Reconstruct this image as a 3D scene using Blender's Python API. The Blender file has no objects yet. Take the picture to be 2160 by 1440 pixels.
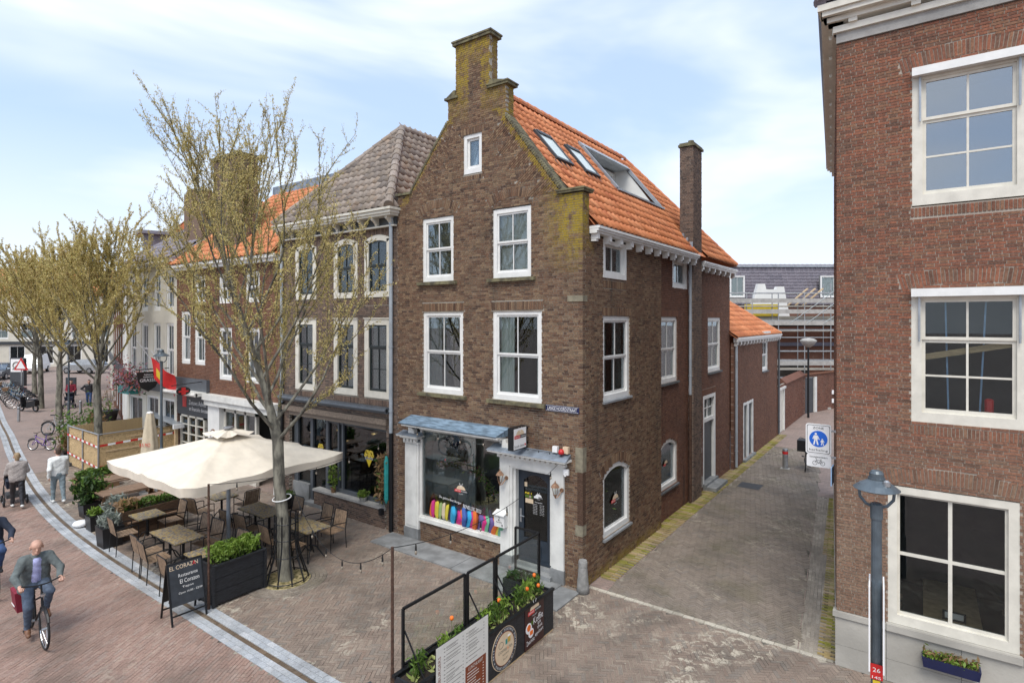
import bpy, math, random
import numpy as np
from mathutils import Vector, Matrix
R_ = math.radians
random.seed(7); RNG = np.random.default_rng(11)
S = bpy.context.scene
COL = S.collection
# ------------------------------------------------------------------ camera
CAM = np.array([5.73, -10.51, 5.6])
cd = bpy.data.cameras.new('camera'); cam = bpy.data.objects.new('camera', cd); COL.objects.link(cam)
cam.location = CAM; cam.rotation_euler = (R_(90), 0, math.atan2(.5828, .8126))
cd.sensor_width = 36; cd.lens = 1205/2160*36; cd.shift_y = -44/2160; cd.clip_start = .1; cd.clip_end = 3000
S.camera = cam
# ------------------------------------------------------------------ sky, sun, exposure
W = bpy.data.worlds.new('World'); S.world = W; W.use_nodes = True
SUN_EL, SUN_AZ = 58, 160          # compass azimuth in degrees from +Y, clockwise
def world():
    nt = W.node_tree; N = nt.nodes; L = nt.links; N.clear()
    out = N.new('ShaderNodeOutputWorld'); bg = N.new('ShaderNodeBackground')
    sky = N.new('ShaderNodeTexSky'); sky.sky_type = 'NISHITA'; sky.sun_disc = False
    sky.sun_elevation = R_(SUN_EL); sky.sun_rotation = R_(SUN_AZ); sky.air_density = 1.0; sky.dust_density = 1.5; sky.ozone_density = 1.2
    tc = N.new('ShaderNodeTexCoord')
    mp = N.new('ShaderNodeMapping'); mp.inputs['Scale'].default_value = (1.0, 1.0, 3.2); mp.inputs['Location'].default_value = (3.1, 7.4, 0.45); mp.inputs['Rotation'].default_value = (0.12, 0.1, 0.6)
    L.new(tc.outputs['Generated'], mp.inputs['Vector'])
    nz = N.new('ShaderNodeTexNoise'); nz.inputs['Scale'].default_value = 1.25; nz.inputs['Detail'].default_value = 5; nz.inputs['Roughness'].default_value = .5; nz.inputs['Distortion'].default_value = .35
    L.new(mp.outputs['Vector'], nz.inputs['Vector'])
    mr = N.new('ShaderNodeMapRange'); mr.interpolation_type = 'SMOOTHSTEP'
    mr.inputs['From Min'].default_value = .42; mr.inputs['From Max'].default_value = .68; mr.inputs['To Min'].default_value = .1; mr.inputs['To Max'].default_value = 1
    L.new(nz.outputs['Fac'], mr.inputs['Value'])
    sp = N.new('ShaderNodeSeparateXYZ'); L.new(tc.outputs['Generated'], sp.inputs['Vector'])
    hz = N.new('ShaderNodeMapRange'); hz.interpolation_type = 'SMOOTHSTEP'
    hz.inputs['From Min'].default_value = .0; hz.inputs['From Max'].default_value = .36; hz.inputs['To Min'].default_value = .75; hz.inputs['To Max'].default_value = 0
    L.new(sp.outputs['Z'], hz.inputs['Value'])
    mx = N.new('ShaderNodeMath'); mx.operation = 'MAXIMUM'; L.new(mr.outputs['Result'], mx.inputs[0]); L.new(hz.outputs['Result'], mx.inputs[1])
    mix = N.new('ShaderNodeMix'); mix.data_type = 'RGBA'
    L.new(mx.outputs['Value'], mix.inputs['Factor'])
    # thin high cloud in front of the blue
    pale = N.new('ShaderNodeMix'); pale.data_type = 'RGBA'; pale.inputs['Factor'].default_value = .62
    L.new(sky.outputs['Color'], pale.inputs[6]); pale.inputs[7].default_value = (3.1, 4.15, 5.85, 1)
    L.new(pale.outputs[2], mix.inputs[6]); mix.inputs[7].default_value = (5.35, 5.65, 6.1, 1)
    L.new(mix.outputs[2], bg.inputs['Color']); bg.inputs['Strength'].default_value = .1
    L.new(bg.outputs['Background'], out.inputs['Surface'])
world()
sl = bpy.data.lights.new('sun', 'SUN'); sl.energy = 1.5; sl.angle = R_(32); sl.color = (1, .95, .87)
so = bpy.data.objects.new('sun', sl); COL.objects.link(so); so.location = (0, -30, 40)
_az = R_(SUN_AZ); _el = R_(SUN_EL)
_d = Vector((math.sin(_az)*math.cos(_el), math.cos(_az)*math.cos(_el), math.sin(_el)))
so.rotation_euler = _d.to_track_quat('Z', 'Y').to_euler()
S.view_settings.view_transform = 'Standard'; S.view_settings.look = 'None'; S.view_settings.gamma = 1; S.view_settings.exposure = 1.06
S.render.engine = 'CYCLES'; S.cycles.max_bounces = 6; S.cycles.transparent_max_bounces = 10; S.cycles.diffuse_bounces = 3; S.cycles.glossy_bounces = 3; S.cycles.use_denoising = True
S.cycles.caustics_reflective = False; S.cycles.caustics_refractive = False; S.cycles.sample_clamp_indirect = 4
# ------------------------------------------------------------------ lettering (converted to meshes before the scene fills up)
TXT = {}
def text_mesh(s):
    if s in TXT: return TXT[s]
    c = bpy.data.curves.new('t', 'FONT'); c.body = s; c.size = 1; c.resolution_u = 2; c.align_x = 'CENTER'; c.align_y = 'CENTER'
    o = bpy.data.objects.new('t', c); COL.objects.link(o); bpy.context.view_layer.update()
    me = o.evaluated_get(bpy.context.evaluated_depsgraph_get()).to_mesh()
    v = np.array([p.co[:] for p in me.vertices]); f = [tuple(p.vertices) for p in me.polygons]
    o.to_mesh_clear(); bpy.data.objects.remove(o); bpy.data.curves.remove(c)
    v[:, 0] -= (v[:, 0].min()+v[:, 0].max())/2; v[:, 1] -= (v[:, 1].min()+v[:, 1].max())/2
    TXT[s] = (v, f); return TXT[s]
# ------------------------------------------------------------------ mesh helpers
def V(*a): return np.array(a, float)
class MB:
    def __init__(s): s.v = []; s.f = []; s.r = []; s.mi = []
    def add(s, vs, fs, r=0., m=0):
        b = len(s.v); s.v.extend([tuple(p) for p in vs]); s.f.extend([tuple(i+b for i in f) for f in fs]); s.r.extend([r]*len(fs)); s.mi.extend([m]*len(fs)); return s
    def box(s, x0, x1, y0, y1, z0, z1, r=0., m=0):
        return s.hexa([(x0,y0,z0),(x1,y0,z0),(x1,y1,z0),(x0,y1,z0),(x0,y0,z1),(x1,y0,z1),(x1,y1,z1),(x0,y1,z1)], r, m)
    def hexa(s, p, r=0., m=0):
        return s.add(p, [(3,2,1,0),(4,5,6,7),(0,1,5,4),(1,2,6,5),(2,3,7,6),(3,0,4,7)], r, m)
    def obox(s, c, ax, ay, az, r=0., m=0):
        """box about centre c with half-axis vectors"""
        c, ax, ay, az = map(lambda q: np.asarray(q, float), (c, ax, ay, az))
        return s.hexa([c-ax-ay-az, c+ax-ay-az, c+ax+ay-az, c-ax+ay-az, c-ax-ay+az, c+ax-ay+az, c+ax+ay+az, c-ax+ay+az], r, m)
    def beam(s, p, q, w, h, up=(0,0,1), m=0):
        p, q, up = V(*p), V(*q), V(*up); d = q-p; L = np.linalg.norm(d); d /= L
        x = np.cross(d, up); n = np.linalg.norm(x)
        x = V(1,0,0) if n < 1e-6 else x/n
        y = np.cross(x, d)
        return s.obox((p+q)/2, d*L/2, x*w/2, y*h/2, 0., m)
    def tube(s, pts, r, n=8, cap=True, m=0):
        pts = [V(*p) for p in pts]; k = len(pts); rs = [r]*k if np.isscalar(r) else list(r)
        t = [pts[min(i+1,k-1)]-pts[max(i-1,0)] for i in range(k)]; t = [a/(np.linalg.norm(a)+1e-9) for a in t]
        ref = V(0,0,1) if abs(t[0][2]) < .9 else V(1,0,0); x = np.cross(t[0], ref); x /= np.linalg.norm(x)
        vs = []
        for i in range(k):
            x = x-t[i]*(x@t[i]); x /= np.linalg.norm(x)+1e-9; y = np.cross(t[i], x)
            for j in range(n):
                a = 2*math.pi*j/n; vs.append(pts[i]+rs[i]*(x*math.cos(a)+y*math.sin(a)))
        fs = [(i*n+j, i*n+(j+1)%n, (i+1)*n+(j+1)%n, (i+1)*n+j) for i in range(k-1) for j in range(n)]
        if cap: fs += [tuple(range(n-1,-1,-1)), tuple((k-1)*n+j for j in range(n))]
        return s.add(vs, fs, 0., m)
    def cyl(s, p, q, r0, r1=None, n=12, m=0): return s.tube([p, q], [r0, r0 if r1 is None else r1], n, True, m)
    def lathe(s, prof, c=(0,0,0), n=20, m=0):
        vs = [(c[0]+r*math.cos(2*math.pi*j/n), c[1]+r*math.sin(2*math.pi*j/n), c[2]+z) for r, z in prof for j in range(n)]
        k = len(prof); fs = [(i*n+j, i*n+(j+1)%n, (i+1)*n+(j+1)%n, (i+1)*n+j) for i in range(k-1) for j in range(n)]
        fs += [tuple(range(n-1,-1,-1)), tuple((k-1)*n+j for j in range(n))]
        return s.add(vs, fs, 0., m)
    def prism(s, poly, n0, n1, wall=None, m=0):
        """polygon (u,z) extruded along the wall normal, or (x,y) extruded in z"""
        k = len(poly)
        f = (lambda a, b, c: wall.p(a, c, b)) if wall else (lambda a, b, c: V(a, b, c))
        vs = [f(a, b, n0) for a, b in poly]+[f(a, b, n1) for a, b in poly]
        fs = [tuple(range(k)), tuple(range(2*k-1, k-1, -1))]+[(i, i+k, (i+1)%k+k, (i+1)%k) for i in range(k)]
        return s.add(vs, fs, 0., m)
    def wb(s, w, u0, u1, n0, n1, z0, z1, r=0., m=0):
        return s.hexa([w.p(u0,n1,z0), w.p(u1,n1,z0), w.p(u1,n0,z0), w.p(u0,n0,z0), w.p(u0,n1,z1), w.p(u1,n1,z1), w.p(u1,n0,z1), w.p(u0,n0,z1)], r, m)
    def text(s, txt, o, u, v, h=None, w=None, m=0, off=0.):
        """lettering centred at o, baseline along u, up along v; h = height of the capital line, w caps the width"""
        tv, tf = text_mesh(txt); o, u, v = V(*o), V(*u), V(*v); u = u/np.linalg.norm(u); v = v/np.linalg.norm(v)
        H = np.ptp(tv[:,1]); Wd = np.ptp(tv[:,0]); sy = (h or .1)/H; sx = sy if w is None else w/Wd
        n = np.cross(u, v)
        return s.add([o+u*a[0]*sx+v*a[1]*sy+n*off for a in tv], tf, 0., m)
def tube_arc(c, r, a0, a1, n, ax, ay):
    c, ax, ay = V(*c), V(*ax), V(*ay); return [c+r*(ax*math.cos(t)+ay*math.sin(t)) for t in np.linspace(a0, a1, n)]
class Wall:
    """a vertical wall frame: u runs along the wall, n outward, z up"""
    def __init__(s, O, U, N): s.O, s.U, s.N = V(*O), V(*U)/np.linalg.norm(U), V(*N)/np.linalg.norm(N)
    def p(s, u, n, z): return s.O+s.U*u+s.N*n+V(0,0,z)
def mesh(name, vs, fs, rnd=None, moss=None):
    me = bpy.data.meshes.new(name); me.from_pydata([tuple(map(float, p)) for p in vs] if not isinstance(vs, np.ndarray) else vs.tolist(), [], fs if isinstance(fs, list) else fs.tolist())
    for nm, a in (('rnd', rnd), ('moss', moss)):
        if a is not None and len(a):
            at = me.attributes.new(nm, 'FLOAT', 'FACE'); at.data.foreach_set('value', np.asarray(a, np.float32))
    return me
def link(name, me, mats=None, parent=None, kind=None, smooth=False):
    o = bpy.data.objects.new(name, me); COL.objects.link(o)
    if me is not None and mats is not None and len(me.materials) == 0:
        for m in (mats if isinstance(mats, (list, tuple)) else [mats]): me.materials.append(m)
    if smooth and me is not None: me.polygons.foreach_set('use_smooth', [True]*len(me.polygons))
    if parent is not None:
        o.parent = parent
        if parent.type == 'EMPTY' and parent.get('_w'): o.matrix_parent_inverse = Matrix.Translation(-Vector(parent.location))
    if kind: o['kind'] = kind
    return o
def put(name, mb, mats, parent=None, kind=None, smooth=False, label=None):
    me = mesh(name, mb.v, mb.f, mb.r if any(mb.r) else None)
    if any(mb.mi): me.polygons.foreach_set('material_index', mb.mi)
    o = link(name, me, mats, parent, kind, smooth)
    if label: o['label'] = label
    return o
def thing(name, label, cat, loc=(0,0,0), group=None, world=True):
    """an Empty at the thing's base; world=True means its parts are modelled in world coordinates"""
    o = bpy.data.objects.new(name, None); COL.objects.link(o); o.location = loc; o.empty_display_size = .2
    o['label'] = label; o['category'] = cat
    if group: o['group'] = group
    if world: o['_w'] = 1
    return o
def tag(o, label, cat, group=None):
    o['label'] = label; o['category'] = cat
    if group: o['group'] = group
    return o
def struct(o): o['kind'] = 'structure'; return o
def copy_tree(o, parent=None):
    c = o.copy(); COL.objects.link(c)
    if parent is not None: c.parent = parent
    for ch in o.children: copy_tree(ch, c)
    return c
def place(proto, loc, rz, label, first):
    o = proto if first else copy_tree(proto)
    o.location = loc; o.rotation_euler = (0, 0, rz); o['label'] = label; return o
# ------------------------------------------------------------------ materials
MATS = {}
def nodes(name):
    m = bpy.data.materials.new(name); m.use_nodes = True; nt = m.node_tree; nt.nodes.clear()
    out = nt.nodes.new('ShaderNodeOutputMaterial'); b = nt.nodes.new('ShaderNodeBsdfPrincipled'); nt.links.new(b.outputs[0], out.inputs[0])
    MATS[name] = m; return m, nt, b
class G:
    """small shader-graph helper"""
    def __init__(s, nt): s.nt = nt
    def n(s, t, **k):
        x = s.nt.nodes.new(t)
        for a, v in k.items(): setattr(x, a, v)
        return x
    def put(s, v, i):
        if hasattr(v, 'is_linked') or hasattr(v, 'links'): s.nt.links.new(v, i)
        elif v is not None: i.default_value = v
    def math(s, op, a, b=None, c=None, clamp=False):
        x = s.n('ShaderNodeMath', operation=op, use_clamp=clamp); s.put(a, x.inputs[0])
        if b is not None: s.put(b, x.inputs[1])
        if c is not None: s.put(c, x.inputs[2])
        return x.outputs[0]
    def noise(s, vec, scale, detail=3, rough=.55, dist=0):
        x = s.n('ShaderNodeTexNoise'); s.put(vec, x.inputs['Vector']); x.inputs['Scale'].default_value = scale; x.inputs['Detail'].default_value = detail; x.inputs['Roughness'].default_value = rough; x.inputs['Distortion'].default_value = dist
        return x.outputs['Fac']
    def pos(s): return s.n('ShaderNodeNewGeometry').outputs['Position']
    def xyz(s, v): x = s.n('ShaderNodeSeparateXYZ'); s.put(v, x.inputs[0]); return x.outputs
    def comb(s, x, y, z): c = s.n('ShaderNodeCombineXYZ'); s.put(x, c.inputs[0]); s.put(y, c.inputs[1]); s.put(z, c.inputs[2]); return c.outputs[0]
    def mapr(s, v, a, b, c=0., d=1., smooth=True):
        x = s.n('ShaderNodeMapRange', interpolation_type='SMOOTHSTEP' if smooth else 'LINEAR'); s.put(v, x.inputs[0])
        for i, q in enumerate((a, b, c, d)): x.inputs[i+1].default_value = q
        return x.outputs[0]
    def mix(s, f, a, b, blend='MIX'):
        x = s.n('ShaderNodeMix', data_type='RGBA', blend_type=blend); s.put(f, x.inputs[0])
        for i, q in ((6, a), (7, b)): s.put((*q, 1) if isinstance(q, tuple) and len(q) == 3 else q, x.inputs[i])
        return x.outputs[2]
    def ramp(s, v, cols, const=False):
        x = s.n('ShaderNodeValToRGB'); s.put(v, x.inputs[0]); cr = x.color_ramp; cr.interpolation = 'CONSTANT' if const else 'LINEAR'
        while len(cr.elements) < len(cols): cr.elements.new(.5)
        for i, c in enumerate(cols):
            cr.elements[i].position = i/len(cols) if const else i/(len(cols)-1); cr.elements[i].color = (*c, 1)
        return x.outputs[0]
    def bump(s, h, strength, dist=.01):
        x = s.n('ShaderNodeBump'); s.put(h, x.inputs['Height']); x.inputs['Strength'].default_value = strength; x.inputs['Distance'].default_value = dist; return x.outputs[0]
    def attr(s, nm): x = s.n('ShaderNodeAttribute', attribute_name=nm); return x.outputs['Fac']
    def rnd(s):
        return s.math('FRACT', s.math('ADD', s.attr('rnd'), s.math('MULTIPLY', s.n('ShaderNodeObjectInfo').outputs['Random'], 7.31)))
def pbr(name, col, rough=.6, metal=0., var=.14, scale=6., bump=0., bscale=40., dirt=0., stretch=None, spec=.5, col2=None):
    if name in MATS: return MATS[name]
    m, nt, b = nodes(name); g = G(nt); p = g.pos()
    if stretch:
        mp = g.n('ShaderNodeVectorMath', operation='MULTIPLY'); g.put(p, mp.inputs[0]); mp.inputs[1].default_value = stretch; p = mp.outputs[0]
    n1 = g.noise(p, scale, 4)
    lo = tuple(c*(1-var) for c in col); hi = tuple(min(1, c*(1+var)) for c in (col2 or col))
    c = g.mix(g.mapr(n1, .3, .7), lo, hi)
    if dirt:
        d = g.noise(g.pos(), scale*.35, 5, .65); c = g.mix(g.math('MULTIPLY', g.mapr(d, .5, .75), dirt), c, tuple(x*.45 for x in col))
    g.put(c, b.inputs['Base Color']); b.inputs['Roughness'].default_value = rough; b.inputs['Metallic'].default_value = metal; b.inputs['Specular IOR Level'].default_value = spec
    if bump: g.put(g.bump(g.noise(p, bscale, 3), bump, .01), b.inputs['Normal'])
    return m
def brickmat(name, cols, stain=.5, moss=True, low=None, pale=.16, rough=.85, streak=.68, con=1.):
    m, nt, b = nodes(name); g = G(nt); p = g.pos(); r = g.rnd(); z = g.xyz(p)
    c = g.ramp(r, cols)
    if low:      # weathered, paler storey below a height
        f = g.mapr(g.math('ADD', z[2], g.math('MULTIPLY', g.noise(p, .8, 3), 1.6)), low[0], low[1], 1, 0)
        c = g.mix(g.math('MULTIPLY', f, .8), c, g.ramp(r, low[2]))
    c = g.mix(.55*con, c, g.mix(g.mapr(g.noise(p, 38, 3), .3, .7), (.3,.3,.3), (.75,.75,.75)), 'OVERLAY')
    big = g.noise(p, .55, 5, .62)
    c = g.mix(g.math('MULTIPLY', g.mapr(big, .5, .72), stain), c, g.mix(.35, (.02,.018,.016), c), 'MIX')
    stv = g.comb(g.math('MULTIPLY', z[0], 1.7), g.math('MULTIPLY', z[1], 1.7), g.math('MULTIPLY', z[2], .16))
    c = g.mix(g.math('MULTIPLY', g.mapr(g.noise(stv, 1.4, 4, .6), .56, .78), streak), c, (.03,.026,.022))
    c = g.mix(g.math('MULTIPLY', g.mapr(g.noise(p, 1.9, 5, .7), .6, .8), pale), c, (.5,.46,.4))
    if moss:
        mk = g.math('MULTIPLY', g.attr('moss'), g.mapr(g.noise(p, 5.5, 5, .7), .36, .58))
        c = g.mix(mk, c, g.mix(g.noise(p, 16, 3), (.20,.14,.015), (.42,.30,.04)))
    g.put(c, b.inputs['Base Color']); b.inputs['Roughness'].default_value = rough; b.inputs['Specular IOR Level'].default_value = .25
    g.put(g.bump(g.noise(p, 90, 3), .35, .004), b.inputs['Normal']); return m
brickmat('brick_brown', [(0.072,0.043,0.031),(0.156,0.086,0.053),(0.207,0.131,0.081),(0.122,0.071,0.046),(0.244,0.165,0.101),(0.100,0.065,0.046)], .42)
brickmat('brick_rear', [(0.106,0.054,0.037),(0.170,0.078,0.050),(0.143,0.071,0.049),(0.202,0.100,0.063)], .35, pale=.08)
brickmat('brick_dark', [(0.076,0.058,0.052),(0.153,0.105,0.082),(0.204,0.140,0.105),(0.120,0.087,0.073)], .42, moss=False)
brickmat('brick_red', [(0.116,0.064,0.045),(0.199,0.083,0.053),(0.254,0.103,0.061),(0.168,0.078,0.053),(0.227,0.118,0.071),(0.137,0.078,0.056)], .22, False, (2.8, 5.6, [(0.170,0.109,0.074),(0.227,0.150,0.103),(0.190,0.129,0.092),(0.254,0.175,0.119)]), .1, streak=.4)
brickmat('brick_orange', [(0.111,0.050,0.031),(0.177,0.079,0.047),(0.140,0.062,0.039),(0.207,0.103,0.060)], .25, False)
brickmat('brick_garden', [(.10,.045,.032),(.18,.07,.045),(.22,.105,.07),(.13,.06,.045)], .4, False, pale=.25)
pbr('mortar', (.31,.28,.235), .95, var=.25, scale=2, bump=.3, bscale=120)
pbr('mortar_light', (.37,.32,.265), .95, var=.2, scale=2, bump=.3, bscale=120)
pbr('mortar_red', (.27,.20,.16), .95, var=.2, scale=2)
pbr('white_paint', (.74,.74,.72), .38, var=.05, scale=5, dirt=.12)
pbr('cream_paint', (.66,.63,.55), .4, var=.07, scale=5, dirt=.25)
pbr('old_white', (.68,.675,.64), .5, var=.1, scale=3, dirt=.32)
pbr('green_black', (.012,.02,.02), .35)
pbr('door_blue', (.022,.032,.046), .35, var=.12)
pbr('sandstone', (.22,.195,.14), .9, var=.25, scale=5, bump=.4, dirt=.5)
pbr('coping', (.105,.092,.066), .95, var=.35, scale=6, bump=.5, dirt=.4, col2=(.15,.135,.075))
pbr('lead', (.23,.27,.32), .45, .3, var=.3, scale=5, dirt=.3)
pbr('lead_blue', (.2,.285,.37), .35, .2, var=.45, scale=4, dirt=.55, stretch=(1,6,1))
pbr('zinc', (.40,.43,.46), .42, .55, var=.15, scale=4)
pbr('pipe_grey', (.36,.40,.44), .5, .2, var=.1, scale=4)
pbr('black_metal', (.012,.013,.015), .45, .3, var=.2, scale=20)
pbr('dark_grey', (.05,.055,.062), .5, var=.1)
pbr('slate_paint', (.085,.095,.108), .45, var=.1)
pbr('lamp_grey', (.10,.125,.145), .35, .3, var=.15, scale=10)
pbr('rust', (.09,.05,.035), .8, .3, var=.4, scale=14, bump=.3)
pbr('bluestone', (.22,.225,.225), .75, var=.25, scale=3, bump=.25, bscale=30, dirt=.4)
pbr('stone_dark', (.10,.105,.11), .7, var=.2, scale=4)
pbr('limestone', (.38,.36,.32), .85, var=.15, scale=1.3, bump=.35, bscale=25, dirt=.35)
pbr('plaster', (.62,.59,.51), .85, var=.06, scale=1.5, dirt=.2)
pbr('plaster_white', (.68,.68,.66), .8, var=.05, scale=1.5, dirt=.2)
pbr('concrete', (.36,.35,.33), .9, var=.15, scale=4, bump=.3)
pbr('guard_stone', (.25,.245,.235), .85, var=.2, scale=9, bump=.4, dirt=.4)
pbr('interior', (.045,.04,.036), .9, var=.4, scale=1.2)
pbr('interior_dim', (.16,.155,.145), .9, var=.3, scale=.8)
pbr('interior_shop', (.78,.80,.78), .9, var=.15, scale=.8)
pbr('interior_pale', (.42,.43,.42), .9, var=.1, scale=.8)
pbr('net', (.82,.84,.82), .95, var=.06, scale=10)
pbr('drape', (.55,.60,.58), .95, var=.15, scale=30, stretch=(1,1,.05))
pbr('blind', (.66,.69,.67), .7, var=.05)
pbr('wood_warm', (.20,.115,.06), .65, var=.35, scale=7, stretch=(4,1,4), bump=.2)
pbr('wood_table', (.225,.145,.095), .6, var=.3, scale=6, stretch=(6,1,6), bump=.2)
pbr('wood_grey', (.20,.155,.12), .75, var=.3, scale=6, stretch=(6,1,6))
pbr('wood_dark', (.085,.05,.03), .6, var=.35, scale=7, stretch=(5,1,5), bump=.2)
pbr('planter_black', (.014,.016,.02), .55, var=.4, scale=9, stretch=(1,1,5), bump=.25)
pbr('plastic_black', (.012,.012,.014), .4)
pbr('soil', (.03,.022,.016), 1., var=.4, scale=30, bump=.6)
pbr('osb', (.40,.27,.125), .8, var=.45, scale=22, stretch=(1,1.5,3), bump=.2, col2=(.5,.36,.19))
pbr('plank', (.52,.38,.22), .7, var=.2, scale=9, stretch=(1,1,6))
pbr('canvas', (.72,.645,.53), .9, var=.07, scale=3, bump=.4, bscale=7, dirt=.12)
pbr('canvas_old', (.55,.47,.34), .9, var=.1, scale=4)
pbr('tyre', (.014,.014,.015), .75)
pbr('chrome', (.55,.56,.58), .25, .9, var=.1)
pbr('steel', (.42,.43,.44), .35, .8, var=.15)
pbr('skin', (.50,.29,.215), .5, var=.12, scale=14)
pbr('hair_brown', (.07,.045,.03), .7, var=.3, scale=60)
pbr('hair_dark', (.03,.022,.018), .7, var=.3, scale=60)
pbr('hair_blond', (.30,.21,.12), .7, var=.3, scale=60)
pbr('bark', (.105,.097,.08), .95, var=.4, scale=9, stretch=(1,1,.35), bump=1., bscale=22, col2=(.18,.17,.135))
pbr('bark_twig', (.10,.082,.055), .9, var=.3, scale=6, col2=(.13,.12,.06))
pbr('red', (.55,.02,.02), .4); pbr('white', (.8,.8,.8), .45, var=.03); pbr('black', (.01,.01,.01), .5)
pbr('sign_blue', (.01,.13,.62), .3, var=.03); pbr('enamel_blue', (.012,.018,.07), .25, var=.1)
pbr('yellow', (.62,.46,.03), .4, var=.05); pbr('orange', (.8,.17,.02), .5, var=.1); pbr('light_blue', (.30,.47,.72), .4)
pbr('cream', (.66,.52,.36), .5, var=.05); pbr('brown_print', (.20,.045,.015), .5, var=.05); pbr('maroon', (.035,.008,.008), .35, var=.1)
pbr('menu_white', (.66,.65,.61), .4, var=.04); pbr('print_grey', (.22,.21,.19), .6); pbr('teal', (.02,.25,.24), .5); pbr('gold', (.55,.36,.06), .4)
pbr('chalk', (.7,.7,.68), .9); pbr('chalkboard', (.028,.033,.04), .6, var=.2, scale=8)
pbr('copper', (.32,.19,.12), .45, .6, var=.3, scale=30)
pbr('moss_stone', (.20,.18,.05), .95, var=.5, scale=14, bump=.6, col2=(.32,.26,.14))
def glassmat(name, tint=(.9,.93,.92), refl=.05, rough=.01, fm=.85):
    m = bpy.data.materials.new(name); m.use_nodes = True; nt = m.node_tree; nt.nodes.clear(); g = G(nt)
    out = g.n('ShaderNodeOutputMaterial'); t = g.n('ShaderNodeBsdfTransparent'); t.inputs[0].default_value = (*tint, 1)
    gl = g.n('ShaderNodeBsdfGlossy'); gl.inputs['Roughness'].default_value = rough; gl.inputs['Color'].default_value = (.9,.95,1,1)
    fr = g.n('ShaderNodeFresnel'); fr.inputs[0].default_value = 1.5
    f = g.math('ADD', g.math('MULTIPLY', fr.outputs[0], fm), refl, clamp=True); mx = g.n('ShaderNodeMixShader'); g.put(f, mx.inputs[0])
    nt.links.new(t.outputs[0], mx.inputs[1]); nt.links.new(gl.outputs[0], mx.inputs[2]); nt.links.new(mx.outputs[0], out.inputs[0])
    MATS[name] = m; return m
glassmat('glass', refl=.005); glassmat('glass_dark', (.55,.58,.58), .01); glassmat('glass_sky', (.4,.45,.5), .26, .05); glassmat('glass_clear', (.96,.98,.97), .0, fm=.12)
def emit(name, col, st):
    m, nt, b = nodes(name); b.inputs['Base Color'].default_value = (*col, 1); b.inputs['Emission Color'].default_value = (*col, 1); b.inputs['Emission Strength'].default_value = st; return m
emit('bulb_lit', (1, .62, .25), 2.5)
def tilemat(name, cols, dark=.25, lich=0.):
    m, nt, b = nodes(name); g = G(nt); p = g.pos(); c = g.ramp(g.rnd(), cols)
    c = g.mix(.45, c, g.mix(g.mapr(g.noise(p, 25, 4), .3, .7), (.32,.32,.32), (.7,.7,.7)), 'OVERLAY')
    c = g.mix(g.math('MULTIPLY', g.mapr(g.noise(p, 1.1, 5, .65), .52, .75), dark), c, (.06,.04,.03))
    if lich: c = g.mix(g.math('MULTIPLY', g.mapr(g.noise(p, 3, 5, .7), .5, .65), lich), c, (.3,.16,.06))
    g.put(c, b.inputs['Base Color']); b.inputs['Roughness'].default_value = .62; b.inputs['Specular IOR Level'].default_value = .35
    g.put(g.bump(g.noise(p, 60, 3), .3, .004), b.inputs['Normal'])
tilemat('tile_orange', [(0.492,0.170,0.070),(0.623,0.234,0.103),(0.558,0.198,0.080),(0.689,0.290,0.138),(0.449,0.142,0.061)], .22)
tilemat('tile_grey', [(.20,.165,.135),(.27,.225,.19),(.155,.13,.115),(.24,.195,.155),(.30,.25,.215)], .35, .25)
tilemat('tile_slate', [(0.188,0.175,0.206),(0.250,0.231,0.263),(0.213,0.194,0.225)], .2)
def pavemat(name, cols, sand=.5, green=0., sandcol=(.50,.45,.36)):
    m, nt, b = nodes(name); g = G(nt); p = g.pos(); c = g.ramp(g.rnd(), cols)
    c = g.mix(.5, c, g.mix(g.mapr(g.noise(p, 45, 3), .3, .7), (.34,.34,.34), (.68,.68,.68)), 'OVERLAY')
    c = g.mix(g.math('MULTIPLY', g.mapr(g.noise(p, .9, 5, .6), .42, .72), .5), c, (.07,.062,.052))
    s1 = g.math('MULTIPLY', g.mapr(g.noise(p, .5, 3, .5), .5, .64), g.mapr(g.noise(p, 5.0, 6, .78, .6), .5, .59))
    c = g.mix(g.math('MULTIPLY', s1, sand), c, sandcol)
    if green: c = g.mix(g.math('MULTIPLY', g.mapr(g.noise(p, .8, 4), .45, .7), green), c, (.09,.09,.03))
    g.put(c, b.inputs['Base Color']); b.inputs['Roughness'].default_value = .72; b.inputs['Specular IOR Level'].default_value = .4
    g.put(g.bump(g.noise(p, 70, 3), .35, .004), b.inputs['Normal']); return m
PAVE = [(0.195,0.150,0.122),(0.250,0.193,0.154),(0.221,0.169,0.135),(0.280,0.222,0.177),(0.208,0.177,0.150),(0.237,0.172,0.135)]
pavemat('pave_plaza', PAVE, .85)
pavemat('pave_street', [(0.262,0.171,0.138),(0.318,0.209,0.167),(0.284,0.185,0.147),(0.303,0.220,0.183),(0.342,0.229,0.183)], .25)
pavemat('pave_alley', [(0.191,0.159,0.131),(0.235,0.195,0.159),(0.211,0.176,0.146),(0.257,0.214,0.177),(0.201,0.176,0.153)], .45, .3)
pavemat('pave_moss', [(.28,.21,.08),(.40,.29,.15),(.22,.20,.04),(.44,.33,.22),(.27,.25,.035),(.2,.2,.03)], .3)
pavemat('pave_edge', [(0.312,0.273,0.227),(0.260,0.227,0.189),(0.364,0.325,0.273)], .5)
pavemat('kerb_band', [(0.325,0.345,0.370),(0.416,0.436,0.461),(0.364,0.384,0.403),(0.468,0.481,0.501)], .2)
pavemat('pave_line', [(.46,.42,.35),(.52,.48,.40),(.42,.38,.31)], .5)
pavemat('pave_channel', [(.14,.098,.062),(.115,.08,.052),(.17,.12,.08)], .2)
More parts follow.
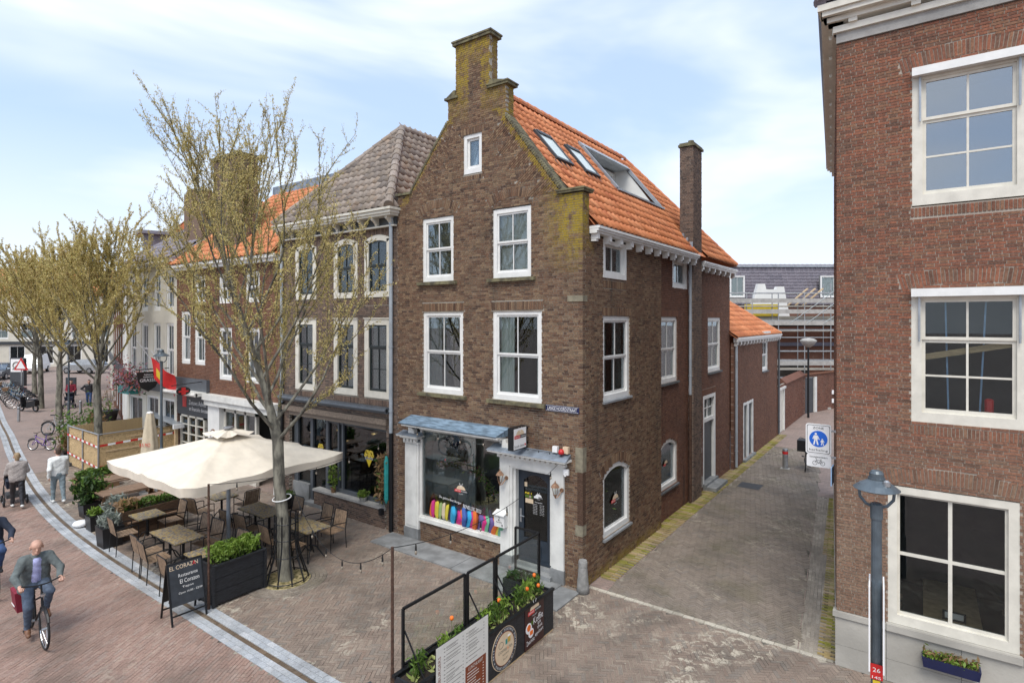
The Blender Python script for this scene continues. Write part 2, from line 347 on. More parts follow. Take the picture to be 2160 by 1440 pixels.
pbr('joint', (.085,.078,.066), 1., var=.5, scale=1.3, bump=.4, bscale=60, col2=(.26,.235,.19))
def farpave():
    m, nt, b = nodes('far_paving'); g = G(nt); p = g.pos()
    br = g.n('ShaderNodeTexBrick'); mp = g.n('ShaderNodeMapping'); mp.inputs['Rotation'].default_value = (0,0,R_(-60)); g.put(p, mp.inputs['Vector']); g.put(mp.outputs[0], br.inputs['Vector'])
    br.inputs['Color1'].default_value = (.245,.18,.155,1); br.inputs['Color2'].default_value = (.33,.245,.21,1); br.inputs['Mortar'].default_value = (.17,.14,.12,1)
    br.inputs['Scale'].default_value = 1; br.inputs['Brick Width'].default_value = .21; br.inputs['Row Height'].default_value = .07; br.inputs['Mortar Size'].default_value = .006; br.inputs['Bias'].default_value = 0
    c = g.mix(g.math('MULTIPLY', g.mapr(g.noise(p, .7, 5, .6), .4, .75), .4), br.outputs['Color'], (.13,.11,.1))
    c = g.mix(g.math('MULTIPLY', g.mapr(g.noise(p, 6, 4), .4, .7), .25), c, (.27,.22,.2))
    g.put(c, b.inputs['Base Color']); b.inputs['Roughness'].default_value = .75
    g.put(g.bump(g.math('MULTIPLY', br.outputs['Fac'], -1.), .3, .006), b.inputs['Normal'])
farpave()
def mosaic():
    m, nt, b = nodes('mosaic'); g = G(nt); p = g.pos()
    v = g.n('ShaderNodeTexVoronoi', feature='F1', distance='CHEBYCHEV'); g.put(p, v.inputs['Vector']); v.inputs['Scale'].default_value = 27; v.inputs['Randomness'].default_value = .35
    s = g.n('ShaderNodeSeparateColor'); g.put(v.outputs['Color'], s.inputs[0])
    c = g.ramp(s.outputs[0], [(.36,.25,.07),(.10,.10,.13),(.40,.30,.11),(.22,.20,.17),(.33,.23,.08),(.13,.115,.12),(.36,.30,.18)], True)
    e = g.n('ShaderNodeTexVoronoi', feature='DISTANCE_TO_EDGE'); g.put(p, e.inputs['Vector']); e.inputs['Scale'].default_value = 27; e.inputs['Randomness'].default_value = .35
    c = g.mix(g.mapr(e.outputs['Distance'], .0, .09, 1, 0), c, (.28,.24,.18))
    g.put(c, b.inputs['Base Color']); b.inputs['Roughness'].default_value = .35
mosaic()
def stripes(name, a, b_, axis, scale):
    m, nt, b = nodes(name); g = G(nt); tc = g.n('ShaderNodeTexCoord'); z = g.xyz(tc.outputs['Object'])
    f = g.mapr(g.math('FRACT', g.math('MULTIPLY', z[axis], scale)), .78, .84); c = g.mix(f, a, b_)
    g.put(g.mix(g.mapr(g.noise(g.pos(), 20, 3), .3, .7), c, g.mix(.3, c, (.05,.04,.03))), b.inputs['Base Color']); b.inputs['Roughness'].default_value = .6
def leafmat(name, cols, trans=.25):
    m, nt, b = nodes(name); g = G(nt); c = g.ramp(g.rnd(), cols); c = g.mix(.4, c, g.mix(g.mapr(g.noise(g.pos(), 2.2, 3), .3, .7), (.33,.33,.33), (.7,.7,.7)), 'OVERLAY')
    g.put(c, b.inputs['Base Color']); b.inputs['Roughness'].default_value = .5; b.inputs['Specular IOR Level'].default_value = .3
    out = nt.nodes['Material Output']; t = g.n('ShaderNodeBsdfTranslucent'); g.put(c, t.inputs[0]); mx = g.n('ShaderNodeMixShader'); mx.inputs[0].default_value = trans
    nt.links.new(b.outputs[0], mx.inputs[1]); nt.links.new(t.outputs[0], mx.inputs[2]); nt.links.new(mx.outputs[0], out.inputs[0]); return m
leafmat('bud', [(.48,.375,.12),(.60,.51,.21),(.45,.39,.12),(.64,.53,.25),(.53,.39,.165)], .35)
leafmat('leaf_green', [(.05,.10,.018),(.085,.155,.025),(.12,.20,.035),(.065,.12,.02)])
leafmat('leaf_bright', [(.11,.19,.025),(.17,.26,.035),(.22,.31,.06),(.09,.16,.02)])
leafmat('leaf_dark', [(.022,.05,.014),(.04,.075,.02),(.03,.06,.016)])
leafmat('leaf_grey', [(.25,.29,.25),(.34,.37,.33),(.18,.22,.18)])
leafmat('leaf_dry', [(.22,.13,.06),(.30,.19,.09),(.16,.10,.05)])
leafmat('leaf_lime', [(.25,.30,.08),(.36,.38,.15),(.19,.25,.05)])
leafmat('flowers', [(.55,.06,.05),(.6,.22,.28),(.45,.40,.55),(.62,.18,.06),(.5,.08,.15),(.6,.5,.5),(.12,.18,.05)])
M = MATS
# ------------------------------------------------------------------ brickwork
BR_H, BR_C = .0405, .0505          # brick height, course height
def sub_iv(iv, a, b):
    out = []
    for x, y in iv:
        if b <= x or a >= y: out.append((x, y)); continue
        if a > x: out.append((x, a))
        if b < y: out.append((b, y))
    return out
def op_iv(o, z, grow=0.):
    """interval an opening takes out of the wall at height z"""
    if o['z0']-1e-6 <= z < o['z1']: return o['u0'], o['u1']
    r = o.get('rise', 0)
    if r and o['z1'] <= z < o['z1']+r+grow:
        w = o['u1']-o['u0']; R0 = (w*w/4+r*r)/(2*r); h = z-o['z1']; q = (R0+grow)**2-(R0-r+h)**2
        if q <= 0: return None
        hw = min(math.sqrt(q), w/2+grow); c = (o['u0']+o['u1'])/2; return c-hw, c+hw
    return None
def brick_boxes(w, A):
    """A rows: u, z, length, height, angle, proud, depth"""
    u, z, L, H, an, pr, dp = A.T; n = len(u); c, s = np.cos(an), np.sin(an)
    vs = np.zeros((n, 8, 3))
    for k, (a, b) in enumerate(((-1,-1),(1,-1),(1,1),(-1,1))):
        du = a*L/2*c-b*H/2*s; dz = a*L/2*s+b*H/2*c
        for j, nn in ((0, pr), (4, -dp)):
            vs[:, k+j] = w.O+np.outer(u+du, w.U)+np.outer(nn, w.N); vs[:, k+j, 2] += z+dz
    base = np.array([(0,1,2,3),(0,4,5,1),(1,5,6,2),(2,6,7,3),(3,7,4,0)])
    fs = (np.arange(n)[:, None, None]*8+base).reshape(-1, 4)
    return vs.reshape(-1, 3), fs
def brick_wall(house, rec, name, w, z0, z1, outline, ops=(), soldiers=(), mat='brick_brown', mort='mortar', depth=.1, moss=None, zone=None, extra=None, backn=-.009, BL=.155, HD=.074, C=.0505, BH=.0405):
    """bricks in Flemish bond on a recessed mortar bed; openings stay open; flat or bowed soldier arches over them"""
    rows = []; mort_iv = []
    nr = int(round((z1-z0)/C)); J = .0105
    for i in range(nr):
        zc = z0+(i+.5)*C; iv = outline(zc)
        for o in ops:
            q = op_iv(o, zc)
            if q: iv = sub_iv(iv, *q)
        mort_iv.append((z0+i*C, z0+(i+1)*C, tuple((round(a, 3), round(b, 3)) for a, b in iv)))
        for s_ in soldiers:
            if 'rise' in s_:
                wd = s_['u1']-s_['u0']; r = s_['rise']; R0 = (wd*wd/4+r*r)/(2*r); uc = (s_['u0']+s_['u1'])/2; dz = zc-(s_['z0']+r-R0); q = None
                if 0 < dz < R0+s_['h']:
                    ho = min(math.sqrt((R0+s_['h'])**2-dz*dz), wd/2/max(R0-r, .01)*dz+.01); hi = math.sqrt(R0*R0-dz*dz) if dz < R0 else 0
                    if ho > hi:
                        iv = sub_iv(iv, uc+hi, uc+ho); iv = sub_iv(iv, uc-ho, uc-hi)
            else: q = (s_['u0'], s_['u1']) if s_['z0']-.02 < zc < s_['z1']+.02 else None
            if q: iv = sub_iv(iv, *q)
        off = (BL+HD+2*J)*(.5 if i % 2 else 0)+.013*(i % 3)
        for a, b in iv:
            per = BL+HD+2*J; k = math.floor((a-off)/per)-1; x = off+k*per
            while x < b:
                for L in (BL, HD):
                    p, q = max(x, a), min(x+L, b)
                    if q-p > .025: rows.append(((p+q)/2, zc, q-p, BH, 0, random.uniform(-.003, .003), depth))
                    x += L+J
    for s_ in soldiers:
        if 'rise' in s_:
            wd = s_['u1']-s_['u0']; r = s_['rise']; R0 = (wd*wd/4+r*r)/(2*r); uc = (s_['u0']+s_['u1'])/2; zc = s_['z0']+r-R0; am = math.asin(min(1, wd/2/R0)); n = int(2*am*(R0+s_['h']/2)/(C+.001))
            for k in range(n):
                t = -am+(k+.5)*2*am/n; rr = R0+s_['h']/2; rows.append((uc+rr*math.sin(t), zc+rr*math.cos(t), BH, s_['h'], -t, random.uniform(0, .004), depth))
        else:
            n = int((s_['u1']-s_['u0'])/C); du = (s_['u1']-s_['u0'])/n
            for k in range(n): rows.append((s_['u0']+(k+.5)*du, (s_['z0']+s_['z1'])/2, du-.011, s_['z1']-s_['z0'], (k+.5-n/2)/n*-s_.get('fan', 0), random.uniform(0, .003), depth))
    A = np.array(rows)
    if zone is not None:
        A = A[~zone(A[:, 0], A[:, 1])]
        if extra is not None and len(extra): A = np.vstack([A, extra])
    mb = MB(); i = 0
    while i < len(mort_iv):
        j = i
        while j+1 < len(mort_iv) and mort_iv[j+1][2] == mort_iv[i][2]: j += 1
        for a, b in mort_iv[i][2]: mb.wb(w, a+.002, b-.002, -depth+.004, backn, mort_iv[i][0], mort_iv[j][1])
        i = j+1
    wo = put(name, mb, M[mort], house)
    rec.append(dict(w=w, A=A, mat=mat, wo=wo, moss=moss, BL=BL, BH=BH)); return wo
def finish_bricks(rec, limit=300, pname='brick'):
    """the bricks that show largest become objects of their own; the others of each wall are joined"""
    cand = []
    for k, r in enumerate(rec):
        A = r['A']; P = r['w'].O+np.outer(A[:, 0], r['w'].U); P[:, 2] += A[:, 1]; d = P-CAM; dist = np.linalg.norm(d, axis=1)
        face = -(d@r['w'].N)/dist; ok = (np.abs(A[:, 2]-r.get('BL', 9)) < .003) & (A[:, 4] == 0) & (face > .05)
        dep = d@V(-.5828,.8126,0); px = 1080+1205*(d@V(.8126,.5828,0))/dep; py = 676-1205*d[:, 2]/dep
        ok &= (px > 20) & (px < 2140) & (py > 10) & (py < 1430) & (dep > 0)
        m = r['moss'](A[:, 0], A[:, 1]) if r['moss'] else np.zeros(len(A)); r['m'] = m; ok &= m < .05
        sc = face/dist**2
        for i in np.nonzero(ok)[0]: cand.append((sc[i], k, i))
    cand.sort(reverse=True); pick = {}
    for s_, k, i in cand[:limit]: pick.setdefault(k, []).append(i)
    for k, r in enumerate(rec):
        w = r['w']; A = r['A']; ids = pick.get(k, [])
        if ids:
            vs, fs = brick_boxes(Wall((0,0,0), w.U, w.N), np.array([[0, 0, r['BL'], r['BH'], 0, 0, .1]])); me = mesh('brick', vs, fs)
            for i in ids:
                o = link(pname, me, M[r['mat']], r['wo']); o.location = w.p(A[i, 0], A[i, 5], A[i, 1])
        keep = np.ones(len(A), bool); keep[ids] = False; B = A[keep]
        if len(B):
            vs, fs = brick_boxes(w, B); me = mesh('brickwork', vs, fs, np.repeat(RNG.random(len(B)), 5), np.repeat(r['m'][keep], 5) if r['moss'] else None)
            link('brickwork', me, M[r['mat']], r['wo'], 'stuff')
# ------------------------------------------------------------------ windows
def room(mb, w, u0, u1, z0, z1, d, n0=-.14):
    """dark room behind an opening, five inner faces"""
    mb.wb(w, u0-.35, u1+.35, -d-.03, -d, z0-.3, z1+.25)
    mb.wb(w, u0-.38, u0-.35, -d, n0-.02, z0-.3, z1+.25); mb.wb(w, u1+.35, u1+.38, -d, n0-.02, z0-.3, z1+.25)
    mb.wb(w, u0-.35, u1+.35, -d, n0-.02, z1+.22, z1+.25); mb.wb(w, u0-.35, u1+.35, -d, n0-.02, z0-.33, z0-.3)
def curtain(w, u0, u1, z0, z1, n, amp=.02, wl=.09):
    mb = MB(); k = max(4, int((u1-u0)/wl*6)); us = np.linspace(u0, u1, k+1)
    vs = [w.p(u, n+amp*math.sin(2*math.pi*(u-u0)/wl+1.3*math.sin(u*9)), z) for z in (z0, z1) for u in us]
    mb.add(vs, [(i, i+1, i+k+2, i+k+1) for i in range(k)]); return mb
def window(house, w, u0, u1, z0, z1, cols=2, rows=(1, 1), split=.5, fw=.1, sw=.045, bar=.022, frame='white_paint', sash=None, n=-.03, glass='glass', rise=0., sill=None, curt=(), bot=.12, top=None, inner='interior_dim', rd=.9, proud=0., label=None, side=None):
    """sash window: fixed frame, two sashes with glazing bars, one pane object per light"""
    sash = sash or frame; top = fw if top is None else top; f = MB(); d = .1
    f.wb(w, u0, u0+fw, n-d, n+proud, z0, z1); f.wb(w, u1-fw, u1, n-d, n+proud, z0, z1)
    f.wb(w, u0+fw, u1-fw, n-d, n+proud, z0, z0+bot)
    if rise:
        wd = u1-u0; R0 = (wd*wd/4+rise*rise)/(2*rise); uc = (u0+u1)/2; zc = z1+rise-R0; am = math.asin(min(1, wd/2/R0))
        po = [(uc+R0*math.sin(t), zc+R0*math.cos(t)) for t in np.linspace(-am, am, 13)]
        Ri = R0-top; zl = z1-top*.2; ai = math.asin(min(1, (wd/2-fw)/Ri)); pi_ = [(uc+Ri*math.sin(t), zc+Ri*math.cos(t)) for t in np.linspace(-ai, ai, 13)]
        for k in range(12): f.prism([pi_[k], pi_[k+1], po[k+1], po[k]], n-d, n+proud, w)
        zt = z1+rise-top
    else:
        f.wb(w, u0+fw, u1-fw, n-d, n+proud, z1-top, z1); zt = z1-top
    win = put('window', f, M[frame], house, label=label)
    a, b, c, e = u0+fw, u1-fw, z0+bot, zt; zm = c+(e-c)*split if len(rows) > 1 else e
    lights = [(c, zm, rows[0], n-.05)]+([(zm, e, rows[1], n-.025)] if len(rows) > 1 else [])
    for li, (p, q, nr, nn) in enumerate(lights):
        s_ = MB(); q2 = q-.0; sb = sw*1.35 if li == 0 else sw
        s_.wb(w, a, a+sw, nn-.045, nn, p, q2); s_.wb(w, b-sw, b, nn-.045, nn, p, q2); s_.wb(w, a+sw, b-sw, nn-.045, nn, p, p+sb); s_.wb(w, a+sw, b-sw, nn-.045, nn, q2-sw, q2)
        gu = np.linspace(a+sw, b-sw, cols+1); gz = np.linspace(p+sb, q2-sw, nr+1)
        for x in gu[1:-1]: s_.wb(w, x-bar/2, x+bar/2, nn-.035, nn-.004, p+sb, q2-sw)
        for y in gz[1:-1]: s_.wb(w, a+sw, b-sw, nn-.034, nn-.006, y-bar/2, y+bar/2)
        so_ = put('sash', s_, M[sash], win)
        for i in range(cols):
            for j in range(nr):
                g = MB(); g.wb(w, gu[i]+.001, gu[i+1]-.001, nn-.024, nn-.018, gz[j]+.001, gz[j+1]-.001); put('pane', g, M[glass], win)
    for cu in curt:
        kind, c0, c1, v0, v1 = cu; x0 = a+(b-a)*c0; x1 = a+(b-a)*c1; y0 = c+(e-c)*v0; y1 = c+(e-c)*v1
        if kind == 'blind':
            mb = MB()
            for y in np.arange(y0, y1, .035): mb.obox(w.p((x0+x1)/2, n-.135, y), w.U*(x1-x0)/2, w.N*.006+V(0,0,.0155), w.N*.0008)
            put('blind', mb, M['blind'], win)
        else: put('curtain', curtain(w, x0, x1, y0, y1, n-.15, .012 if kind == 'net' else .025, .06 if kind == 'net' else .1), M['net' if kind == 'net' else 'drape'], win, smooth=True)
    if sill:
        s_ = MB(); s_.wb(w, u0-sill[0], u1+sill[0], -.05, sill[1], z0-sill[2], z0-.004); put('sill', s_, M[sill[3]], win)
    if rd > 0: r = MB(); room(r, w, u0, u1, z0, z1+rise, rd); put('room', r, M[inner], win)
    else: put('backing', MB().wb(w, u0+.02, u1-.02, n-.3, n-.25, z0, z1), M[inner], win)
    return win
# ------------------------------------------------------------------ pantile roofs
def pantile(tw, th, amp=.024):
    ts = np.linspace(0, 1.12, 9); h = amp*(np.cos(2*math.pi*(ts-.18))+.35*np.cos(4*math.pi*(ts-.1))); k = len(ts); L = th+.05
    vs = [(t*tw, -.01, .034+y) for t, y in zip(ts, h)]+[(t*tw, L, .008+y) for t, y in zip(ts, h)]+[(t*tw, -.008, .012+y) for t, y in zip(ts, h)]
    fs = [(i, i+1, k+i+1, k+i) for i in range(k-1)]+[(2*k+i, 2*k+i+1, i+1, i) for i in range(k-1)]
    return np.array(vs), fs
def tile_field(parent, rec, O, U, Sd, width, length, mask, tw=.232, th=.33, mat='tile_orange', s0=0.):
    O, U, Sd = V(*O), V(*U), V(*Sd); N = np.cross(U, Sd); N /= np.linalg.norm(N)
    nu, ns = int(width/tw), int((length-s0)/th)+1; P = []
    for j in range(ns):
        for i in range(nu):
            u, s_ = i*tw, s0+j*th
            if mask(u+tw/2, s_+th/2): P.append((u, s_))
    rec.append(dict(O=O, U=U, S=Sd, N=N, P=np.array(P), tw=tw, th=th, mat=mat, parent=parent))
def finish_tiles(rec, limit=300):
    cand = []
    for k, r in enumerate(rec):
        W3 = r['O']+np.outer(r['P'][:, 0], r['U'])+np.outer(r['P'][:, 1], r['S']); d = W3-CAM; dist = np.linalg.norm(d, axis=1); sc = -(d@r['N'])/dist**3; r['W'] = W3
        for i in np.nonzero(sc > 0)[0]: cand.append((sc[i], k, i))
    cand.sort(reverse=True); pick = {}
    for s_, k, i in cand[:limit]: pick.setdefault(k, set()).add(i)
    for k, r in enumerate(rec):
        tv, tf = pantile(r['tw'], r['th']); ids = pick.get(k, set()); base = tv[:, :1]*r['U']+tv[:, 1:2]*r['S']+tv[:, 2:]*r['N']
        if ids:
            me = mesh('roof_tile', base, tf)
            for i in ids:
                o = link('roof_tile', me, M[r['mat']], r['parent'], smooth=True); o.location = r['W'][i]+r['N']*random.uniform(0, .005)
        rest = [i for i in range(len(r['P'])) if i not in ids]
        if rest:
            vs = (r['W'][rest][:, None, :]+base[None]+RNG.uniform(0, .006, (len(rest), 1, 1))*r['N']).reshape(-1, 3); k_ = len(tv)
            fs = (np.arange(len(rest))[:, None, None]*k_+np.array(tf)).reshape(-1, 4); me = mesh('tiling', vs, fs, np.repeat(RNG.random(len(rest)), len(tf)))
            link('tiling', me, M[r['mat']], r['parent'], 'stuff', smooth=True)
def ridge_tiles(parent, p, q, mat='tile_orange', r=.12, n=None, name='ridge_tile', lift=.02):
    p, q = V(*p), V(*q); L = np.linalg.norm(q-p); d = (q-p)/L; x = np.cross(d, V(0,0,1)); x /= np.linalg.norm(x); y = np.cross(x, d); n = n or int(L/.36)
    mb = MB(); vs = []; sg = L/n
    for t, rr in ((-.03, r), (sg, r*.86)):
        for a in np.linspace(-.15*math.pi, 1.15*math.pi, 9): vs.append(d*t+x*rr*math.cos(a)+y*rr*math.sin(a))
    mb.add(vs, [(i, i+1, i+10, i+9) for i in range(8)]+[tuple(range(8, -1, -1))]); me = mesh(name, mb.v, mb.f)
    for k in range(n): o = link(name, me, M[mat], parent, smooth=False); o.location = p+d*sg*k+V(0,0,lift)
# ------------------------------------------------------------------ ground and paving
def in_poly(x, y, poly):
    ins = np.zeros(len(x), bool); n = len(poly); j = n-1
    for i in range(n):
        xi, yi = poly[i]; xj, yj = poly[j]
        c = ((yi > y) != (yj > y)) & (x < (xj-xi)*(y-yi)/(yj-yi+1e-12)+xi); ins ^= c; j = i
    return ins
g_ = MB(); g_.add([(-600,-300,-.012),(300,-300,-.012),(300,600,-.012),(-600,600,-.012)], [(0,1,2,3)])
ground = struct(put('ground', g_, M['far_paving']))
def herring(poly, ang, L=.2, Wd=.0665, org=(0,0)):
    x0, y0 = np.min(poly, 0)-.4; x1, y1 = np.max(poly, 0)+.4; c = V((x0+x1)/2, (y0+y1)/2); R0 = math.hypot(x1-x0, y1-y0)/2; n = int(R0/Wd)+6
    P = []
    for j in range(-n//3-2, n//3+3):
        i = np.arange(-n, n+1); tx, ty = i+3*j, i-3*j
        P.append(np.stack([tx+1.5, ty+.5, np.zeros_like(tx)], 1)); P.append(np.stack([tx+3.5, ty-.5, np.ones_like(tx)], 1))
    P = np.concatenate(P).astype(float); P[:, :2] *= Wd; ca, sa = math.cos(ang), math.sin(ang)
    x = c[0]+P[:, 0]*ca-P[:, 1]*sa; y = c[1]+P[:, 0]*sa+P[:, 1]*ca; ok = in_poly(x, y, poly)
    return np.stack([x[ok], y[ok], ang+P[ok, 2]*math.pi/2], 1)
def running(poly, ang, L=.2, Wd=.0665):
    x0, y0 = np.min(poly, 0)-.4; x1, y1 = np.max(poly, 0)+.4; c = V((x0+x1)/2, (y0+y1)/2); R0 = math.hypot(x1-x0, y1-y0)/2
    a, b = np.meshgrid(np.arange(-int(R0/L)-2, int(R0/L)+3), np.arange(-int(R0/Wd)-2, int(R0/Wd)+3)); a = a.ravel(); b = b.ravel()
    u = (a+.5*(b % 2))*L; v = b*Wd; x = c[0]+u*math.cos(ang)-v*math.sin(ang); y = c[1]+u*math.sin(ang)+v*math.cos(ang); ok = in_poly(x, y, poly)
    return np.stack([x[ok], y[ok], np.full(ok.sum(), ang)], 1)
def paving(name, poly, B, mat, ind=0, L=.2, Wd=.0665, gap=.006, bed='joint', zb=-.006, zt=.0, pname='paving_brick'):
    mb = MB(); mb.add([(a, b, zb) for a, b in poly], [tuple(range(len(poly)))]); bedo = struct(put(name, mb, M[bed]))
    d = np.column_stack([B[:, :2], np.zeros(len(B))])-CAM; dep = d@V(-.5828,.8126,0); px = 1080+1205*(d@V(.8126,.5828,0))/dep; py = 676-1205*d[:, 2]/dep
    inview = (px > -5) & (px < 2165) & (py < 1445) & (dep > 0); vis = (dep > 1.5) & (px > -900) & (px < 3000) & (py < 2400)
    order = np.argsort(np.where(inview, dep, 1e9))[:ind]; n = len(B)
    hl, hw = (L-gap)/2, (Wd-gap)/2
    loc = np.array([(-hl,-hw),(hl,-hw),(hl,hw),(-hl,hw)]); base = np.array([(4,5,6,7),(0,1,5,4),(1,2,6,5),(2,3,7,6),(3,0,4,7)])
    def boxes(C):
        k = len(C); c, s_ = np.cos(C[:, 2]), np.sin(C[:, 2]); vs = np.zeros((k, 8, 3)); tz = zt+RNG.uniform(-.0022, .0022, k); tlt = RNG.normal(0, .0009, (k, 2))
        for q in range(4):
            for w_, sh in ((0, 1.), (4, .985)):
                lx, ly = loc[q]*sh; vs[:, q+w_, 0] = C[:, 0]+lx*c-ly*s_; vs[:, q+w_, 1] = C[:, 1]+lx*s_+ly*c
                vs[:, q+w_, 2] = -.02 if w_ == 0 else tz+tlt[:, 0]*np.sign(lx)+tlt[:, 1]*np.sign(ly)
        return vs.reshape(-1, 3), (np.arange(k)[:, None, None]*8+base).reshape(-1, 4)
    if ind:
        vs, fs = boxes(np.zeros((1, 3))); me = mesh(pname, vs, fs)
        for i in order: o = link(pname, me, M[mat], bedo); o.location = (B[i, 0], B[i, 1], random.uniform(-.002, .002)); o.rotation_euler = (0, 0, B[i, 2])
    keep = vis.copy(); keep[order] = False
    if not keep.sum(): return bedo
    vs, fs = boxes(B[keep])
    link(pname.replace('brick', 'field') if 'brick' in pname else 'stone_field', mesh('paving', vs, fs, np.repeat(RNG.random(keep.sum()), 5)), M[mat], bedo, 'stuff')
    return bedo
# channel line of the gutter, seen from above
CH = [(-60,4.6),(-49.5,1.45),(-38,-.9),(-30.2,-2.27),(-25.7,-3.1),(-19.4,-4.18),(-15.7,-4.68),(-13,-4.93),(-10.9,-5.04),(-9.1,-5.09),(-7.2,-5.1),(-5.3,-5.1),(-2.4,-5.12),(4,-5.16)]
def smooth_line(P, n=12):
    P = np.array(P); out = []
    for i in range(len(P)-1):
        a, b, c, d = P[max(i-1,0)], P[i], P[i+1], P[min(i+2,len(P)-1)]
        for t in np.linspace(0, 1, n, endpoint=False): out.append(.5*((2*b)+(-a+c)*t+(2*a-5*b+4*c-d)*t*t+(-a+3*b-3*c+d)*t**3))
    return np.array(out+[P[-1]])
CHL = smooth_line(CH)
def offset(Ln, d):
    t = np.gradient(Ln, axis=0); t /= np.linalg.norm(t, axis=1)[:, None]; return Ln+np.stack([-t[:, 1], t[:, 0]], 1)*d
def band(name, d0, d1, mat, z, piece, xlim=-26):
    a, b = offset(CHL, d0), offset(CHL, d1); k = len(a); mb = MB()
    mb.add([(p[0], p[1], z-.006) for p in a]+[(p[0], p[1], z-.006) for p in b], [(i, i+1, k+i+1, k+i) for i in range(k-1)])
    o = struct(put(name, mb, M['joint']))
    # separate stones along the band
    m = offset(CHL, (d0+d1)/2); s_ = np.concatenate([[0], np.cumsum(np.linalg.norm(np.diff(m, axis=0), axis=1))]); wd = abs(d1-d0)
    rows = []; rn = []; rws = 2 if wd > .15 else 1
    for rr in range(rws):
        q = 0.+rr*piece*.5
        while q < s_[-1]-piece:
            x = np.interp(q+piece/2, s_, m[:, 0]); y = np.interp(q+piece/2, s_, m[:, 1]); x2 = np.interp(q+piece/2+.05, s_, m[:, 0]); y2 = np.interp(q+piece/2+.05, s_, m[:, 1])
            an = math.atan2(y2-y, x2-x); of = (rr+.5)/rws*wd-wd/2
            rows.append((x-math.sin(an)*of, y+math.cos(an)*of, an)); q += piece
    B = np.array(rows); hl, hw = piece/2-.003, wd/rws/2-.003; vs = []; near = B[:, 0] > -70
    B = B[near]; k = len(B); out = np.zeros((k, 8, 3)); c, s2 = np.cos(B[:, 2]), np.sin(B[:, 2]); tz = z+RNG.uniform(-.0015, .002, k)
    for qi, (lx, ly) in enumerate(((-hl,-hw),(hl,-hw),(hl,hw),(-hl,hw))):
        for w_ in (0, 4):
            out[:, qi+w_, 0] = B[:, 0]+lx*c-ly*s2; out[:, qi+w_, 1] = B[:, 1]+lx*s2+ly*c; out[:, qi+w_, 2] = -.02 if w_ == 0 else tz
    base = np.array([(4,5,6,7),(0,1,5,4),(1,2,6,5),(2,3,7,6),(3,0,4,7)]); d = np.column_stack([B[:, :2], np.zeros(k)])-CAM; dep = d@V(-.5828,.8126,0); py = 676+1205*5.6/dep
    order = [i for i in np.argsort(np.where((py < 1440) & (dep > 0), dep, 1e9))[:130]]
    for i in order:
        me = mesh('band_stone', out[i], base.tolist()); oo = link('band_stone' if mat == 'kerb_band' else 'channel_brick', me, M[mat], o)
    keep = np.ones(k, bool); keep[order] = False
    vs = out[keep].reshape(-1, 3); fs = (np.arange(keep.sum())[:, None, None]*8+base).reshape(-1, 4)
    link('stone_field', mesh('stones', vs, fs, np.repeat(RNG.random(keep.sum()), 5)), M[mat], o, 'stuff'); return o
band('gutter_band_upper', .045, .265, 'kerb_band', .007, .2)
band('gutter_band_lower', -.265, -.045, 'kerb_band', .007, .2)
band('gutter_channel', -.043, .043, 'pave_channel', -.002, .2)
up = offset(CHL, .24); lo = offset(CHL, -.24); su = up[(up[:, 0] > -21) & (up[:, 0] < 4)]; slw = lo[(lo[:, 0] > -21) & (lo[:, 0] < 4)]
plaza = [tuple(p) for p in su]+[(9, -5.0), (9, .14), (.12, .14), (-.02, -.02), (-21, -.02)]
paving('plaza_paving', plaza, herring(np.array(plaza), R_(32)), 'pave_plaza', 240)
street = [tuple(p) for p in slw]+[(4, -12), (-21, -12)]
paving('street_paving', street, running(np.array(street), R_(121)), 'pave_street', 60, zb=-.0065)
alley = [(.42, .27), (4.0, .27), (3.02, 10), (2.2, 17), (.4, 17), (.42, .6)]
paving('alley_paving', alley, herring(np.array(alley), R_(58)), 'pave_alley', 120, zb=-.0055)
# straight courses along the right side of the alley and the mossy edging strips
edge = [(4.02, .27), (4.36, .27), (3.36, 10), (3.04, 10)]
paving('alley_edge_paving', edge, running(np.array(edge), R_(96)), 'pave_edge', 0, zb=-.0052)
mossR = [(4.38, .2), (4.585, .2), (3.56, 10), (3.37, 10)]
paving('mossy_edging_right', mossR, running(np.array(mossR), R_(5), .2, .0665), 'pave_moss', 60, zt=.012, pname='mossy_brick')
mossL = [(.02, .75), (.38, .75), (.38, 20), (.02, 20)]
paving('mossy_edging_left', mossL, running(np.array(mossL), R_(0), .36, .0665), 'pave_moss', 60, L=.36, zt=.014, pname='mossy_brick')
# pale row of bricks across the mouth of the alley
row = np.array([(.15+.2*k, .215-.006*k*.2, R_(-.4)) for k in range(22)])
paving('alley_threshold', [(.05,.17),(4.55,.15),(4.55,.265),(.05,.265)], row, 'pave_line', 22, Wd=.1, zt=.006, pname='threshold_brick', zb=.001)
# bluestone slabs before the shop
for i, (a, b, y0, y1) in enumerate(((-5.62,-4.2,-.85,-.1),(-4.19,-2.9,-.85,-.1),(-2.89,-1.6,-.87,-.1),(-1.59,-.45,-1.05,-.1),(-.44,.02,-1.08,-.16))):
    mb = MB(); mb.box(a, b, y0, y1, -.02, .028+.004*(i % 2)); o = struct(put('pavement_slab', mb, M['bluestone']))
mb = MB(); mb.lathe([(.5,0),(.5,.012),(.47,.014),(.1,.014)], (-5.46,-3.3,-.004), 40)
struct(put('tree_pit_soil', mb, M['moss_stone']))
o_ = []
for r0, n in ((.56,46),(.64,52),(.72,58),(.8,64)):
    for k in range(n):
        a = 2*math.pi*k/n; o_.append((-5.46+r0*math.cos(a), -3.3+r0*math.sin(a), a+math.pi/2))
pit = [(-5.46+.85*math.cos(a), -3.3+.85*math.sin(a)) for a in np.linspace(0, 2*math.pi, 41)[:-1]]
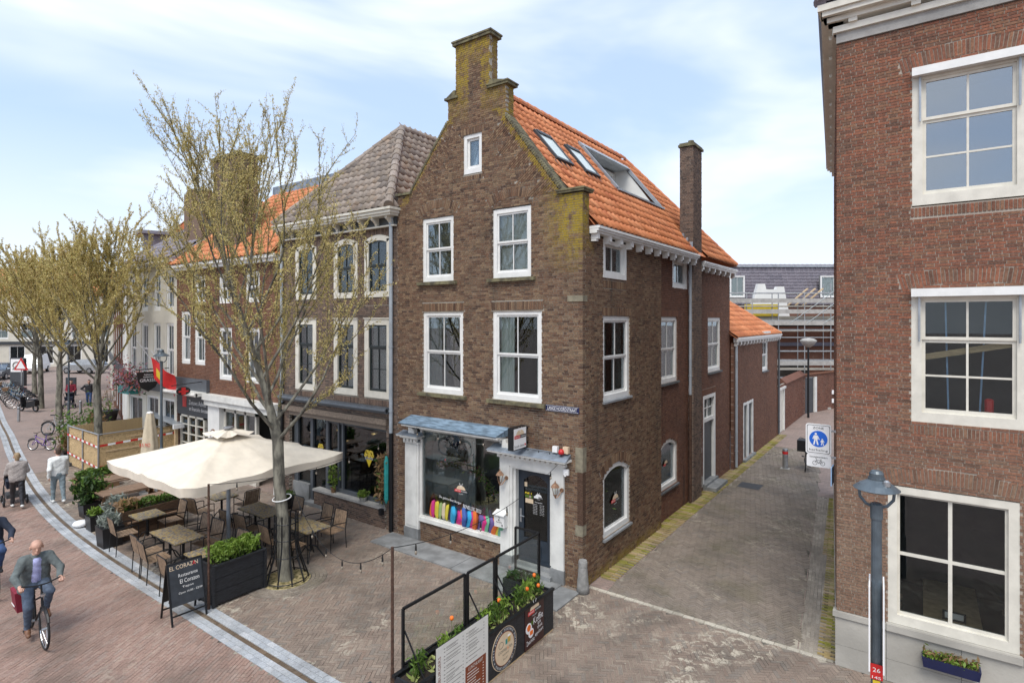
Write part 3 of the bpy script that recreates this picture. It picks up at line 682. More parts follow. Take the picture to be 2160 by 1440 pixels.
paving('tree_pit_paving', pit, np.array(o_), 'pave_alley', 60, L=.078, Wd=.076, zt=.006, zb=.0035, pname='cobble')
# trodden pale spots and grit on the paving
sp = MB(); rs = random.Random(3)
for k in range(170):
    x, y = rs.uniform(-12, 4.2), rs.uniform(-7.5, 3); 
    if -5.7 < x < .1 and y > -.95 or x < .4 and y > -.05: continue
    r = rs.choice((.006,.008,.01,.014)); a0 = rs.random()*6; sp.add([(x+r*(1+.35*math.sin(3*a+a0))*math.cos(a), y+r*math.sin(a), .0085) for a in np.linspace(0, 2*math.pi, 8)[:-1]], [tuple(range(7))])
o = put('pavement_spots', sp, M['pave_line'], None, 'stuff'); tag(o, 'small pale gum and grit spots scattered over the paving', 'spots')
# ------------------------------------------------------------------ corner house
house = thing('corner_house', 'brown brick corner house with stepped chimney gable, orange tiled roof and white shopfront', 'house', (-2.8, 5.8, 0))
FW = Wall((0,0,0), (1,0,0), (0,-1,0)); SW = Wall((0,0,0), (0,1,0), (1,0,0)); SW2 = Wall((-.13,0,0), (0,1,0), (1,0,0))
rec = []
def sl_l(z): return -5.06+(z-8.9)/(10.47-8.9)*(5.06-3.75)
def sl_r(z): return -.54-(z-8.35)*1.44/1.87
def f_out(z):
    if z < 8.3: return [(-5.53, -.002)]
    l = -5.53 if z < 8.88 else sl_l(z) if z < 10.47 else -3.75 if z < 11.0 else -3.5
    r = sl_r(z) if z < 10.22 else -1.98 if z < 11.0 else -2.45
    return [(l, r)] if z < 12.26 else []
F_OPS = [dict(u0=-4.62,u1=-3.57,z0=6.575,z1=8.17), dict(u0=-2.36,u1=-1.29,z0=6.575,z1=8.16), dict(u0=-4.6,u1=-3.265,z0=3.784,z1=5.825), dict(u0=-2.363,u1=-1.013,z0=3.784,z1=5.83),
         dict(u0=-3.257,u1=-2.687,z0=9.115,z1=10.048), dict(u0=-5.1,u1=-1.98,z0=.5,z1=2.92), dict(u0=-2.1,u1=-.43,z0=0,z1=2.55)]
F_SOL = [dict(u0=-4.7,u1=-3.49,z0=8.24,rise=.17,h=.21), dict(u0=-2.44,u1=-1.21,z0=8.23,rise=.17,h=.21), dict(u0=-4.64,u1=-3.22,z0=5.835,z1=6.03,fan=.25), dict(u0=-2.4,u1=-.97,z0=5.84,z1=6.03,fan=.25),
         dict(u0=-3.33,u1=-2.62,z0=10.055,z1=10.2,fan=.2), dict(u0=-3.28,u1=-2.66,z0=8.95,z1=9.06)]
# tumbled brickwork: triangles of bricks laid square to the gable slopes
def tri(left):
    T = []
    n = 5
    for k in range(n):
        if left: a = (sl_l(8.95+k*.3)+.02, 8.95+k*.3); b = (sl_l(8.95+(k+1)*.3)+.02, 8.95+(k+1)*.3); d = (.62, -.5)
        else: a = (sl_r(8.45+k*.36)-.02, 8.45+k*.36); b = (sl_r(8.45+(k+1)*.36)-.02, 8.45+(k+1)*.36); d = (-.66, -.5)
        m = (b[0]+d[0]*.78, b[1]+d[1]*1.0); T.append(np.array([a, b, m]))
    return T
TRI = tri(True)+tri(False)
def zone(u, z):
    q = np.zeros(len(u), bool)
    for t in TRI: q |= in_poly(u, z, t)
    return q
ex = []
for i, t in enumerate(TRI):
    d = t[1]-t[0]; d = d/np.linalg.norm(d); nrm = np.array([-d[1], d[0]]); an = math.atan2(nrm[1], nrm[0]); cen = t.mean(0)
    for a in np.arange(-.8, .8, BR_C):
        for j, b in enumerate(np.arange(-1., 1., .086)):
            p = t[0]+d*(a+.4)+nrm*(b+.04*(int((a+9)/BR_C) % 2)); 
            if in_poly(np.array([p[0]]), np.array([p[1]]), cen+(t-cen)*1.14)[0]: ex.append((p[0], p[1], .08, BR_H, an, random.uniform(.003, .006), .1))
def moss_f(u, z):
    m = np.exp(-((u+.22)/.5)**2)*np.clip((z-6.5)/1.1, 0, 1)*(z < 8.5)*1.35
    m = np.maximum(m, np.clip((z-10.3)/1.2, 0, .85)*(np.abs(u+2.95) > .18)); m = np.maximum(m, np.clip((z-11.6)/.6, 0, .95))
    m = np.maximum(m, .75*(np.abs(u-np.where(z < 10.5, -.54-(z-8.35)*.77, 9)) < .12)); m = np.maximum(m, .55*(np.abs(u-(-5.06+(z-8.9)*.834)) < .14)*(z > 8.6)*(z < 10.6)); return m*(z > 6.6)
brick_wall(house, rec, 'front_wall', FW, 0, 12.26, f_out, F_OPS, F_SOL, moss=moss_f, zone=zone, extra=np.array(ex))
# upright bricks under the shop window
A = [( -4.69+.03+.0505*k, .235, .041, .43, 0, random.uniform(-.002,.002), .06) for k in range(50)]
mb = MB(); mb.wb(FW, -4.7, -2.1, -.12, -.05, 0, .5); wo = put('stall_riser', mb, M['mortar'], house); rec.append(dict(w=Wall((0,.035,0),(1,0,0),(0,-1,0)), A=np.array(A), mat='brick_brown', wo=wo, moss=None))
def s_out(z): return [(.12, 4.42)] if z < 7.42 else [(.12, .29)] if z < 8.3 else []
S_OPS = [dict(u0=.946,u1=2.15,z0=6.555,z1=7.42), dict(u0=.95,u1=2.37,z0=3.8,z1=5.7), dict(u0=.95,u1=2.37,z0=.75,z1=2.1,rise=.22)]
S_SOL = [dict(u0=.9,u1=2.42,z0=5.71,z1=5.9,fan=.2), dict(u0=.88,u1=2.44,z0=2.12,rise=.22,h=.2), dict(u0=.93,u1=2.17,z0=6.33,z1=6.5)]
def moss_s(u, z): return np.where((z > 6.9) & (u < .5), np.clip((z-6.9)/.9, 0, 1), 0)+np.clip((.25-z)/.3, 0, .5)
brick_wall(house, rec, 'side_wall', SW, 0, 8.3, s_out, S_OPS, S_SOL, moss=moss_s)
# the corner itself: whole bricks turning the angle
A = []
for i in range(int(8.3/BR_C)): A.append((.06-.003, (i+.5)*BR_C, .114, BR_H, 0, random.uniform(-.002,.002), .1))
rec.append(dict(w=SW, A=np.array(A), mat='brick_brown', wo=rec[2]['wo'], moss=moss_s))
S2_OPS = [dict(u0=4.63,u1=6.05,z0=3.84,z1=5.7), dict(u0=5.63,u1=6.9,z0=6.55,z1=7.42), dict(u0=4.63,u1=6.05,z0=.84,z1=2.0,rise=.22)]
S2_SOL = [dict(u0=4.6,u1=6.1,z0=5.71,z1=5.9,fan=.2), dict(u0=4.58,u1=6.1,z0=2.02,rise=.22,h=.2)]
brick_wall(house, rec, 'side_wall_recessed', SW2, 0, 7.42, lambda z: [(4.43, 7.05)], S2_OPS, S2_SOL, mat='brick_rear', mort='mortar_red')
S3_OPS = [dict(u0=9.0,u1=10.5,z0=3.84,z1=5.7), dict(u0=8.47,u1=9.87,z0=.0,z1=3.1)]
brick_wall(house, rec, 'side_wall_rear', SW2, 0, 7.3, lambda z: [(7.9, 11.7)], S3_OPS, [dict(u0=8.95,u1=10.55,z0=5.71,z1=5.9,fan=.2), dict(u0=8.42,u1=9.92,z0=3.11,z1=3.3)], mat='brick_rear', mort='mortar_red')
# chimney stack on the side wall
CHW = Wall((.005,0,0), (0,1,0), (1,0,0)); CHF = Wall((0,7.07,0), (1,0,0), (0,-1,0))
brick_wall(house, rec, 'chimney_breast', CHW, 0, 11.0, lambda z: [(7.08, 7.9)], mat='brick_dark', depth=.08)
brick_wall(house, rec, 'chimney_face', CHF, 7.5, 11.0, lambda z: [(-.42, .0)], mat='brick_dark', depth=.08)
mb = MB(); mb.box(-.41, -.08, 7.15, 7.89, 7.2, 11.0); mb.box(-.46, .05, 7.02, 7.96, 11.0, 11.07); mb.box(-.43, .02, 7.05, 7.93, 11.07, 11.12); mb.cyl((-.2, 7.48, 11.12), (-.2, 7.48, 11.28), .1, .09); put('chimney_cap', mb, M['coping'], house)
# gable core behind the bricks, side faces of the stepped top
def gpoly(n0, n1, mb):
    P = [(-5.5,7.3),(-.05,7.3),(-.05,8.28),(sl_r(8.36)-.01,8.3),(-1.99,10.2),(-1.99,10.98),(-2.47,10.98),(-2.47,12.24),(-3.49,12.24),(-3.49,10.98),(-3.74,10.98),(-3.74,10.46),(-5.05,8.9),(-5.5,8.86)]
    k = len(P); vs = [FW.p(a, n0, b) for a, b in P]+[FW.p(a, n1, b) for a, b in P]
    mb.add(vs, [tuple(range(2*k-1, k-1, -1))]+[(i, i+k, (i+1)%k+k, (i+1)%k) for i in range(k)])
mb = MB(); gpoly(-.1, -.3, mb); put('gable_core', mb, M['brick_dark'], house)
TW1 = Wall((-2.45,0,0), (0,1,0), (1,0,0)); TW2 = Wall((-1.98,0,0), (0,1,0), (1,0,0))
brick_wall(house, rec, 'gable_top_side', TW1, 11.06, 12.26, lambda z: [(.105, .31)], depth=.02, moss=lambda u, z: np.full(len(u), .6))
brick_wall(house, rec, 'gable_step_side', TW2, 10.25, 11.0, lambda z: [(.105, .31)], depth=.02, moss=lambda u, z: np.full(len(u), .8))
finish_bricks(rec, 300)
def coping(*hx):
    cp = MB()
    for h in hx: (cp.box if len(h) == 6 else cp.hexa)(*h) if len(h) == 6 else cp.hexa(h)
    put('coping_stone', cp, M['coping'], house)
coping((-3.56,-2.38,-.055,.37,12.262,12.332), (-3.58,-2.36,-.075,.39,12.33,12.37))
coping((-3.83,-3.42,-.05,.36,11.003,11.06), [(-3.8,-.03,11.058),(-3.5,-.03,11.058),(-3.5,.34,11.058),(-3.8,.34,11.058),(-3.55,-.03,11.2),(-3.5,-.03,11.2),(-3.5,.34,11.2),(-3.55,.34,11.2)])
coping((-2.5,-1.9,-.05,.36,11.003,11.062), (-2.52,-1.88,-.07,.38,11.06,11.09), [(-2.45,-.03,11.088),(-1.92,-.03,11.088),(-1.92,.34,11.088),(-2.45,.34,11.088),(-2.45,-.03,11.2),(-2.38,-.03,11.2),(-2.38,.34,11.2),(-2.45,.34,11.2)])
coping((-.6,.055,-.055,.36,8.303,8.352), (-.62,.075,-.075,.38,8.35,8.385)); coping((-5.57,-5.0,-.055,.36,8.87,8.93))
# brick-on-edge along the slopes
for nm, a, b in (('slope_edge', (-.5, 8.36), (-2.0, 10.3)), ('slope_edge', (-5.03, 8.93), (-3.77, 10.46))):
    mb = MB(); L = math.dist(a, b); n = int(L/.065); d = V(b[0]-a[0], 0, b[1]-a[1])/L; x = V(0,1,0); y = np.cross(d, x); y = y*np.sign(y[2])
    for k in range(n): mb.obox(V(a[0], .15, a[1])+d*(k+.5)*L/n+y*(.012+random.uniform(0, .006)), d*.027, x*.168, y*.03)
    put(nm, mb, M['coping'], house)
# corner stones and anchor stone
mb = MB()
for bx in ([(-.17,.004,-.008,.16,2.42,2.95), (-.15,.012,-.014,.14,2.72,2.9)], [(-.17,.004,-.008,.16,1.1,1.33), (-.15,.01,-.013,.14,1.14,1.28)], [(-.36,.006,-.01,.2,6.0,6.13)]):
    mb = MB(); [mb.box(*q) for q in bx]; put('corner_stone', mb, M['sandstone'], house)
mb = MB()
for z in np.arange(1.33, 2.4, BR_C): mb.box(-.12,.008,-.012,.12,z+.004,z+.045)
put('rounded_corner', mb, M['brick_brown'], house)
# windows
wk = dict(sill=(.12,.09,.085,'coping'))
window(house, FW, -4.62,-3.57,6.575,8.17, curt=[('blind',0,1,.02,.98)], **wk); window(house, FW, -2.36,-1.29,6.575,8.16, curt=[('blind',0,1,.0,1)], **wk)
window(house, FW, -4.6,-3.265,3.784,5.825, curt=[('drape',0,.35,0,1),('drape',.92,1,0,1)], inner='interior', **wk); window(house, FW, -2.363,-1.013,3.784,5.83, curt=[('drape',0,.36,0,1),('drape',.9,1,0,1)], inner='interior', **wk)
window(house, FW, -3.257,-2.687,9.115,10.048, cols=1, rows=(1,), fw=.09, sw=.055, curt=[('net',.0,.55,0,1)], label='small single-pane gable window')
window(house, SW, .946,2.15,6.555,7.4, rows=(1,), fw=.09, curt=[('net',0,1,0,1)], proud=.04); window(house, SW, .95,2.37,3.8,5.7, curt=[('drape',0,.3,0,1),('drape',.55,1,0,1)], inner='interior', sill=(.03,.06,.05,'zinc'))
window(house, SW, .95,2.37,.75,2.1, cols=1, rows=(1,), rise=.22, fw=.1, sw=.03, glass='glass_dark', inner='interior', sill=(.03,.06,.05,'zinc'), rd=1.4, label='arched shop window with burger logo and flowers')
window(house, SW2, 4.63,6.05,3.84,5.7, curt=[('net',.45,1,0,1)], sill=(.03,.06,.06,'stone_dark')); window(house, SW2, 5.63,6.9,6.55,7.4, rows=(1,), fw=.09, curt=[('net',0,1,0,1)], proud=.03)
window(house, SW2, 4.63,6.05,.84,2.0, cols=1, rows=(1,), rise=.22, fw=.1, sw=.03, inner='interior_pale', rd=.35, sill=(.03,.06,.05,'stone_dark'))
window(house, SW2, 9.0,10.5,3.84,5.7, curt=[('net',.2,1,0,1)], sill=(.03,.06,.06,'stone_dark'))
# side door with transom light
mb = MB(); w = SW2; mb.wb(w,8.47,8.6,-.14,-.0,.2,3.1); mb.wb(w,9.74,9.87,-.14,.0,.2,3.1); mb.wb(w,8.6,9.74,-.14,.0,2.98,3.1); mb.wb(w,8.6,9.74,-.13,-.02,2.2,2.32); put('side_door_frame', mb, M['white_paint'], house)
mb = MB(); mb.wb(w,8.6,9.74,-.13,-.1,.22,2.2); dr = put('side_door', mb, M['dark_grey'], house); mb = MB(); mb.tube([w.p(8.7,-.06,1.2), w.p(8.7,-.06,1.35)], .015); put('handle', mb, M['steel'], dr)
mb = MB(); mb.wb(w,9.15,9.19,-.1,-.07,2.32,2.98); mb.wb(w,8.6,9.74,-.1,-.075,2.63,2.66); put('glazing_bars', mb, M['white_paint'], house); mb = MB(); mb.wb(w,8.6,9.74,-.115,-.11,2.32,2.98); put('pane', mb, M['glass_dark'], house)
mb = MB(); mb.wb(w,8.45,9.88,-.14,.1,0,.2); mb.wb(w,8.5,9.85,.1,.42,0,.12); put('doorstep', mb, M['bluestone'], house)
mb = MB(); mb.box(-.125,-.105,8.2,8.36,.15,.5); put('vent_grille', mb, M['concrete'], house)
mb = MB(); mb.box(-.13,-.02,7.92,8.0,1.35,1.5); put('doorbell', mb, M['white_paint'], house)
# cornice gutters with brackets
def cornice(parent, y0, y1, x0, zt, proj, nb, mat='white_paint'):
    mb = MB(); mb.box(x0, x0+proj*.72, y0, y1, zt-.15, zt-.1); mb.box(x0, x0+proj*.88, y0, y1, zt-.1, zt-.05); mb.box(x0, x0+proj, y0-.004, y1+.004, zt-.05, zt)
    o = put('cornice', mb, M[mat], parent)
    for k in range(nb):
        y = y0+.12+(y1-y0-.24)*k/(nb-1); m2 = MB(); m2.box(x0, x0+proj*.66, y-.055, y+.055, zt-.26, zt-.15); m2.box(x0, x0+proj*.5, y-.05, y+.05, zt-.31, zt-.26); put('bracket', m2, M[mat], o)
    m3 = MB(); m3.box(x0, x0+proj*.9, y0, y1, zt+.001, zt+.012); put('gutter', m3, M['zinc'], o); return o
cornice(house, .3, 7.0, .002, 7.6, .24, 12); cornice(house, 7.93, 11.95, -.128, 7.5, .24, 7)
def pipe(parent, x, y, z0, z1, r=.045, mat='pipe_grey', name='downpipe', low=None):
    mb = MB(); mb.cyl((x,y,z0),(x,y,z1),r,n=10)
    for z in np.arange(z0+.6, z1, 1.7): mb.cyl((x,y,z-.02),(x,y,z+.02),r*1.25,n=10)
    o = put(name, mb, M[mat], parent, smooth=False)
    if low: m2 = MB(); m2.cyl((x,y,0),(x,y,z0+.02),r*1.12,n=10); put('downpipe_shoe', m2, M[low], parent)
pipe(house, -.06, 6.98, 3.3, 7.35, low='rust')
# roof: deck, tiles, ridge, skylights, roof terrace
RX, RZ, EX, EZ = -2.85, 11.28, .14, 7.64; HY = 8.25; BY = 11.75
sv = V(RX-EX, 0, RZ-EZ); SL = np.linalg.norm(sv); sv = sv/SL
def lrp(s_, y, n=0): return V(EX, y, EZ)+sv*s_+V(sv[2],0,-sv[0])*n
LG = (2.05, 3.92, 4.02, 7.25)    # terrace opening: s0,s1,y0,y1
mb = MB(); D0 = -.03
def rq(s0, s1, y0, y1): mb.add([lrp(s0,y0,D0), lrp(s0,y1,D0), lrp(s1,y1,D0), lrp(s1,y0,D0)], [(0,1,2,3)])
rq(0, LG[0], .28, HY); rq(LG[0], LG[1], .28, LG[2]); rq(LG[0], LG[1], LG[3], HY); rq(LG[1], SL, .28, HY)
mb.add([lrp(0,HY,D0), (EX,BY,EZ+D0), lrp(SL,HY,D0)], [(0,1,2)]); mb.add([(EX,BY,EZ+D0),(-5.7,BY,EZ+D0),lrp(SL,HY,D0)], [(0,1,2)])
mb.add([(-5.7,.28,EZ+.6),(-5.7,BY,EZ+D0),(RX,HY,RZ+D0),(RX,.28,RZ+D0)], [(3,2,1,0)])
roof = put('roof', mb, M['tile_orange'], house)
SKY = [(2.22, 3.26, .98, 1.78), (2.22, 3.26, 2.42, 3.22)]
def rmask(u, s_):
    y = .3+u
    if s_ > SL-.05: return False
    for a, b, c, d in SKY:
        if a-.02 < s_ < b+.02 and c-.02 < y < d+.02: return False
    if LG[0]-.1 < s_ < LG[1]+.1 and LG[2]-.06 < y < LG[3]+.06: return False
    if y > HY and s_ > SL*(BY-y)/(BY-HY): return False
    if s_ < 1.25 and 6.95 < y < 8.0 and s_ < .85: return False
    return True
trec = []; tile_field(roof, trec, lrp(0,.3), (0,1,0), sv, BY-.3, SL, rmask, tw=.225, th=.325); finish_tiles(trec, 300)
ridge_tiles(roof, (RX,.3,RZ), (RX,HY,RZ)); ridge_tiles(roof, (EX-.05,BY-.1,EZ+.02), (RX,HY,RZ), r=.1)
for a, b, c, d in SKY:
    mb = MB(); nn = lambda s_, y, n: lrp(s_, y, n)
    def fr4(mb, s0, s1, y0, y1, n0, n1): mb.hexa([nn(s0,y0,n0),nn(s0,y1,n0),nn(s1,y1,n0),nn(s1,y0,n0),nn(s0,y0,n1),nn(s0,y1,n1),nn(s1,y1,n1),nn(s1,y0,n1)])
    fr4(mb,a,b,c,c+.08,-.02,.1); fr4(mb,a,b,d-.08,d,-.02,.1); fr4(mb,a,a+.09,c+.08,d-.08,-.02,.1); fr4(mb,b-.11,b,c+.08,d-.08,-.02,.12); fr4(mb,a-.14,a,c-.04,d+.04,-.0,.03)
    sk = put('skylight', mb, M['dark_grey'], roof); mb = MB(); fr4(mb,a+.09,b-.11,c+.08,d-.08,.092,.097); put('pane', mb, M['glass_clear'], sk); mb = MB(); fr4(mb,a+.09,b-.11,c+.08,d-.08,.07,.08); put('roller_blind', mb, M['white'], sk)
s0, s1, y0, y1 = LG; lz = lrp(s0,0)[2]; hz = lrp(s1,0)[2]; xl = lrp(s0,0)[0]; xh = lrp(s1,0)[0]; xb = xh-.45
mb = MB(); mb.add([(xl,y0,lz-.15),(xb,y0,lz-.15),(xb,y0,hz),(xh,y0,hz)], [(0,1,2,3)]); mb.add([(xl,y1,lz-.15),(xb,y1,lz-.15),(xb,y1,hz),(xh,y1,hz)], [(3,2,1,0)]); mb.add([(xl,y0,lz-.15),(xl,y1,lz-.15),(xb,y1,lz-.15),(xb,y0,lz-.15)], [(0,1,2,3)]); mb.add([(xb,y0,lz-.15),(xb,y1,lz-.15),(xb,y1,hz),(xb,y0,hz)], [(0,1,2,3)])
ter = put('roof_terrace', mb, M['plaster_white'], roof)
mb = MB(); mb.box(xb, xh+.05, y0, y1, hz-.05, hz-.0); mb.hexa([lrp(s1-.1,y0-.04,.0),lrp(s1-.1,y1+.04,.0),lrp(s1+.05,y1+.04,.0),lrp(s1+.05,y0-.04,.0),lrp(s1-.16,y0-.04,.12),lrp(s1-.16,y1+.04,.12),lrp(s1+.05,y1+.04,.1),lrp(s1+.05,y0-.04,.1)]); put('canopy', mb, M['zinc'], ter)
mb = MB()
for yy in (y0, y1): mb.beam(lrp(s0,yy,.06), lrp(s1*.96,yy,.06), .07, .1)
mb.beam(lrp(s0-.03,y0,.05), lrp(s0-.03,y1+.2,.05), .12, .05); put('flashing', mb, M['zinc'], ter)
TWW = Wall((xb+.06,0,0),(0,1,0),(1,0,0))
for k in range(3): window(ter, TWW, y0+.25+k*1.0, y0+1.2+k*1.0, lz+.1, hz-.12, cols=1, rows=(1,), fw=.07, glass='glass', n=.03, rd=.12, inner='interior_dim', bot=.08, curt=[('net',0,.4,0,1)])
# rear chimney flashings
mb = MB()
for k in range(3): mb.box(-.06-.12*k,.0-.12*k,6.93,7.03,7.85+.14*k,8.02+.14*k)
put('flashing', mb, M['zinc'], house)
# ------------------------------------------------------------------ shopfront of the corner house
def shopfront():
    w = FW; P = house
    for nm, a, b in (('pilaster', -5.19, -4.7),):
        mb = MB(); mb.wb(w,a,b,-.1,.06,.28,2.5); mb.wb(w,a+.06,b-.06,.06,.075,.34,2.42); put(nm, mb, M['old_white'], P)
        mb = MB(); mb.wb(w,a-.015,b+.015,-.05,.085,.0,.28); put('pilaster_base', mb, M['bluestone'], P)
        mb = MB(); mb.wb(w,a-.03,b+.03,-.05,.1,2.45,2.5)
        for k in range(4): mb.wb(w,a+.02+k*.125,a+.09+k*.125,.06,.15,2.5,2.58)
        mb.wb(w,a-.08,b+.06,-.05,.17,2.58,2.63); mb.wb(w,a-.15,b+.1,-.05,.24,2.63,2.67); put('pilaster_capital', mb, M['old_white'], P)
        mb = MB(); mb.hexa([w.p(a-.17,.26,2.67),w.p(b+.12,.26,2.67),w.p(b+.12,-.0,2.67),w.p(a-.17,-.0,2.67),w.p(a-.12,.22,2.685),w.p(b+.08,.22,2.685),w.p(b+.08,.0,2.75),w.p(a-.12,.0,2.75)]); put('capital_cover', mb, M['lead'], P)
    # big window: sill, head, glass, sign transfer, room behind
    mb = MB(); mb.wb(w,-4.7,-2.1,-.14,.05,.5,.6); mb.wb(w,-4.7,-2.1,-.14,.02,.6,.64); mb.wb(w,-4.7,-2.1,-.1,.03,2.82,2.92); mb.wb(w,-4.7,-4.64,-.14,.0,.64,2.82); mb.wb(w,-2.16,-2.1,-.14,.0,.64,2.82); sw_ = put('shop_window', mb, M['old_white'], P)
    mb = MB(); mb.wb(w,-4.64,-2.16,-.06,-.05,.64,2.82); put('pane', mb, M['glass'], sw_)
    mb = MB(); o = w.p(-3.37,-.048,1.46)
    def logo(mb, o, u, v, s, m0=0):
        """bun, knife and fork over a two-colour name bar; materials: red, white, cream, black"""
        o, u, v = V(*o), V(*u), V(*v); n = np.cross(u, v)
        mb.add([o+u*s*.42*math.cos(t)+v*(s*.1+s*.3*math.sin(t)) for t in np.linspace(0, math.pi, 13)], [tuple(range(13))], 0, m0+2)
        for sg in (-1, 1): mb.obox(o+v*s*.42+u*s*.08*sg, u*s*.02+v*s*.0, (v*.14+u*.07*sg)*s, n*.0004, 0, m0+1)
        mb.obox(o-u*s*.3, u*s*.3, v*s*.1, n*.0006, 0, m0); mb.obox(o+u*s*.3, u*s*.3, v*s*.1, n*.0006, 0, m0+3)
        mb.text('ZEEUWSE', o-u*s*.3+n*.001, u, v, s*.09, s*.52, m0+1); mb.text('BURGERS', o+u*s*.3+n*.001, u, v, s*.09, s*.52, m0+1); mb.text('Since 2017', o-v*s*.2+n*.001, u, v, s*.08, s*.4, m0+1)
    logo(mb, o, (1,0,0), (0,0,1), .34); mb.text('De gekste Best Burger', w.p(-3.72,-.048,1.18), (1,0,-.06), (.06,0,1), .075, .72, 1); mb.text('BENELUX 2023', w.p(-3.02,-.048,1.10), (1,0,-.06), (.06,0,1), .09, .56, 1)
    put('window_lettering', mb, [M['red'], M['white'], M['cream'], M['black']], sw_)
    mb = MB(); mb.wb(w,-4.75,-2.0,-2.6,-2.55,0,2.95); mb.wb(w,-4.78,-4.75,-2.6,-.15,.0,2.95); mb.wb(w,-4.75,-2.0,-2.6,-.15,2.95,2.98); mb.wb(w,-4.75,-2.0,-2.6,-.15,.0,.03); put('shop_room', mb, M['interior_shop'], sw_)
    mb = MB(); mb.wb(w,-2.7,-2.0,-2.5,-.9,.1,2.3); mb.wb(w,-3.5,-2.75,-1.9,-1.2,.1,1.5); put('dark_counter', mb, M['black'], sw_); put('daylight_panel', MB().wb(w,-4.75,-3.3,-.55,-.5,.1,2.95), M['interior_shop'], sw_)  # pale panel added close behind the glass to catch daylight for the shop wall
    mb = MB(); mb.wb(w,-4.64,-2.16,-.75,-.12,.56,.63); put('window_seat', mb, M['wood_dark'], sw_)
    # lead canopy over the window
    mb = MB(); mb.hexa([w.p(-5.13,.34,2.97),w.p(-2.02,.34,2.97),w.p(-1.9,.0,2.97),w.p(-5.0,.0,2.97),w.p(-5.14,.36,3.0),w.p(-2.0,.36,3.0),w.p(-1.86,.0,3.17),w.p(-5.02,.0,3.17)]); cv = put('canopy', mb, M['lead_blue'], P)
    mb = MB(); mb.wb(w,-5.0,-1.98,.0,.22,2.9,2.97); mb.wb(w,-5.06,-1.98,.22,.32,2.93,2.97)
    for a in (-5.0, -2.02): mb.prism([(a,2.72),(a+.22,2.72),(a+.2,2.8),(a+.12,2.86),(a+.1,2.92),(a,2.92)] if a < -3 else [(a+.02,2.66),(a+.28,2.66),(a+.24,2.76),(a+.14,2.84),(a+.12,2.92),(a+.02,2.92)], .0, .13, w)
    put('canopy_soffit', mb, M['old_white'], cv)
    # entrance surround
    mb = MB()
    for a, b in ((-2.1,-1.85),(-.68,-.43)): mb.wb(w,a,b,-.1,.05,.3,2.48)
    mb.wb(w,-1.85,-.68,-.1,.05,2.32,2.48); mb.wb(w,-2.1,-.43,-.1,.06,2.48,2.55)
    for a, b in ((-1.85,-1.78),(-.75,-.68)): mb.wb(w,a,b,-.12,.03,.3,2.32)
    for a, b in ((-1.78,-1.72),(-.81,-.75)): mb.wb(w,a,b,-.16,-.02,.3,2.28)
    mb.wb(w,-1.78,-.75,-.12,.03,2.28,2.32); es = put('entrance_surround', mb, M['old_white'], P)
    for a, b in ((-2.115,-1.77),(-.76,-.415)): put('surround_base', MB().wb(w,a,b,-.1,.07,.0,.3), M['bluestone'], es)
    mb = MB(); mb.wb(w,-2.16,-.37,.0,.1,2.5,2.56); mb.wb(w,-2.24,-.32,.0,.2,2.6,2.63); mb.wb(w,-2.32,-.26,.0,.27,2.63,2.67)
    for k in range(13): mb.wb(w,-2.1+.132*k,-2.03+.132*k,.05,.17,2.555,2.605)
    put('entrance_cornice', mb, M['old_white'], es); mb = MB(); mb.hexa([w.p(-2.34,.29,2.67),w.p(-.24,.29,2.67),w.p(-.28,.0,2.67),w.p(-2.3,.0,2.67),w.p(-2.32,.27,2.685),w.p(-.26,.27,2.685),w.p(-.28,.0,2.78),w.p(-2.3,.0,2.78)]); put('cornice_cover', mb, M['lead'], es)
    # door
    mb = MB(); a, b = -1.72, -.81
    mb.wb(w,a,a+.14,-.2,-.14,.2,2.28); mb.wb(w,b-.14,b,-.2,-.14,.2,2.28); mb.wb(w,a+.14,b-.14,-.2,-.14,.2,.72); mb.wb(w,a+.14,b-.14,-.2,-.14,2.18,2.28)
    uc = (a+b)/2
    for k in range(10):
        t0, t1 = -1+k*.2, -1+(k+1)*.2; mb.prism([(uc+.315*t0,2.18),(uc+.315*t1,2.18),(uc+.315*t1,2.15-.14*t1*t1),(uc+.315*t0,2.15-.14*t0*t0)], -.2, -.14, w)
    mb.wb(w,a+.3,b-.3,-.14,-.125,.34,.6); mb.wb(w,a+.02,b-.02,-.14,-.12,.2,.27); dr = put('front_door', mb, M['door_blue'], P)
    mb = MB(); mb.wb(w,a+.14,b-.14,-.175,-.165,.72,2.18); put('pane', mb, M['glass_dark'], dr)
    mb = MB(); mb.wb(w,a+.04,a+.09,-.14,-.125,1.05,1.35); mb.tube([w.p(a+.065,-.1,1.2),w.p(a+.19,-.09,1.2)], .012); put('handle', mb, M['steel'], dr)
    mb = MB(); logo(mb, w.p(-1.2,-.163,1.66), (1,0,0), (0,0,1), .2); mb.text('Openingstijden', w.p(-1.2,-.163,1.55), (1,0,0), (0,0,1), .03, .2, 1)
    for k in range(7):
        mb.text(('Maandag','Dinsdag','Woensdag','Donderdag','Vrijdag','Zaterdag','Zondag')[k], w.p(-1.29,-.163,1.5-.035*k), (1,0,0), (0,0,1), .022, .11, 1); mb.text('12:00 - 21:00', w.p(-1.11,-.163,1.5-.035*k), (1,0,0), (0,0,1), .018, .11, 1)
    put('door_lettering', mb, [M['white'], M['white'], M['white'], M['black']], dr)
    mb = MB(); mb.wb(w,-1.56,-1.38,-.163,-.162,1.7,1.74,m=0); mb.wb(w,-1.56,-1.36,-.163,-.162,1.62,1.68,m=1); mb.wb(w,-1.55,-1.34,-.163,-.162,1.5,1.6,m=2); mb.wb(w,-1.575,-1.5,-.163,-.162,1.86,1.96,m=2); put('stickers', mb, [M['yellow'], M['leaf_green'], M['cream']], dr)
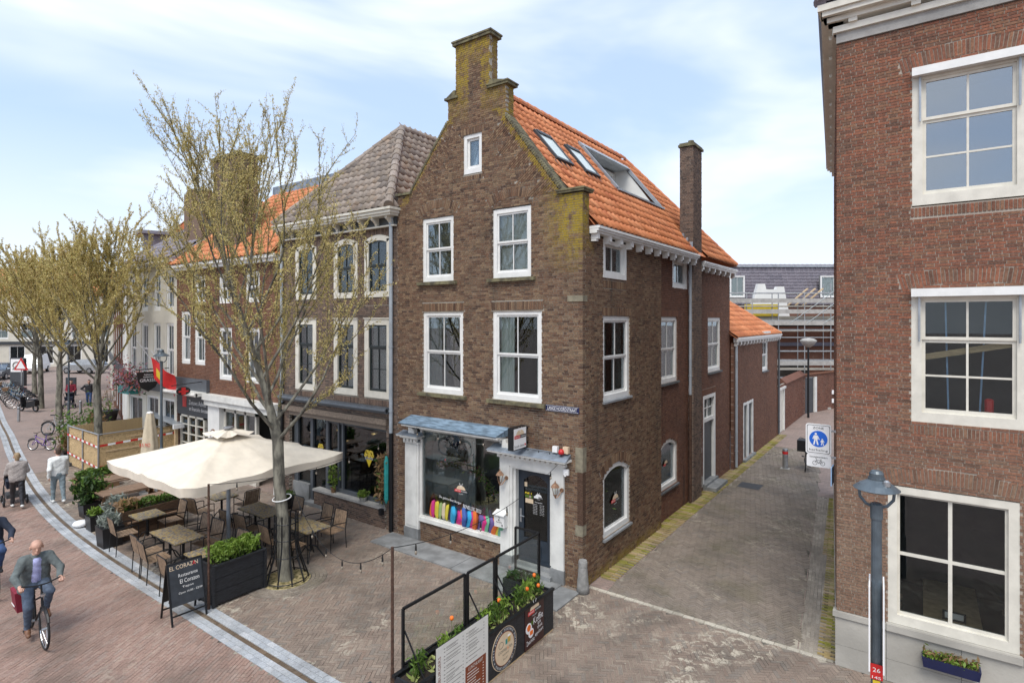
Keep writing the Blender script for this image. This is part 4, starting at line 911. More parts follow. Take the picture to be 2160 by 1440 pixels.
    mb = MB(); mb.wb(w,-1.78,-.75,-1.4,-1.35,.1,2.4); put('hall', mb, M['interior'], dr)
    mb = MB(); mb.wb(w,-1.83,-.7,-.22,.16,.0,.12); mb.wb(w,-1.72,-.8,-.22,-.02,.12,.19); put('doorstep', mb, M['bluestone'], P)
    return logo
logo = shopfront()
# things fixed to or standing in the shopfront
def lantern(u, z, label):
    t = thing('wall_lantern', label, 'lantern', FW.p(u,.05,z), 'copper lanterns beside the shop door'); c = FW.p(u,.2,z); x, y = c[0], c[1]
    mb = MB(); mb.lathe([(.035,-.13),(.07,.04),(.068,.045)], (x,y,z), 6); put('glass_body', mb, M['glass_clear'], t)
    mb = MB(); mb.lathe([(.105,.045),(.06,.1),(.045,.115),(.012,.14),(.016,.155),(.004,.18)], (x,y,z), 6); mb.lathe([(.004,-.2),(.018,-.17),(.02,-.15),(.042,-.13),(.04,-.12)], (x,y,z), 6)
    for k in range(6):
        a = math.pi*k/3; mb.beam((x+.036*math.cos(a),y+.036*math.sin(a),z-.13),(x+.071*math.cos(a),y+.071*math.sin(a),z+.045),.008,.008)
    put('frame', mb, M['copper'], t); mb = MB(); mb.tube([FW.p(u+.08,.06,z-.04),FW.p(u+.07,.14,z-.1),FW.p(u+.03,.19,z-.17),FW.p(u,.2,z-.18)], .011); mb.lathe([(.05,-.02),(.05,.02)], (0,0,0), 12); put('arm', MB().tube([FW.p(u+.08,.055,z-.04),FW.p(u+.08,.1,z-.07),FW.p(u+.04,.18,z-.17),FW.p(u,.2,z-.18)], .011).cyl(FW.p(u+.08,.05,z-.04),FW.p(u+.08,.075,z-.04),.045,n=12), M['copper'], t)
lantern(-2.0, 2.08, 'copper wall lantern on the white pilaster left of the shop door'); lantern(-.545, 2.05, 'copper wall lantern on the white pilaster right of the shop door')
t = thing('mailbox', 'white letterbox with number 2 on the shop door pilaster', 'letterbox', FW.p(-2.03,.05,.95))
mb = MB(); w = FW; mb.hexa([w.p(-2.18,.17,.93),w.p(-1.9,.17,.93),w.p(-1.9,.05,.93),w.p(-2.18,.05,.93),w.p(-2.18,.19,1.2),w.p(-1.9,.19,1.2),w.p(-1.9,.05,1.26),w.p(-2.18,.05,1.26)]); put('body', mb, M['white_paint'], t)
mb = MB(); mb.hexa([w.p(-2.2,.22,1.2),w.p(-1.88,.22,1.2),w.p(-1.88,.05,1.27),w.p(-2.2,.05,1.27),w.p(-2.2,.22,1.22),w.p(-1.88,.22,1.22),w.p(-1.88,.05,1.29),w.p(-2.2,.05,1.29)]); put('lid', mb, M['white_paint'], t)
mb = MB(); mb.text('2', w.p(-2.04,.188,1.13), (1,0,0), (0,0,1), .09); mb.text('familie', w.p(-2.04,.185,1.05), (1,0,0), (0,0,1), .03, .16); put('lettering', mb, M['black'], t); mb = MB(); mb.cyl(w.p(-1.955,.17,.99),w.p(-1.955,.186,.99),.02); put('lock', mb, M['steel'], t)
t = thing('street_name_sign', 'dark blue street name sign reading LANGE NOORDSTRAAT on the corner', 'street sign', FW.p(-.5,0,3.66))
mb = MB(); mb.wb(FW,-.9,-.075,.004,.022,3.655,3.785); put('plate', mb, M['enamel_blue'], t); mb = MB(); mb.text('LANGE NOORDSTRAAT', FW.p(-.4875,.0235,3.72), (1,0,0), (0,0,1), .07, .72)
for z in (3.668, 3.77): mb.wb(FW,-.885,-.09,.022,.0235,z,z+.005)
put('lettering', mb, M['white'], t)
t = thing('hanging_sign', 'white lightbox burger sign on black brackets above the shop door', 'sign', FW.p(-1.2,0,2.95))
SG = Wall((-1.33,0,0), (0,1,0), (1,0,0)); mb = MB(); mb.wb(SG,-.62,-.12,-.14,.0,2.82,3.3); put('box', mb, M['black_metal'], t); mb = MB(); mb.wb(SG,-.6,-.14,.0,.004,2.84,3.28); put('panel', mb, M['white'], t)
mb = MB(); logo(mb, SG.p(-.37,.006,3.1), (0,1,0), (0,0,1), .36); mb.text('Estrella Galicia', SG.p(-.4,.006,2.9), (0,1,0), (0,0,1), .055, .36, 3); mb.cyl(SG.p(-.18,.004,2.9),SG.p(-.18,.007,2.9),.025,m=0); put('lettering', mb, [M['red'], M['white'], M['cream'], M['black']], t)
[put('bracket', MB().wb(SG,-.12,.0,-.1,-.04,z,z+.05), M['black_metal'], t) for z in (3.2, 2.88)]
t = thing('alarm_siren', 'cream alarm box with red beacon lying on the door cornice', 'alarm', FW.p(-.5,.1,2.76)); mb = MB(); mb.wb(FW,-.42,-.3,.02,.1,2.8,2.94); put('housing', mb, M['cream'], t); mb = MB(); mb.lathe([(.06,-.05),(.062,.0),(.045,.04),(.015,.055)], FW.p(-.44,.13,2.84), 14); put('beacon', mb, M['red'], t, smooth=True)
t = tag(put('junction_box', MB().wb(FW,-.68,-.56,.02,.1,2.79,2.92), M['white']), 'white junction box on the lead cover above the shop door', 'junction box')
tag(put('sensor_box', MB().wb(FW,-.4,-.28,.07,.12,2.36,2.48).wb(FW,-.36,-.32,.12,.15,2.34,2.42), M['white']), 'small white sensor at the right end of the door cornice', 'sensor')
t = thing('guard_stone', 'grey tapered guard stone standing at the house corner', 'guard stone', (.05,-.08,0)); mb = MB(); mb.lathe([(.135,0),(.125,.12),(.092,.5),(.09,.52)], (.05,-.08,0), 14); put('shaft', mb, M['guard_stone'], t, smooth=True); mb = MB(); mb.lathe([(.092,.52),(.094,.54),(.094,.63),(.08,.665),(.03,.675)], (.05,-.08,0), 14); put('cap', mb, M['guard_stone'], t)
# cushions in the shop window
cc = {'orange':(.62,.14,.025),'pink':(.58,.03,.20),'yellow':(.60,.50,.05),'green':(.30,.42,.16),'cream':(.62,.52,.36),'purple':(.12,.085,.25),'turquoise':(.03,.33,.58),'mint':(.16,.42,.26),'blue':(.05,.11,.35)}
for k, v in cc.items(): pbr('cush_'+k, v, .85, var=.08, bump=.15)
seq = ['orange','pink','yellow','green','cream','yellow','purple','turquoise','pink','orange','blue','turquoise','pink','orange','purple','pink','mint','purple','orange','yellow','mint','pink']
words = ['first','second','third','fourth','fifth','sixth','seventh','eighth','ninth','tenth','eleventh','twelfth','thirteenth','fourteenth','fifteenth','sixteenth','seventeenth','eighteenth','nineteenth','twentieth','twenty-first','last']
def cushion_mesh():
    n = 9; vs = []; fs = []
    for sgn in (1, -1):
        for j in range(n):
            for i in range(n):
                a, b = i/(n-1)*2-1, j/(n-1)*2-1; th = .055*((1-a**4)*(1-b**4))**.6; k = 1-.06*(1-abs(a))*abs(b)**6-.0; vs.append((a*.19*(1-.05*(1-b*b)*abs(a)**8), sgn*th, .2+b*.19*(1-.05*(1-a*a)*abs(b)**8)))
    for s_ in range(2):
        for j in range(n-1):
            for i in range(n-1):
                q = s_*n*n+j*n+i; f = (q, q+1, q+n+1, q+n); fs.append(f if s_ else f[::-1])
    return vs, fs
cvs, cfs = cushion_mesh()
for k, c in enumerate(seq):
    o = link('cushion', mesh('cushion', cvs, cfs), M['cush_'+c], smooth=True); tag(o, f'{c} scatter cushion, {words[k]} from the left in the shop window', 'cushion', 'cushions along the shop window')
    x = -4.52+k*.107+(.06 if k > 8 else 0); flat = 9 <= k+1 <= 9; o.location = (x, .2+random.uniform(-.03,.03), .63); o.scale = (1.25,1.35,1.25); o.rotation_euler = (random.uniform(-.15,.0), R_(7 if k < 7 else 46 if k == 8 else 30)+random.uniform(-.06,.06), R_(-42)+random.uniform(-.1,.1))
# dried-flower hangings behind the glass
def leaf_cloud(P, size, rng=RNG, elong=1.6, up=0.):
    """one small leaf quad at each point"""
    n = len(P); a = rng.normal(size=(n, 3)); a[:, 2] += up; a /= np.linalg.norm(a, axis=1)[:, None]; b = np.cross(a, rng.normal(size=(n, 3))); b /= np.linalg.norm(b, axis=1)[:, None]
    s_ = size*rng.uniform(.6, 1.3, (n, 1)); a = a*s_*elong; b = b*s_*.5
    vs = np.stack([P-a, P+b*1., P+a, P-b*1.], 1).reshape(-1, 3); fs = np.arange(n*4).reshape(n, 4); return vs, fs
def foliage(name, P, size, mat, parent=None, elong=1.6, up=0.):
    vs, fs = leaf_cloud(np.asarray(P, float), size, elong=elong, up=up); return link(name, mesh(name, vs, fs, RNG.random(len(fs))), M[mat], parent)
t = thing('flower_garland', 'hanging garland of dried flowers and leaves behind the shop window', 'garland', (-3.5,.35,1.9))
k = np.linspace(0, 1, 420); P = np.stack([-4.2+1.85*k, .2+RNG.normal(0,.05,420), 2.02+.3*np.sin(math.pi*k*1.1)-.5*k+RNG.normal(0,.075,420)], 1); foliage('leaves', P, .034, 'leaf_bright', t); foliage('pale_leaves', P[::3]+RNG.normal(0,.04,(140,3)), .036, 'leaf_lime', t); foliage('blooms', P[::3]+RNG.normal(0,.03,(140,3))-V(0,.05,0), .032, 'flowers', t, 1.)
P = np.stack([RNG.normal(-3.75,.26,60), RNG.normal(.25,.05,60), RNG.normal(2.44,.13,60)], 1); foliage('dried_leaves', P, .05, 'interior', t, 1.2)
mb = MB(); mb.tube([(-4.0,.2,2.9),(-3.9,.2,2.1)],.004,4); mb.tube([(-3.2,.2,2.9),(-3.0,.2,2.0)],.004,4); put('wires', mb, M['black'], t)
t = thing('window_bouquet', 'bouquet of flowers behind the arched side window', 'flowers', (-.3,1.55,.9)); P = np.stack([RNG.normal(-.32,.09,170), RNG.normal(1.5,.2,170), RNG.normal(1.85,.22,170)], 1); foliage('leaves', P, .04, 'leaf_green', t); foliage('blooms', P[::4], .04, 'flowers', t, 1.)
put('stand', MB().box(-.5,-.22,1.2,2.1,.95,1.2), M['wood_warm'], t)
for k, y in enumerate((1.3, 1.62, 1.9)):
    tt = put('candle_jar', MB().lathe([(.05,0),(.055,.02),(.055,.14),(.045,.14)], (-.16,y,.88), 12), M['net']); tag(tt, ('leftmost','middle','rightmost')[k]+' white candle jar on the arched window ledge', 'candle jar', 'candle jars in the side window')
mb = MB(); logo(mb, (-.074,1.72,1.42), (0,1,0), (0,0,1), .36); lo_ = put('window_logo', mb, [M['red'], M['white'], M['cream'], M['black']], house)
mb = MB(); logo(mb, (-.204,5.3,1.5), (0,1,0), (0,0,1), .3); put('window_logo', mb, [M['red'], M['black'], M['cream'], M['black']], house)
# ------------------------------------------------------------------ dark brick neighbour with grey hipped roof
nb = thing('neighbour_house', 'dark brick house with grey tiled hipped roof and tall cream-framed windows', 'house', (-8.15, 4, 0))
rec = []; NW = Wall((0,.012,0), (1,0,0), (0,-1,0)); WX = [(-6.85,-5.78), (-8.2,-7.15), (-10.09,-9.04)]
ops = [dict(u0=a,u1=b,z0=6.24,z1=7.8,rise=.13) for a, b in WX]+[dict(u0=a,u1=b,z0=3.49,z1=5.65) for a, b in WX]+[dict(u0=-10.44,u1=-5.98,z0=0,z1=2.66)]
sol = [dict(u0=a-.06,u1=b+.06,z0=7.82,rise=.13,h=.2) for a, b in WX]+[dict(u0=a-.03,u1=b+.03,z0=6.03,z1=6.2) for a, b in WX]+[dict(u0=a-.03,u1=b+.03,z0=3.28,z1=3.44) for a, b in WX]
brick_wall(nb, rec, 'front_wall', NW, 0, 8.12, lambda z: [(-10.75, -5.535)], ops, sol, mat='brick_dark'); 
PL = Wall((0,-.02,0), (1,0,0), (0,-1,0)); brick_wall(nb, rec, 'plinth_wall', PL, 0, .5, lambda z: [(-9.13, -5.985)], mat='brick_dark', depth=.12)
mb = MB(); mb.box(-9.16,-5.98,-.05,.22,.5,.56); put('plinth_sill', mb, M['concrete'], nb)
PR = Wall((-9.13,0,0), (0,1,0), (-1,0,0))
finish_bricks(rec, 260)
for i, (a, b) in enumerate(WX):
    window(nb, NW, a, b, 6.24, 7.8, rise=.13, rows=(1, 1), fw=.17, sw=.05, frame='cream_paint', sash='green_black', n=.02, bot=.16, top=.15, glass='glass_dark', inner='interior', curt=[('net',0,.5,.0,.5)] if i == 2 else ())
    window(nb, NW, a, b, 3.49, 5.65, rows=(2, 1), split=.66, fw=.17, sw=.05, frame='cream_paint', sash='green_black', n=.02, bot=.18, top=.17, curt=[('net',.05,1,0,.95)] if i == 0 else [('net',.3,1,0,1)], inner='interior_dim')
mb = MB()
for a, b in WX: mb.wb(NW,a-.02,b+.02,.02,.05,5.65,5.675)
put('window_hood', mb, M['cream_paint'], nb)
# eaves: gutter box, frieze panels and scrolled consoles
mb = MB(); mb.box(-10.8,-5.56,-.1,.02,8.1,8.14); mb.box(-10.8,-5.5,-.3,.02,8.36,8.42); mb.box(-10.8,-5.46,-.34,.02,8.42,8.5); mb.box(-10.8,-5.42,-.38,.02,8.5,8.56); ev = put('cornice', mb, M['cream_paint'], nb)
mb = MB(); mb.box(-10.8,-5.56,-.02,.04,8.14,8.36); put('frieze', mb, M['dark_grey'], ev)
for k in range(10):
    x = -5.72-k*.555; mb = MB(); mb.prism([(0,8.36),(.24,8.36),(.24,8.3),(.17,8.26),(.1,8.2),(.09,8.15),(0,8.14)], x-.045, x+.045, Wall((0,0,0), (0,-1,0), (1,0,0))); put('bracket', mb, M['cream_paint'], ev)
pipe(nb, -5.72, -.06, 2.6, 8.4, .05, low='black_metal'); pipe(nb, -10.74, -.06, 3.0, 8.4, .05, low='black_metal')
# hipped roof
AX, AY, AZ, E0 = -8.15, 2.62, 11.85, 8.54
mb = MB(); P = [(-10.8,-.32,E0),(-5.5,-.32,E0),(AX,AY,AZ),(AX,9,AZ),(-5.5,9,E0),(-10.8,9,E0)]; mb.add(P, [(0,1,2),(1,4,3,2),(5,0,2,3)]); nr = put('roof', mb, M['tile_grey'], nb)
trec = []; sv2 = V(0, AY+.32, AZ-E0); L2 = np.linalg.norm(sv2); sv2 /= L2
tile_field(nr, trec, V(-10.8,-.34,E0+.03), (1,0,0), sv2, 5.3, L2, lambda u, s_: abs(u-2.65) < 2.65*(1-s_/L2)+.02, tw=.245, th=.32, mat='tile_grey')
sv3 = V(AX+5.5, 0, AZ-E0); L3 = np.linalg.norm(sv3); sv3 /= L3
tile_field(nr, trec, V(-5.48,-.32,E0+.03), (0,1,0), sv3, 9, L3, lambda u, s_: u > (AY+.32)*s_/L3-.05, tw=.245, th=.32, mat='tile_grey'); finish_tiles(trec, 220)
ridge_tiles(nr, (-5.52,-.32,E0+.06), (AX,AY,AZ+.04), 'tile_grey', .13); ridge_tiles(nr, (-10.78,-.32,E0+.06), (AX,AY,AZ+.04), 'tile_grey', .11); ridge_tiles(nr, (AX,AY,AZ+.03), (AX,8.8,AZ+.03), 'tile_grey', .12)
# restaurant front
w = NW
mb = MB(); mb.wb(w,-10.44,-5.98,-.25,.02,2.66,2.8); mb.wb(w,-10.7,-5.9,.0,.1,2.8,2.96); put('fascia_beam', mb, M['wood_grey'], nb)
mb = MB(); mb.wb(w,-10.75,-5.8,.02,.17,3.12,3.28); mb.tube([w.p(-10.75,.17,3.2), w.p(-5.8,.17,3.2)], .06, 8); aw = put('awning_cassette', mb, M['slate_paint'], nb)
mb = MB()
for a, b in ((-10.44,-10.25),(-9.6,-9.48),(-8.84,-8.72),(-8.28,-8.22),(-8.1,-8.02),(-6.06,-5.98)): mb.wb(w,a,b,-.3,-.18,.02 if a < -8.9 else .56,2.66)
mb.wb(w,-8.72,-5.98,-.3,-.16,.56,.66); mb.wb(w,-8.72,-5.98,-.3,-.2,2.55,2.66); fr_ = put('shop_frame', mb, M['slate_paint'], nb)
for a, b, z0, z1 in ((-8.02,-6.06,.66,2.55),(-8.72,-8.28,.66,2.55),(-10.25,-9.6,.56,2.6),(-9.48,-8.84,.3,2.6)):
    mb = MB(); mb.wb(w,a,b,-.25,-.24,z0,z1); put('pane', mb, M['glass_dark'], fr_)
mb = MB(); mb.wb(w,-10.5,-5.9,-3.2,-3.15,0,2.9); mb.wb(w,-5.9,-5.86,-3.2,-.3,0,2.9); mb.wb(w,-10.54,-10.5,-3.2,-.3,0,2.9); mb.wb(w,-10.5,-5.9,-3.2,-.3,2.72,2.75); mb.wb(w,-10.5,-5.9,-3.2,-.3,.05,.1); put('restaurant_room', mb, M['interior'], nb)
mb = MB(); mb.wb(w,-10.44,-9.6,-.3,-.12,0,.56); mb.wb(w,-9.6,-8.75,-.3,.05,.0,.1); put('entrance_step', mb, M['bluestone'], nb)
def heart_logo(u, z, s):
    mb = MB(); cs = [(-.26,.3,.2),(.0,.22,.13),(.26,.3,.2),(-.4,.12,.14),(.4,.12,.14),(-.14,.42,.1),(.14,.42,.1),(0,.05,.12)]
    for cx, cz, r in cs:
        for rr in (r, r*.55): mb.tube([w.p(u+s*(cx+rr*math.cos(t)), -.232, z+s*(cz+rr*math.sin(t))) for t in np.linspace(0, 2*math.pi, 13)], s*.03, 4, False)
    mb.prism([(u-s*.36,z-s*.18),(u+s*.36,z-s*.18),(u+s*.22,z-s*.4),(u,z-s*.8),(u-s*.22,z-s*.4)], -.236, -.23, w); mb.text('RESTAURANTE', w.p(u,-.23,z-s*.02), (1,0,0), (0,0,1), s*.12, s*.95, 1); mb.text('EL CORAZON', w.p(u,-.23,z-s*.14), (1,0,0), (0,0,1), s*.12, s*.85, 1)
    put('window_lettering', mb, [M['yellow'], M['white']], fr_)
heart_logo(-6.95, 1.75, .36); heart_logo(-9.16, 1.72, .24)
for k, (x, y, z) in enumerate(((-10.1,.6,2.1),(-9.3,1.0,2.2),(-8.7,.8,1.95),(-8.1,1.4,2.15))):
    t = thing('pendant_lamp', f'lit glass pendant lamp, {words[k]} from the left inside the restaurant', 'lamp', (x,y,z), 'restaurant pendant lamps'); put('shade', MB().lathe([(.05,.12),(.13,.02),(.14,-.02)], (x,y,z), 10), M['dark_grey'], t); put('bulb', MB().lathe([(.01,-.1),(.07,-.06),(.075,-.02),(.02,.01)], (x,y,z), 10), M['bulb_lit'], t, smooth=True); put('cord', MB().tube([(x,y,z+.12),(x,y,2.7)], .008, 4), M['black'], t)
def pot(name, x, y, z, r, h, mat, lab, leaf, n, lr, lh, ls=.04, cat='potted plant', square=False, group=None, lm=1.6, up=.3):
    t = thing(name, lab, cat, (x,y,z), group)
    if square: mb = MB(); mb.hexa([(x-r*.85,y-r*.85,z),(x+r*.85,y-r*.85,z),(x+r*.85,y+r*.85,z),(x-r*.85,y+r*.85,z),(x-r,y-r,z+h),(x+r,y-r,z+h),(x+r,y+r,z+h),(x-r,y+r,z+h)]); put('pot', mb, M[mat], t)
    else: put('pot', MB().lathe([(r*.72,0),(r,h*.92),(r*1.08,h*.92),(r*1.08,h),(r*.9,h),(r*.85,h-.03)], (x,y,z), 18), M[mat], t)
    P = RNG.normal(size=(n,3)); P /= np.linalg.norm(P, axis=1)[:, None]; P *= RNG.uniform(.35, 1, (n,1))**.6; P = P*V(lr, lr, lh/2)*(1+.25*np.sin(P[:, :1]*7+P[:, 1:2]*5))+V(x, y, z+h+lh*.42); P = P[P[:, 2] > z+h-.02]
    foliage('leaves', P, ls, leaf, t, lm, up); mb = MB()
    for k in range(7): a = 2*math.pi*k/7; mb.tube([(x,y,z+h-.05),(x+lr*.3*math.cos(a),y+lr*.3*math.sin(a),z+h+lh*.35),(x+lr*.6*math.cos(a),y+lr*.6*math.sin(a),z+h+lh*.7)], .008, 4)
    put('stems', mb, M['bark_twig'], t); return t
pot('potted_plant', -6.95,-.05+.08,.56,.11,.12,'concrete','small grey bowl with bright green plant on the restaurant sill','leaf_bright',260,.16,.2,.03)
pot('potted_plant', -8.3,.06,.56,.08,.16,'wood_warm','terracotta pot with yellow-flowering plant on the restaurant sill','leaf_bright',200,.17,.75,.035)
pot('potted_plant', -9.75,-.55,0,.27,.34,'plastic_black','black tub with clipped green plant beside the restaurant door','leaf_green',500,.24,.16,.03)
tag(put('ash_bin', MB().box(-6.1,-5.99,-.16,-.06,.4,.56), M['plastic_black']), 'small black box hanging at the end of the restaurant sill', 'box')
t = thing('dried_vine', 'brown dried vine hanging beside the restaurant window', 'vine', (-5.95,-.1,.56)); P = np.stack([RNG.normal(-5.96,.08,420)-.1*RNG.random(420), RNG.normal(-.1,.06,420), RNG.uniform(.75,2.0,420)], 1); foliage('dry_leaves', P, .05, 'leaf_dry', t); foliage('green_leaves', P[::9]+V(-.1,0,-.1), .05, 'leaf_green', t); put('stem', MB().tube([(-5.93,-.06,.6),(-5.96,-.08,1.2),(-5.94,-.06,2.1)], .015, 5), M['bark_twig'], t)
tag(put('rolled_parasol', MB().lathe([(.02,.0),(.06,.1),(.07,1.1),(.03,1.25)], (-5.83,-.12,.75), 8), M['teal']), 'dark green rolled cover hanging beside the drainpipe', 'cover')
# ------------------------------------------------------------------ red brick house with orange roof, further along
h3 = thing('orange_roof_house', 'red brick house with orange tiled roof and white shop cornice behind the tree', 'house', (-14.4, 4, 0)); rec = []
H3 = Wall((0,.02,0), (1,0,0), (0,-1,0)); X3 = [(-17.6,-16.9),(-16.55,-15.77),(-14.77,-13.9),(-13.0,-12.15)]
ops = [dict(u0=a,u1=b,z0=3.95 if i < 2 else 3.5,z1=5.95 if i < 2 else 5.35) for i, (a, b) in enumerate(X3)]+[dict(u0=a,u1=b,z0=6.2,z1=7.25) for a, b in X3[1:]]+[dict(u0=-17.9,u1=-10.95,z0=0,z1=2.6)]
brick_wall(h3, rec, 'front_wall', H3, 0, 7.5, lambda z: [(-17.97, -10.78)], ops, mat='brick_orange', mort='mortar_light'); finish_bricks(rec, 120)
for o_ in ops[:-1]: window(h3, H3, o_['u0'], o_['u1'], o_['z0'], o_['z1'], fw=.1, rows=(1, 1), curt=[('net',0,1,0,.6)])
mb = MB(); mb.wb(H3,-18.0,-10.78,0,.2,7.5,7.62); mb.wb(H3,-18.0,-10.78,0,.3,7.62,7.72); put('cornice', mb, M['white_paint'], h3)
mb = MB(); P = [(-18.05,-.28,7.7),(-10.75,-.28,7.7),(-12.0,3.4,10.9),(-16.6,3.4,10.9),(-10.75,7,7.7),(-18.05,7,7.7)]; mb.add(P, [(0,1,2,3),(1,4,2),(4,5,3,2),(5,0,3)]); r3 = put('roof', mb, M['tile_orange'], h3)
trec = []; s3 = V(0,3.68,3.2); l3 = np.linalg.norm(s3); s3 /= l3
tile_field(r3, trec, V(-18.05,-.3,7.74), (1,0,0), s3, 7.3, l3, lambda u, s_: 1.45*s_/l3 < u < 7.3-1.25*s_/l3, mat='tile_orange'); finish_tiles(trec, 60)
mb = MB(); mb.box(-16.7,-11.9,3.3,3.5,10.85,11.25); put('ridge_capping', mb, M['lead'], h3)
rec = []; brick_wall(h3, rec, 'chimney', Wall((0,.25,0),(1,0,0),(0,-1,0)), 7.9, 11.45, lambda z: [(-15.6,-13.9)], mat='brick_dark'); brick_wall(h3, rec, 'chimney_side', Wall((-13.9,0,0),(0,1,0),(1,0,0)), 7.9, 11.45, lambda z: [(.355,1.0)], mat='brick_dark'); finish_bricks(rec, 0)
put('chimney_cap', MB().box(-15.68,-13.82,.18,1.08,11.45,11.58), M['coping'], h3); put('chimney_core', MB().box(-15.5,-14.0,.35,1.0,7.9,11.45), M['mortar'], h3)
# shop storey: white cornice with pilaster and windows, dark door bay
w = H3; mb = MB(); mb.wb(w,-15.45,-10.85,0,.28,2.75,2.95); mb.wb(w,-15.45,-10.85,0,.2,2.55,2.75); put('shop_cornice', mb, M['old_white'], h3); [put('pilaster', MB().wb(w,a,b,-.1,.08,0,2.55), M['white_paint'], h3) for a, b in ((-15.4,-14.6),(-11.2,-10.95))]
mb = MB()
for a in (-14.6,-13.9,-13.25,-12.6): mb.wb(w,a,a+.1,-.2,-.1,.4,2.55)
mb.wb(w,-14.6,-12.5,-.2,-.08,.0,.4); mb.wb(w,-14.6,-12.5,-.2,-.1,2.35,2.55); sf = put('shop_frame', mb, M['cream_paint'], h3)
for a in (-14.5,-13.8,-13.15): mb = MB(); mb.wb(w,a,a+.55,-.16,-.15,.4,2.35); put('pane', mb, M['glass'], sf)
mb = MB(); mb.wb(w,-17.9,-10.9,-2.2,-2.1,0,2.6); mb.wb(w,-17.9,-10.9,-2.2,-.3,2.5,2.55); put('shop_room', mb, M['interior'], h3)
tag(put('round_plate', MB().cyl(w.p(-15.0,.08,1.5), w.p(-15.0,.1,1.5), .2, n=20).cyl(w.p(-15.0,.1,1.5), w.p(-15.0,.11,1.5), .15, n=20, m=1), [M['copper'], M['white']]), 'round plate with a rust rim on the white pilaster', 'plate')
mb = MB(); mb.wb(w,-17.95,-15.42,-.02,.12,2.9,3.42); put('grey_fascia', mb, M['slate_paint'], h3); mb = MB(); mb.wb(w,-18.0,-15.42,.0,.5,2.86,2.98); mb.tube([w.p(-18.0,.5,2.92), w.p(-15.42,.5,2.92)], .07, 8); put('awning_cassette', mb, M['old_white'], h3)
mb = MB(); mb.wb(w,-17.9,-15.42,-.06,.02,2.0,2.84); sb = put('sign_board', mb, M['dark_grey'], h3); mb = MB(); mb.text('Zeeuws Advies', w.p(-16.3,.025,2.5), (1,0,0), (0,0,1), .17, 1.3, 1); mb.text('en financiele diensten', w.p(-16.2,.025,2.27), (1,0,0), (0,0,1), .15, 1.45, 1); mb.wb(w,-17.45,-17.15,.02,.027,2.3,2.72); put('lettering', mb, [M['red'], M['white']], sb)
mb = MB()
for a in (-17.7,-17.1,-16.5,-15.9): mb.wb(w,a,a+.09,-.1,.0,.1,2.0)
mb.wb(w,-17.7,-15.81,-.1,.0,1.92,2.0); mb.wb(w,-17.7,-15.81,-.1,-.02,.1,.5)
for z in (.9,1.25,1.6): mb.wb(w,-17.7,-15.81,-.08,-.03,z,z+.04)
put('door_frame', mb, M['cream_paint'], h3); mb = MB(); mb.wb(w,-17.7,-15.81,-.07,-.065,.5,1.95); put('pane', mb, M['glass_dark'], h3)
t = thing('oval_sign', 'small black oval hanging sign with a red cross mark on the grey fascia', 'sign', w.p(-15.9,.1,3.0)); OW = Wall((-15.75,0,0),(0,1,0),(1,0,0)); put('plate', MB().prism([(-.75+.24*math.cos(a),3.08+.15*math.sin(a)) for a in np.linspace(0,2*math.pi,21)[:-1]], -.02, .02, OW), M['black'], t); put('mark', MB().wb(OW,-.82,-.68,.021,.025,2.95,3.21).wb(OW,-.92,-.58,.026,.028,3.04,3.1), M['red'], t); put('arm', MB().tube([OW.p(-.05,0,3.36),OW.p(-1.15,0,3.3)], .015, 5), M['black_metal'], t)
# ------------------------------------------------------------------ white house and the row beyond
def plain_house(name, label, O, ang, width, zt, mat, wins, roofm='tile_orange', ridge=3., roofd=3.5, floors=((.4,2.4),), frame='white_paint', shop=True, depth=8):
    """a rendered house: wall split round real openings, windows, cornice, pitched roof"""
    ca, sa = math.cos(ang), math.sin(ang); w = Wall(O, (ca,sa,0), (sa,-ca,0)); t = thing(name, label, 'house', O); mb = MB()
    rows = sorted({0., zt} | {z for r in wins for z in (r[2], r[3])})
    for z0, z1 in zip(rows, rows[1:]):
        iv = [(0., width)]; zc = (z0+z1)/2
        for r in wins:
            if r[2] < zc < r[3]: iv = sub_iv(iv, r[0], r[1])
        for a, b in iv: mb.wb(w, a, b, -.25, 0, z0, z1)
    mb.wb(w,.0,.25,-depth,-.25,0,zt); mb.wb(w,width-.25,width,-depth,-.25,0,zt); put('wall', mb, M[mat], t)
    for r in wins: window(t, w, r[0], r[1], r[2], r[3], fw=.08, frame=frame, glass='glass_dark' if r[2] < 2 else 'glass', rows=(1,1) if r[2] > 2 else (1,), inner='interior', rd=.6, curt=[('net',0,1,0,.5)] if r[2] > 2 else ())
    mb = MB(); mb.wb(w,-.05,width+.05,0,.14,zt-.22,zt-.1); mb.wb(w,-.05,width+.05,0,.26,zt-.1,zt); put('cornice', mb, M[frame], t)
    if shop: mb = MB(); mb.wb(w,.05,width-.05,0,.16,2.75,3.1); put('shop_fascia', mb, M[shop if isinstance(shop, str) else 'dark_grey'], t)
    mb = MB(); P = [w.p(-.05,.26,zt),w.p(width+.05,.26,zt),w.p(width+.05,-roofd,zt+ridge),w.p(-.05,-roofd,zt+ridge),w.p(width+.05,-2*roofd,zt),w.p(-.05,-2*roofd,zt)]; mb.add(P, [(0,1,2,3),(3,2,4,5),(1,4,2),(5,0,3)]); r = put('roof', mb, M[roofm], t)
    tr = []; sd = V(*w.N)*-(roofd+.26)+V(0,0,ridge); L = np.linalg.norm(sd); tile_field(r, tr, w.p(-.05,.27,zt+.02), w.U, sd/L, width+.1, L, lambda u, s_: True, tw=.3, th=.4, mat=roofm); finish_tiles(tr, 0)
    return t, w
def rowwins(width, n, levels): 
    g = width/n; return [(k*g+g*.22, (k+1)*g-g*.22, a, b) for a, b in levels for k in range(n)]
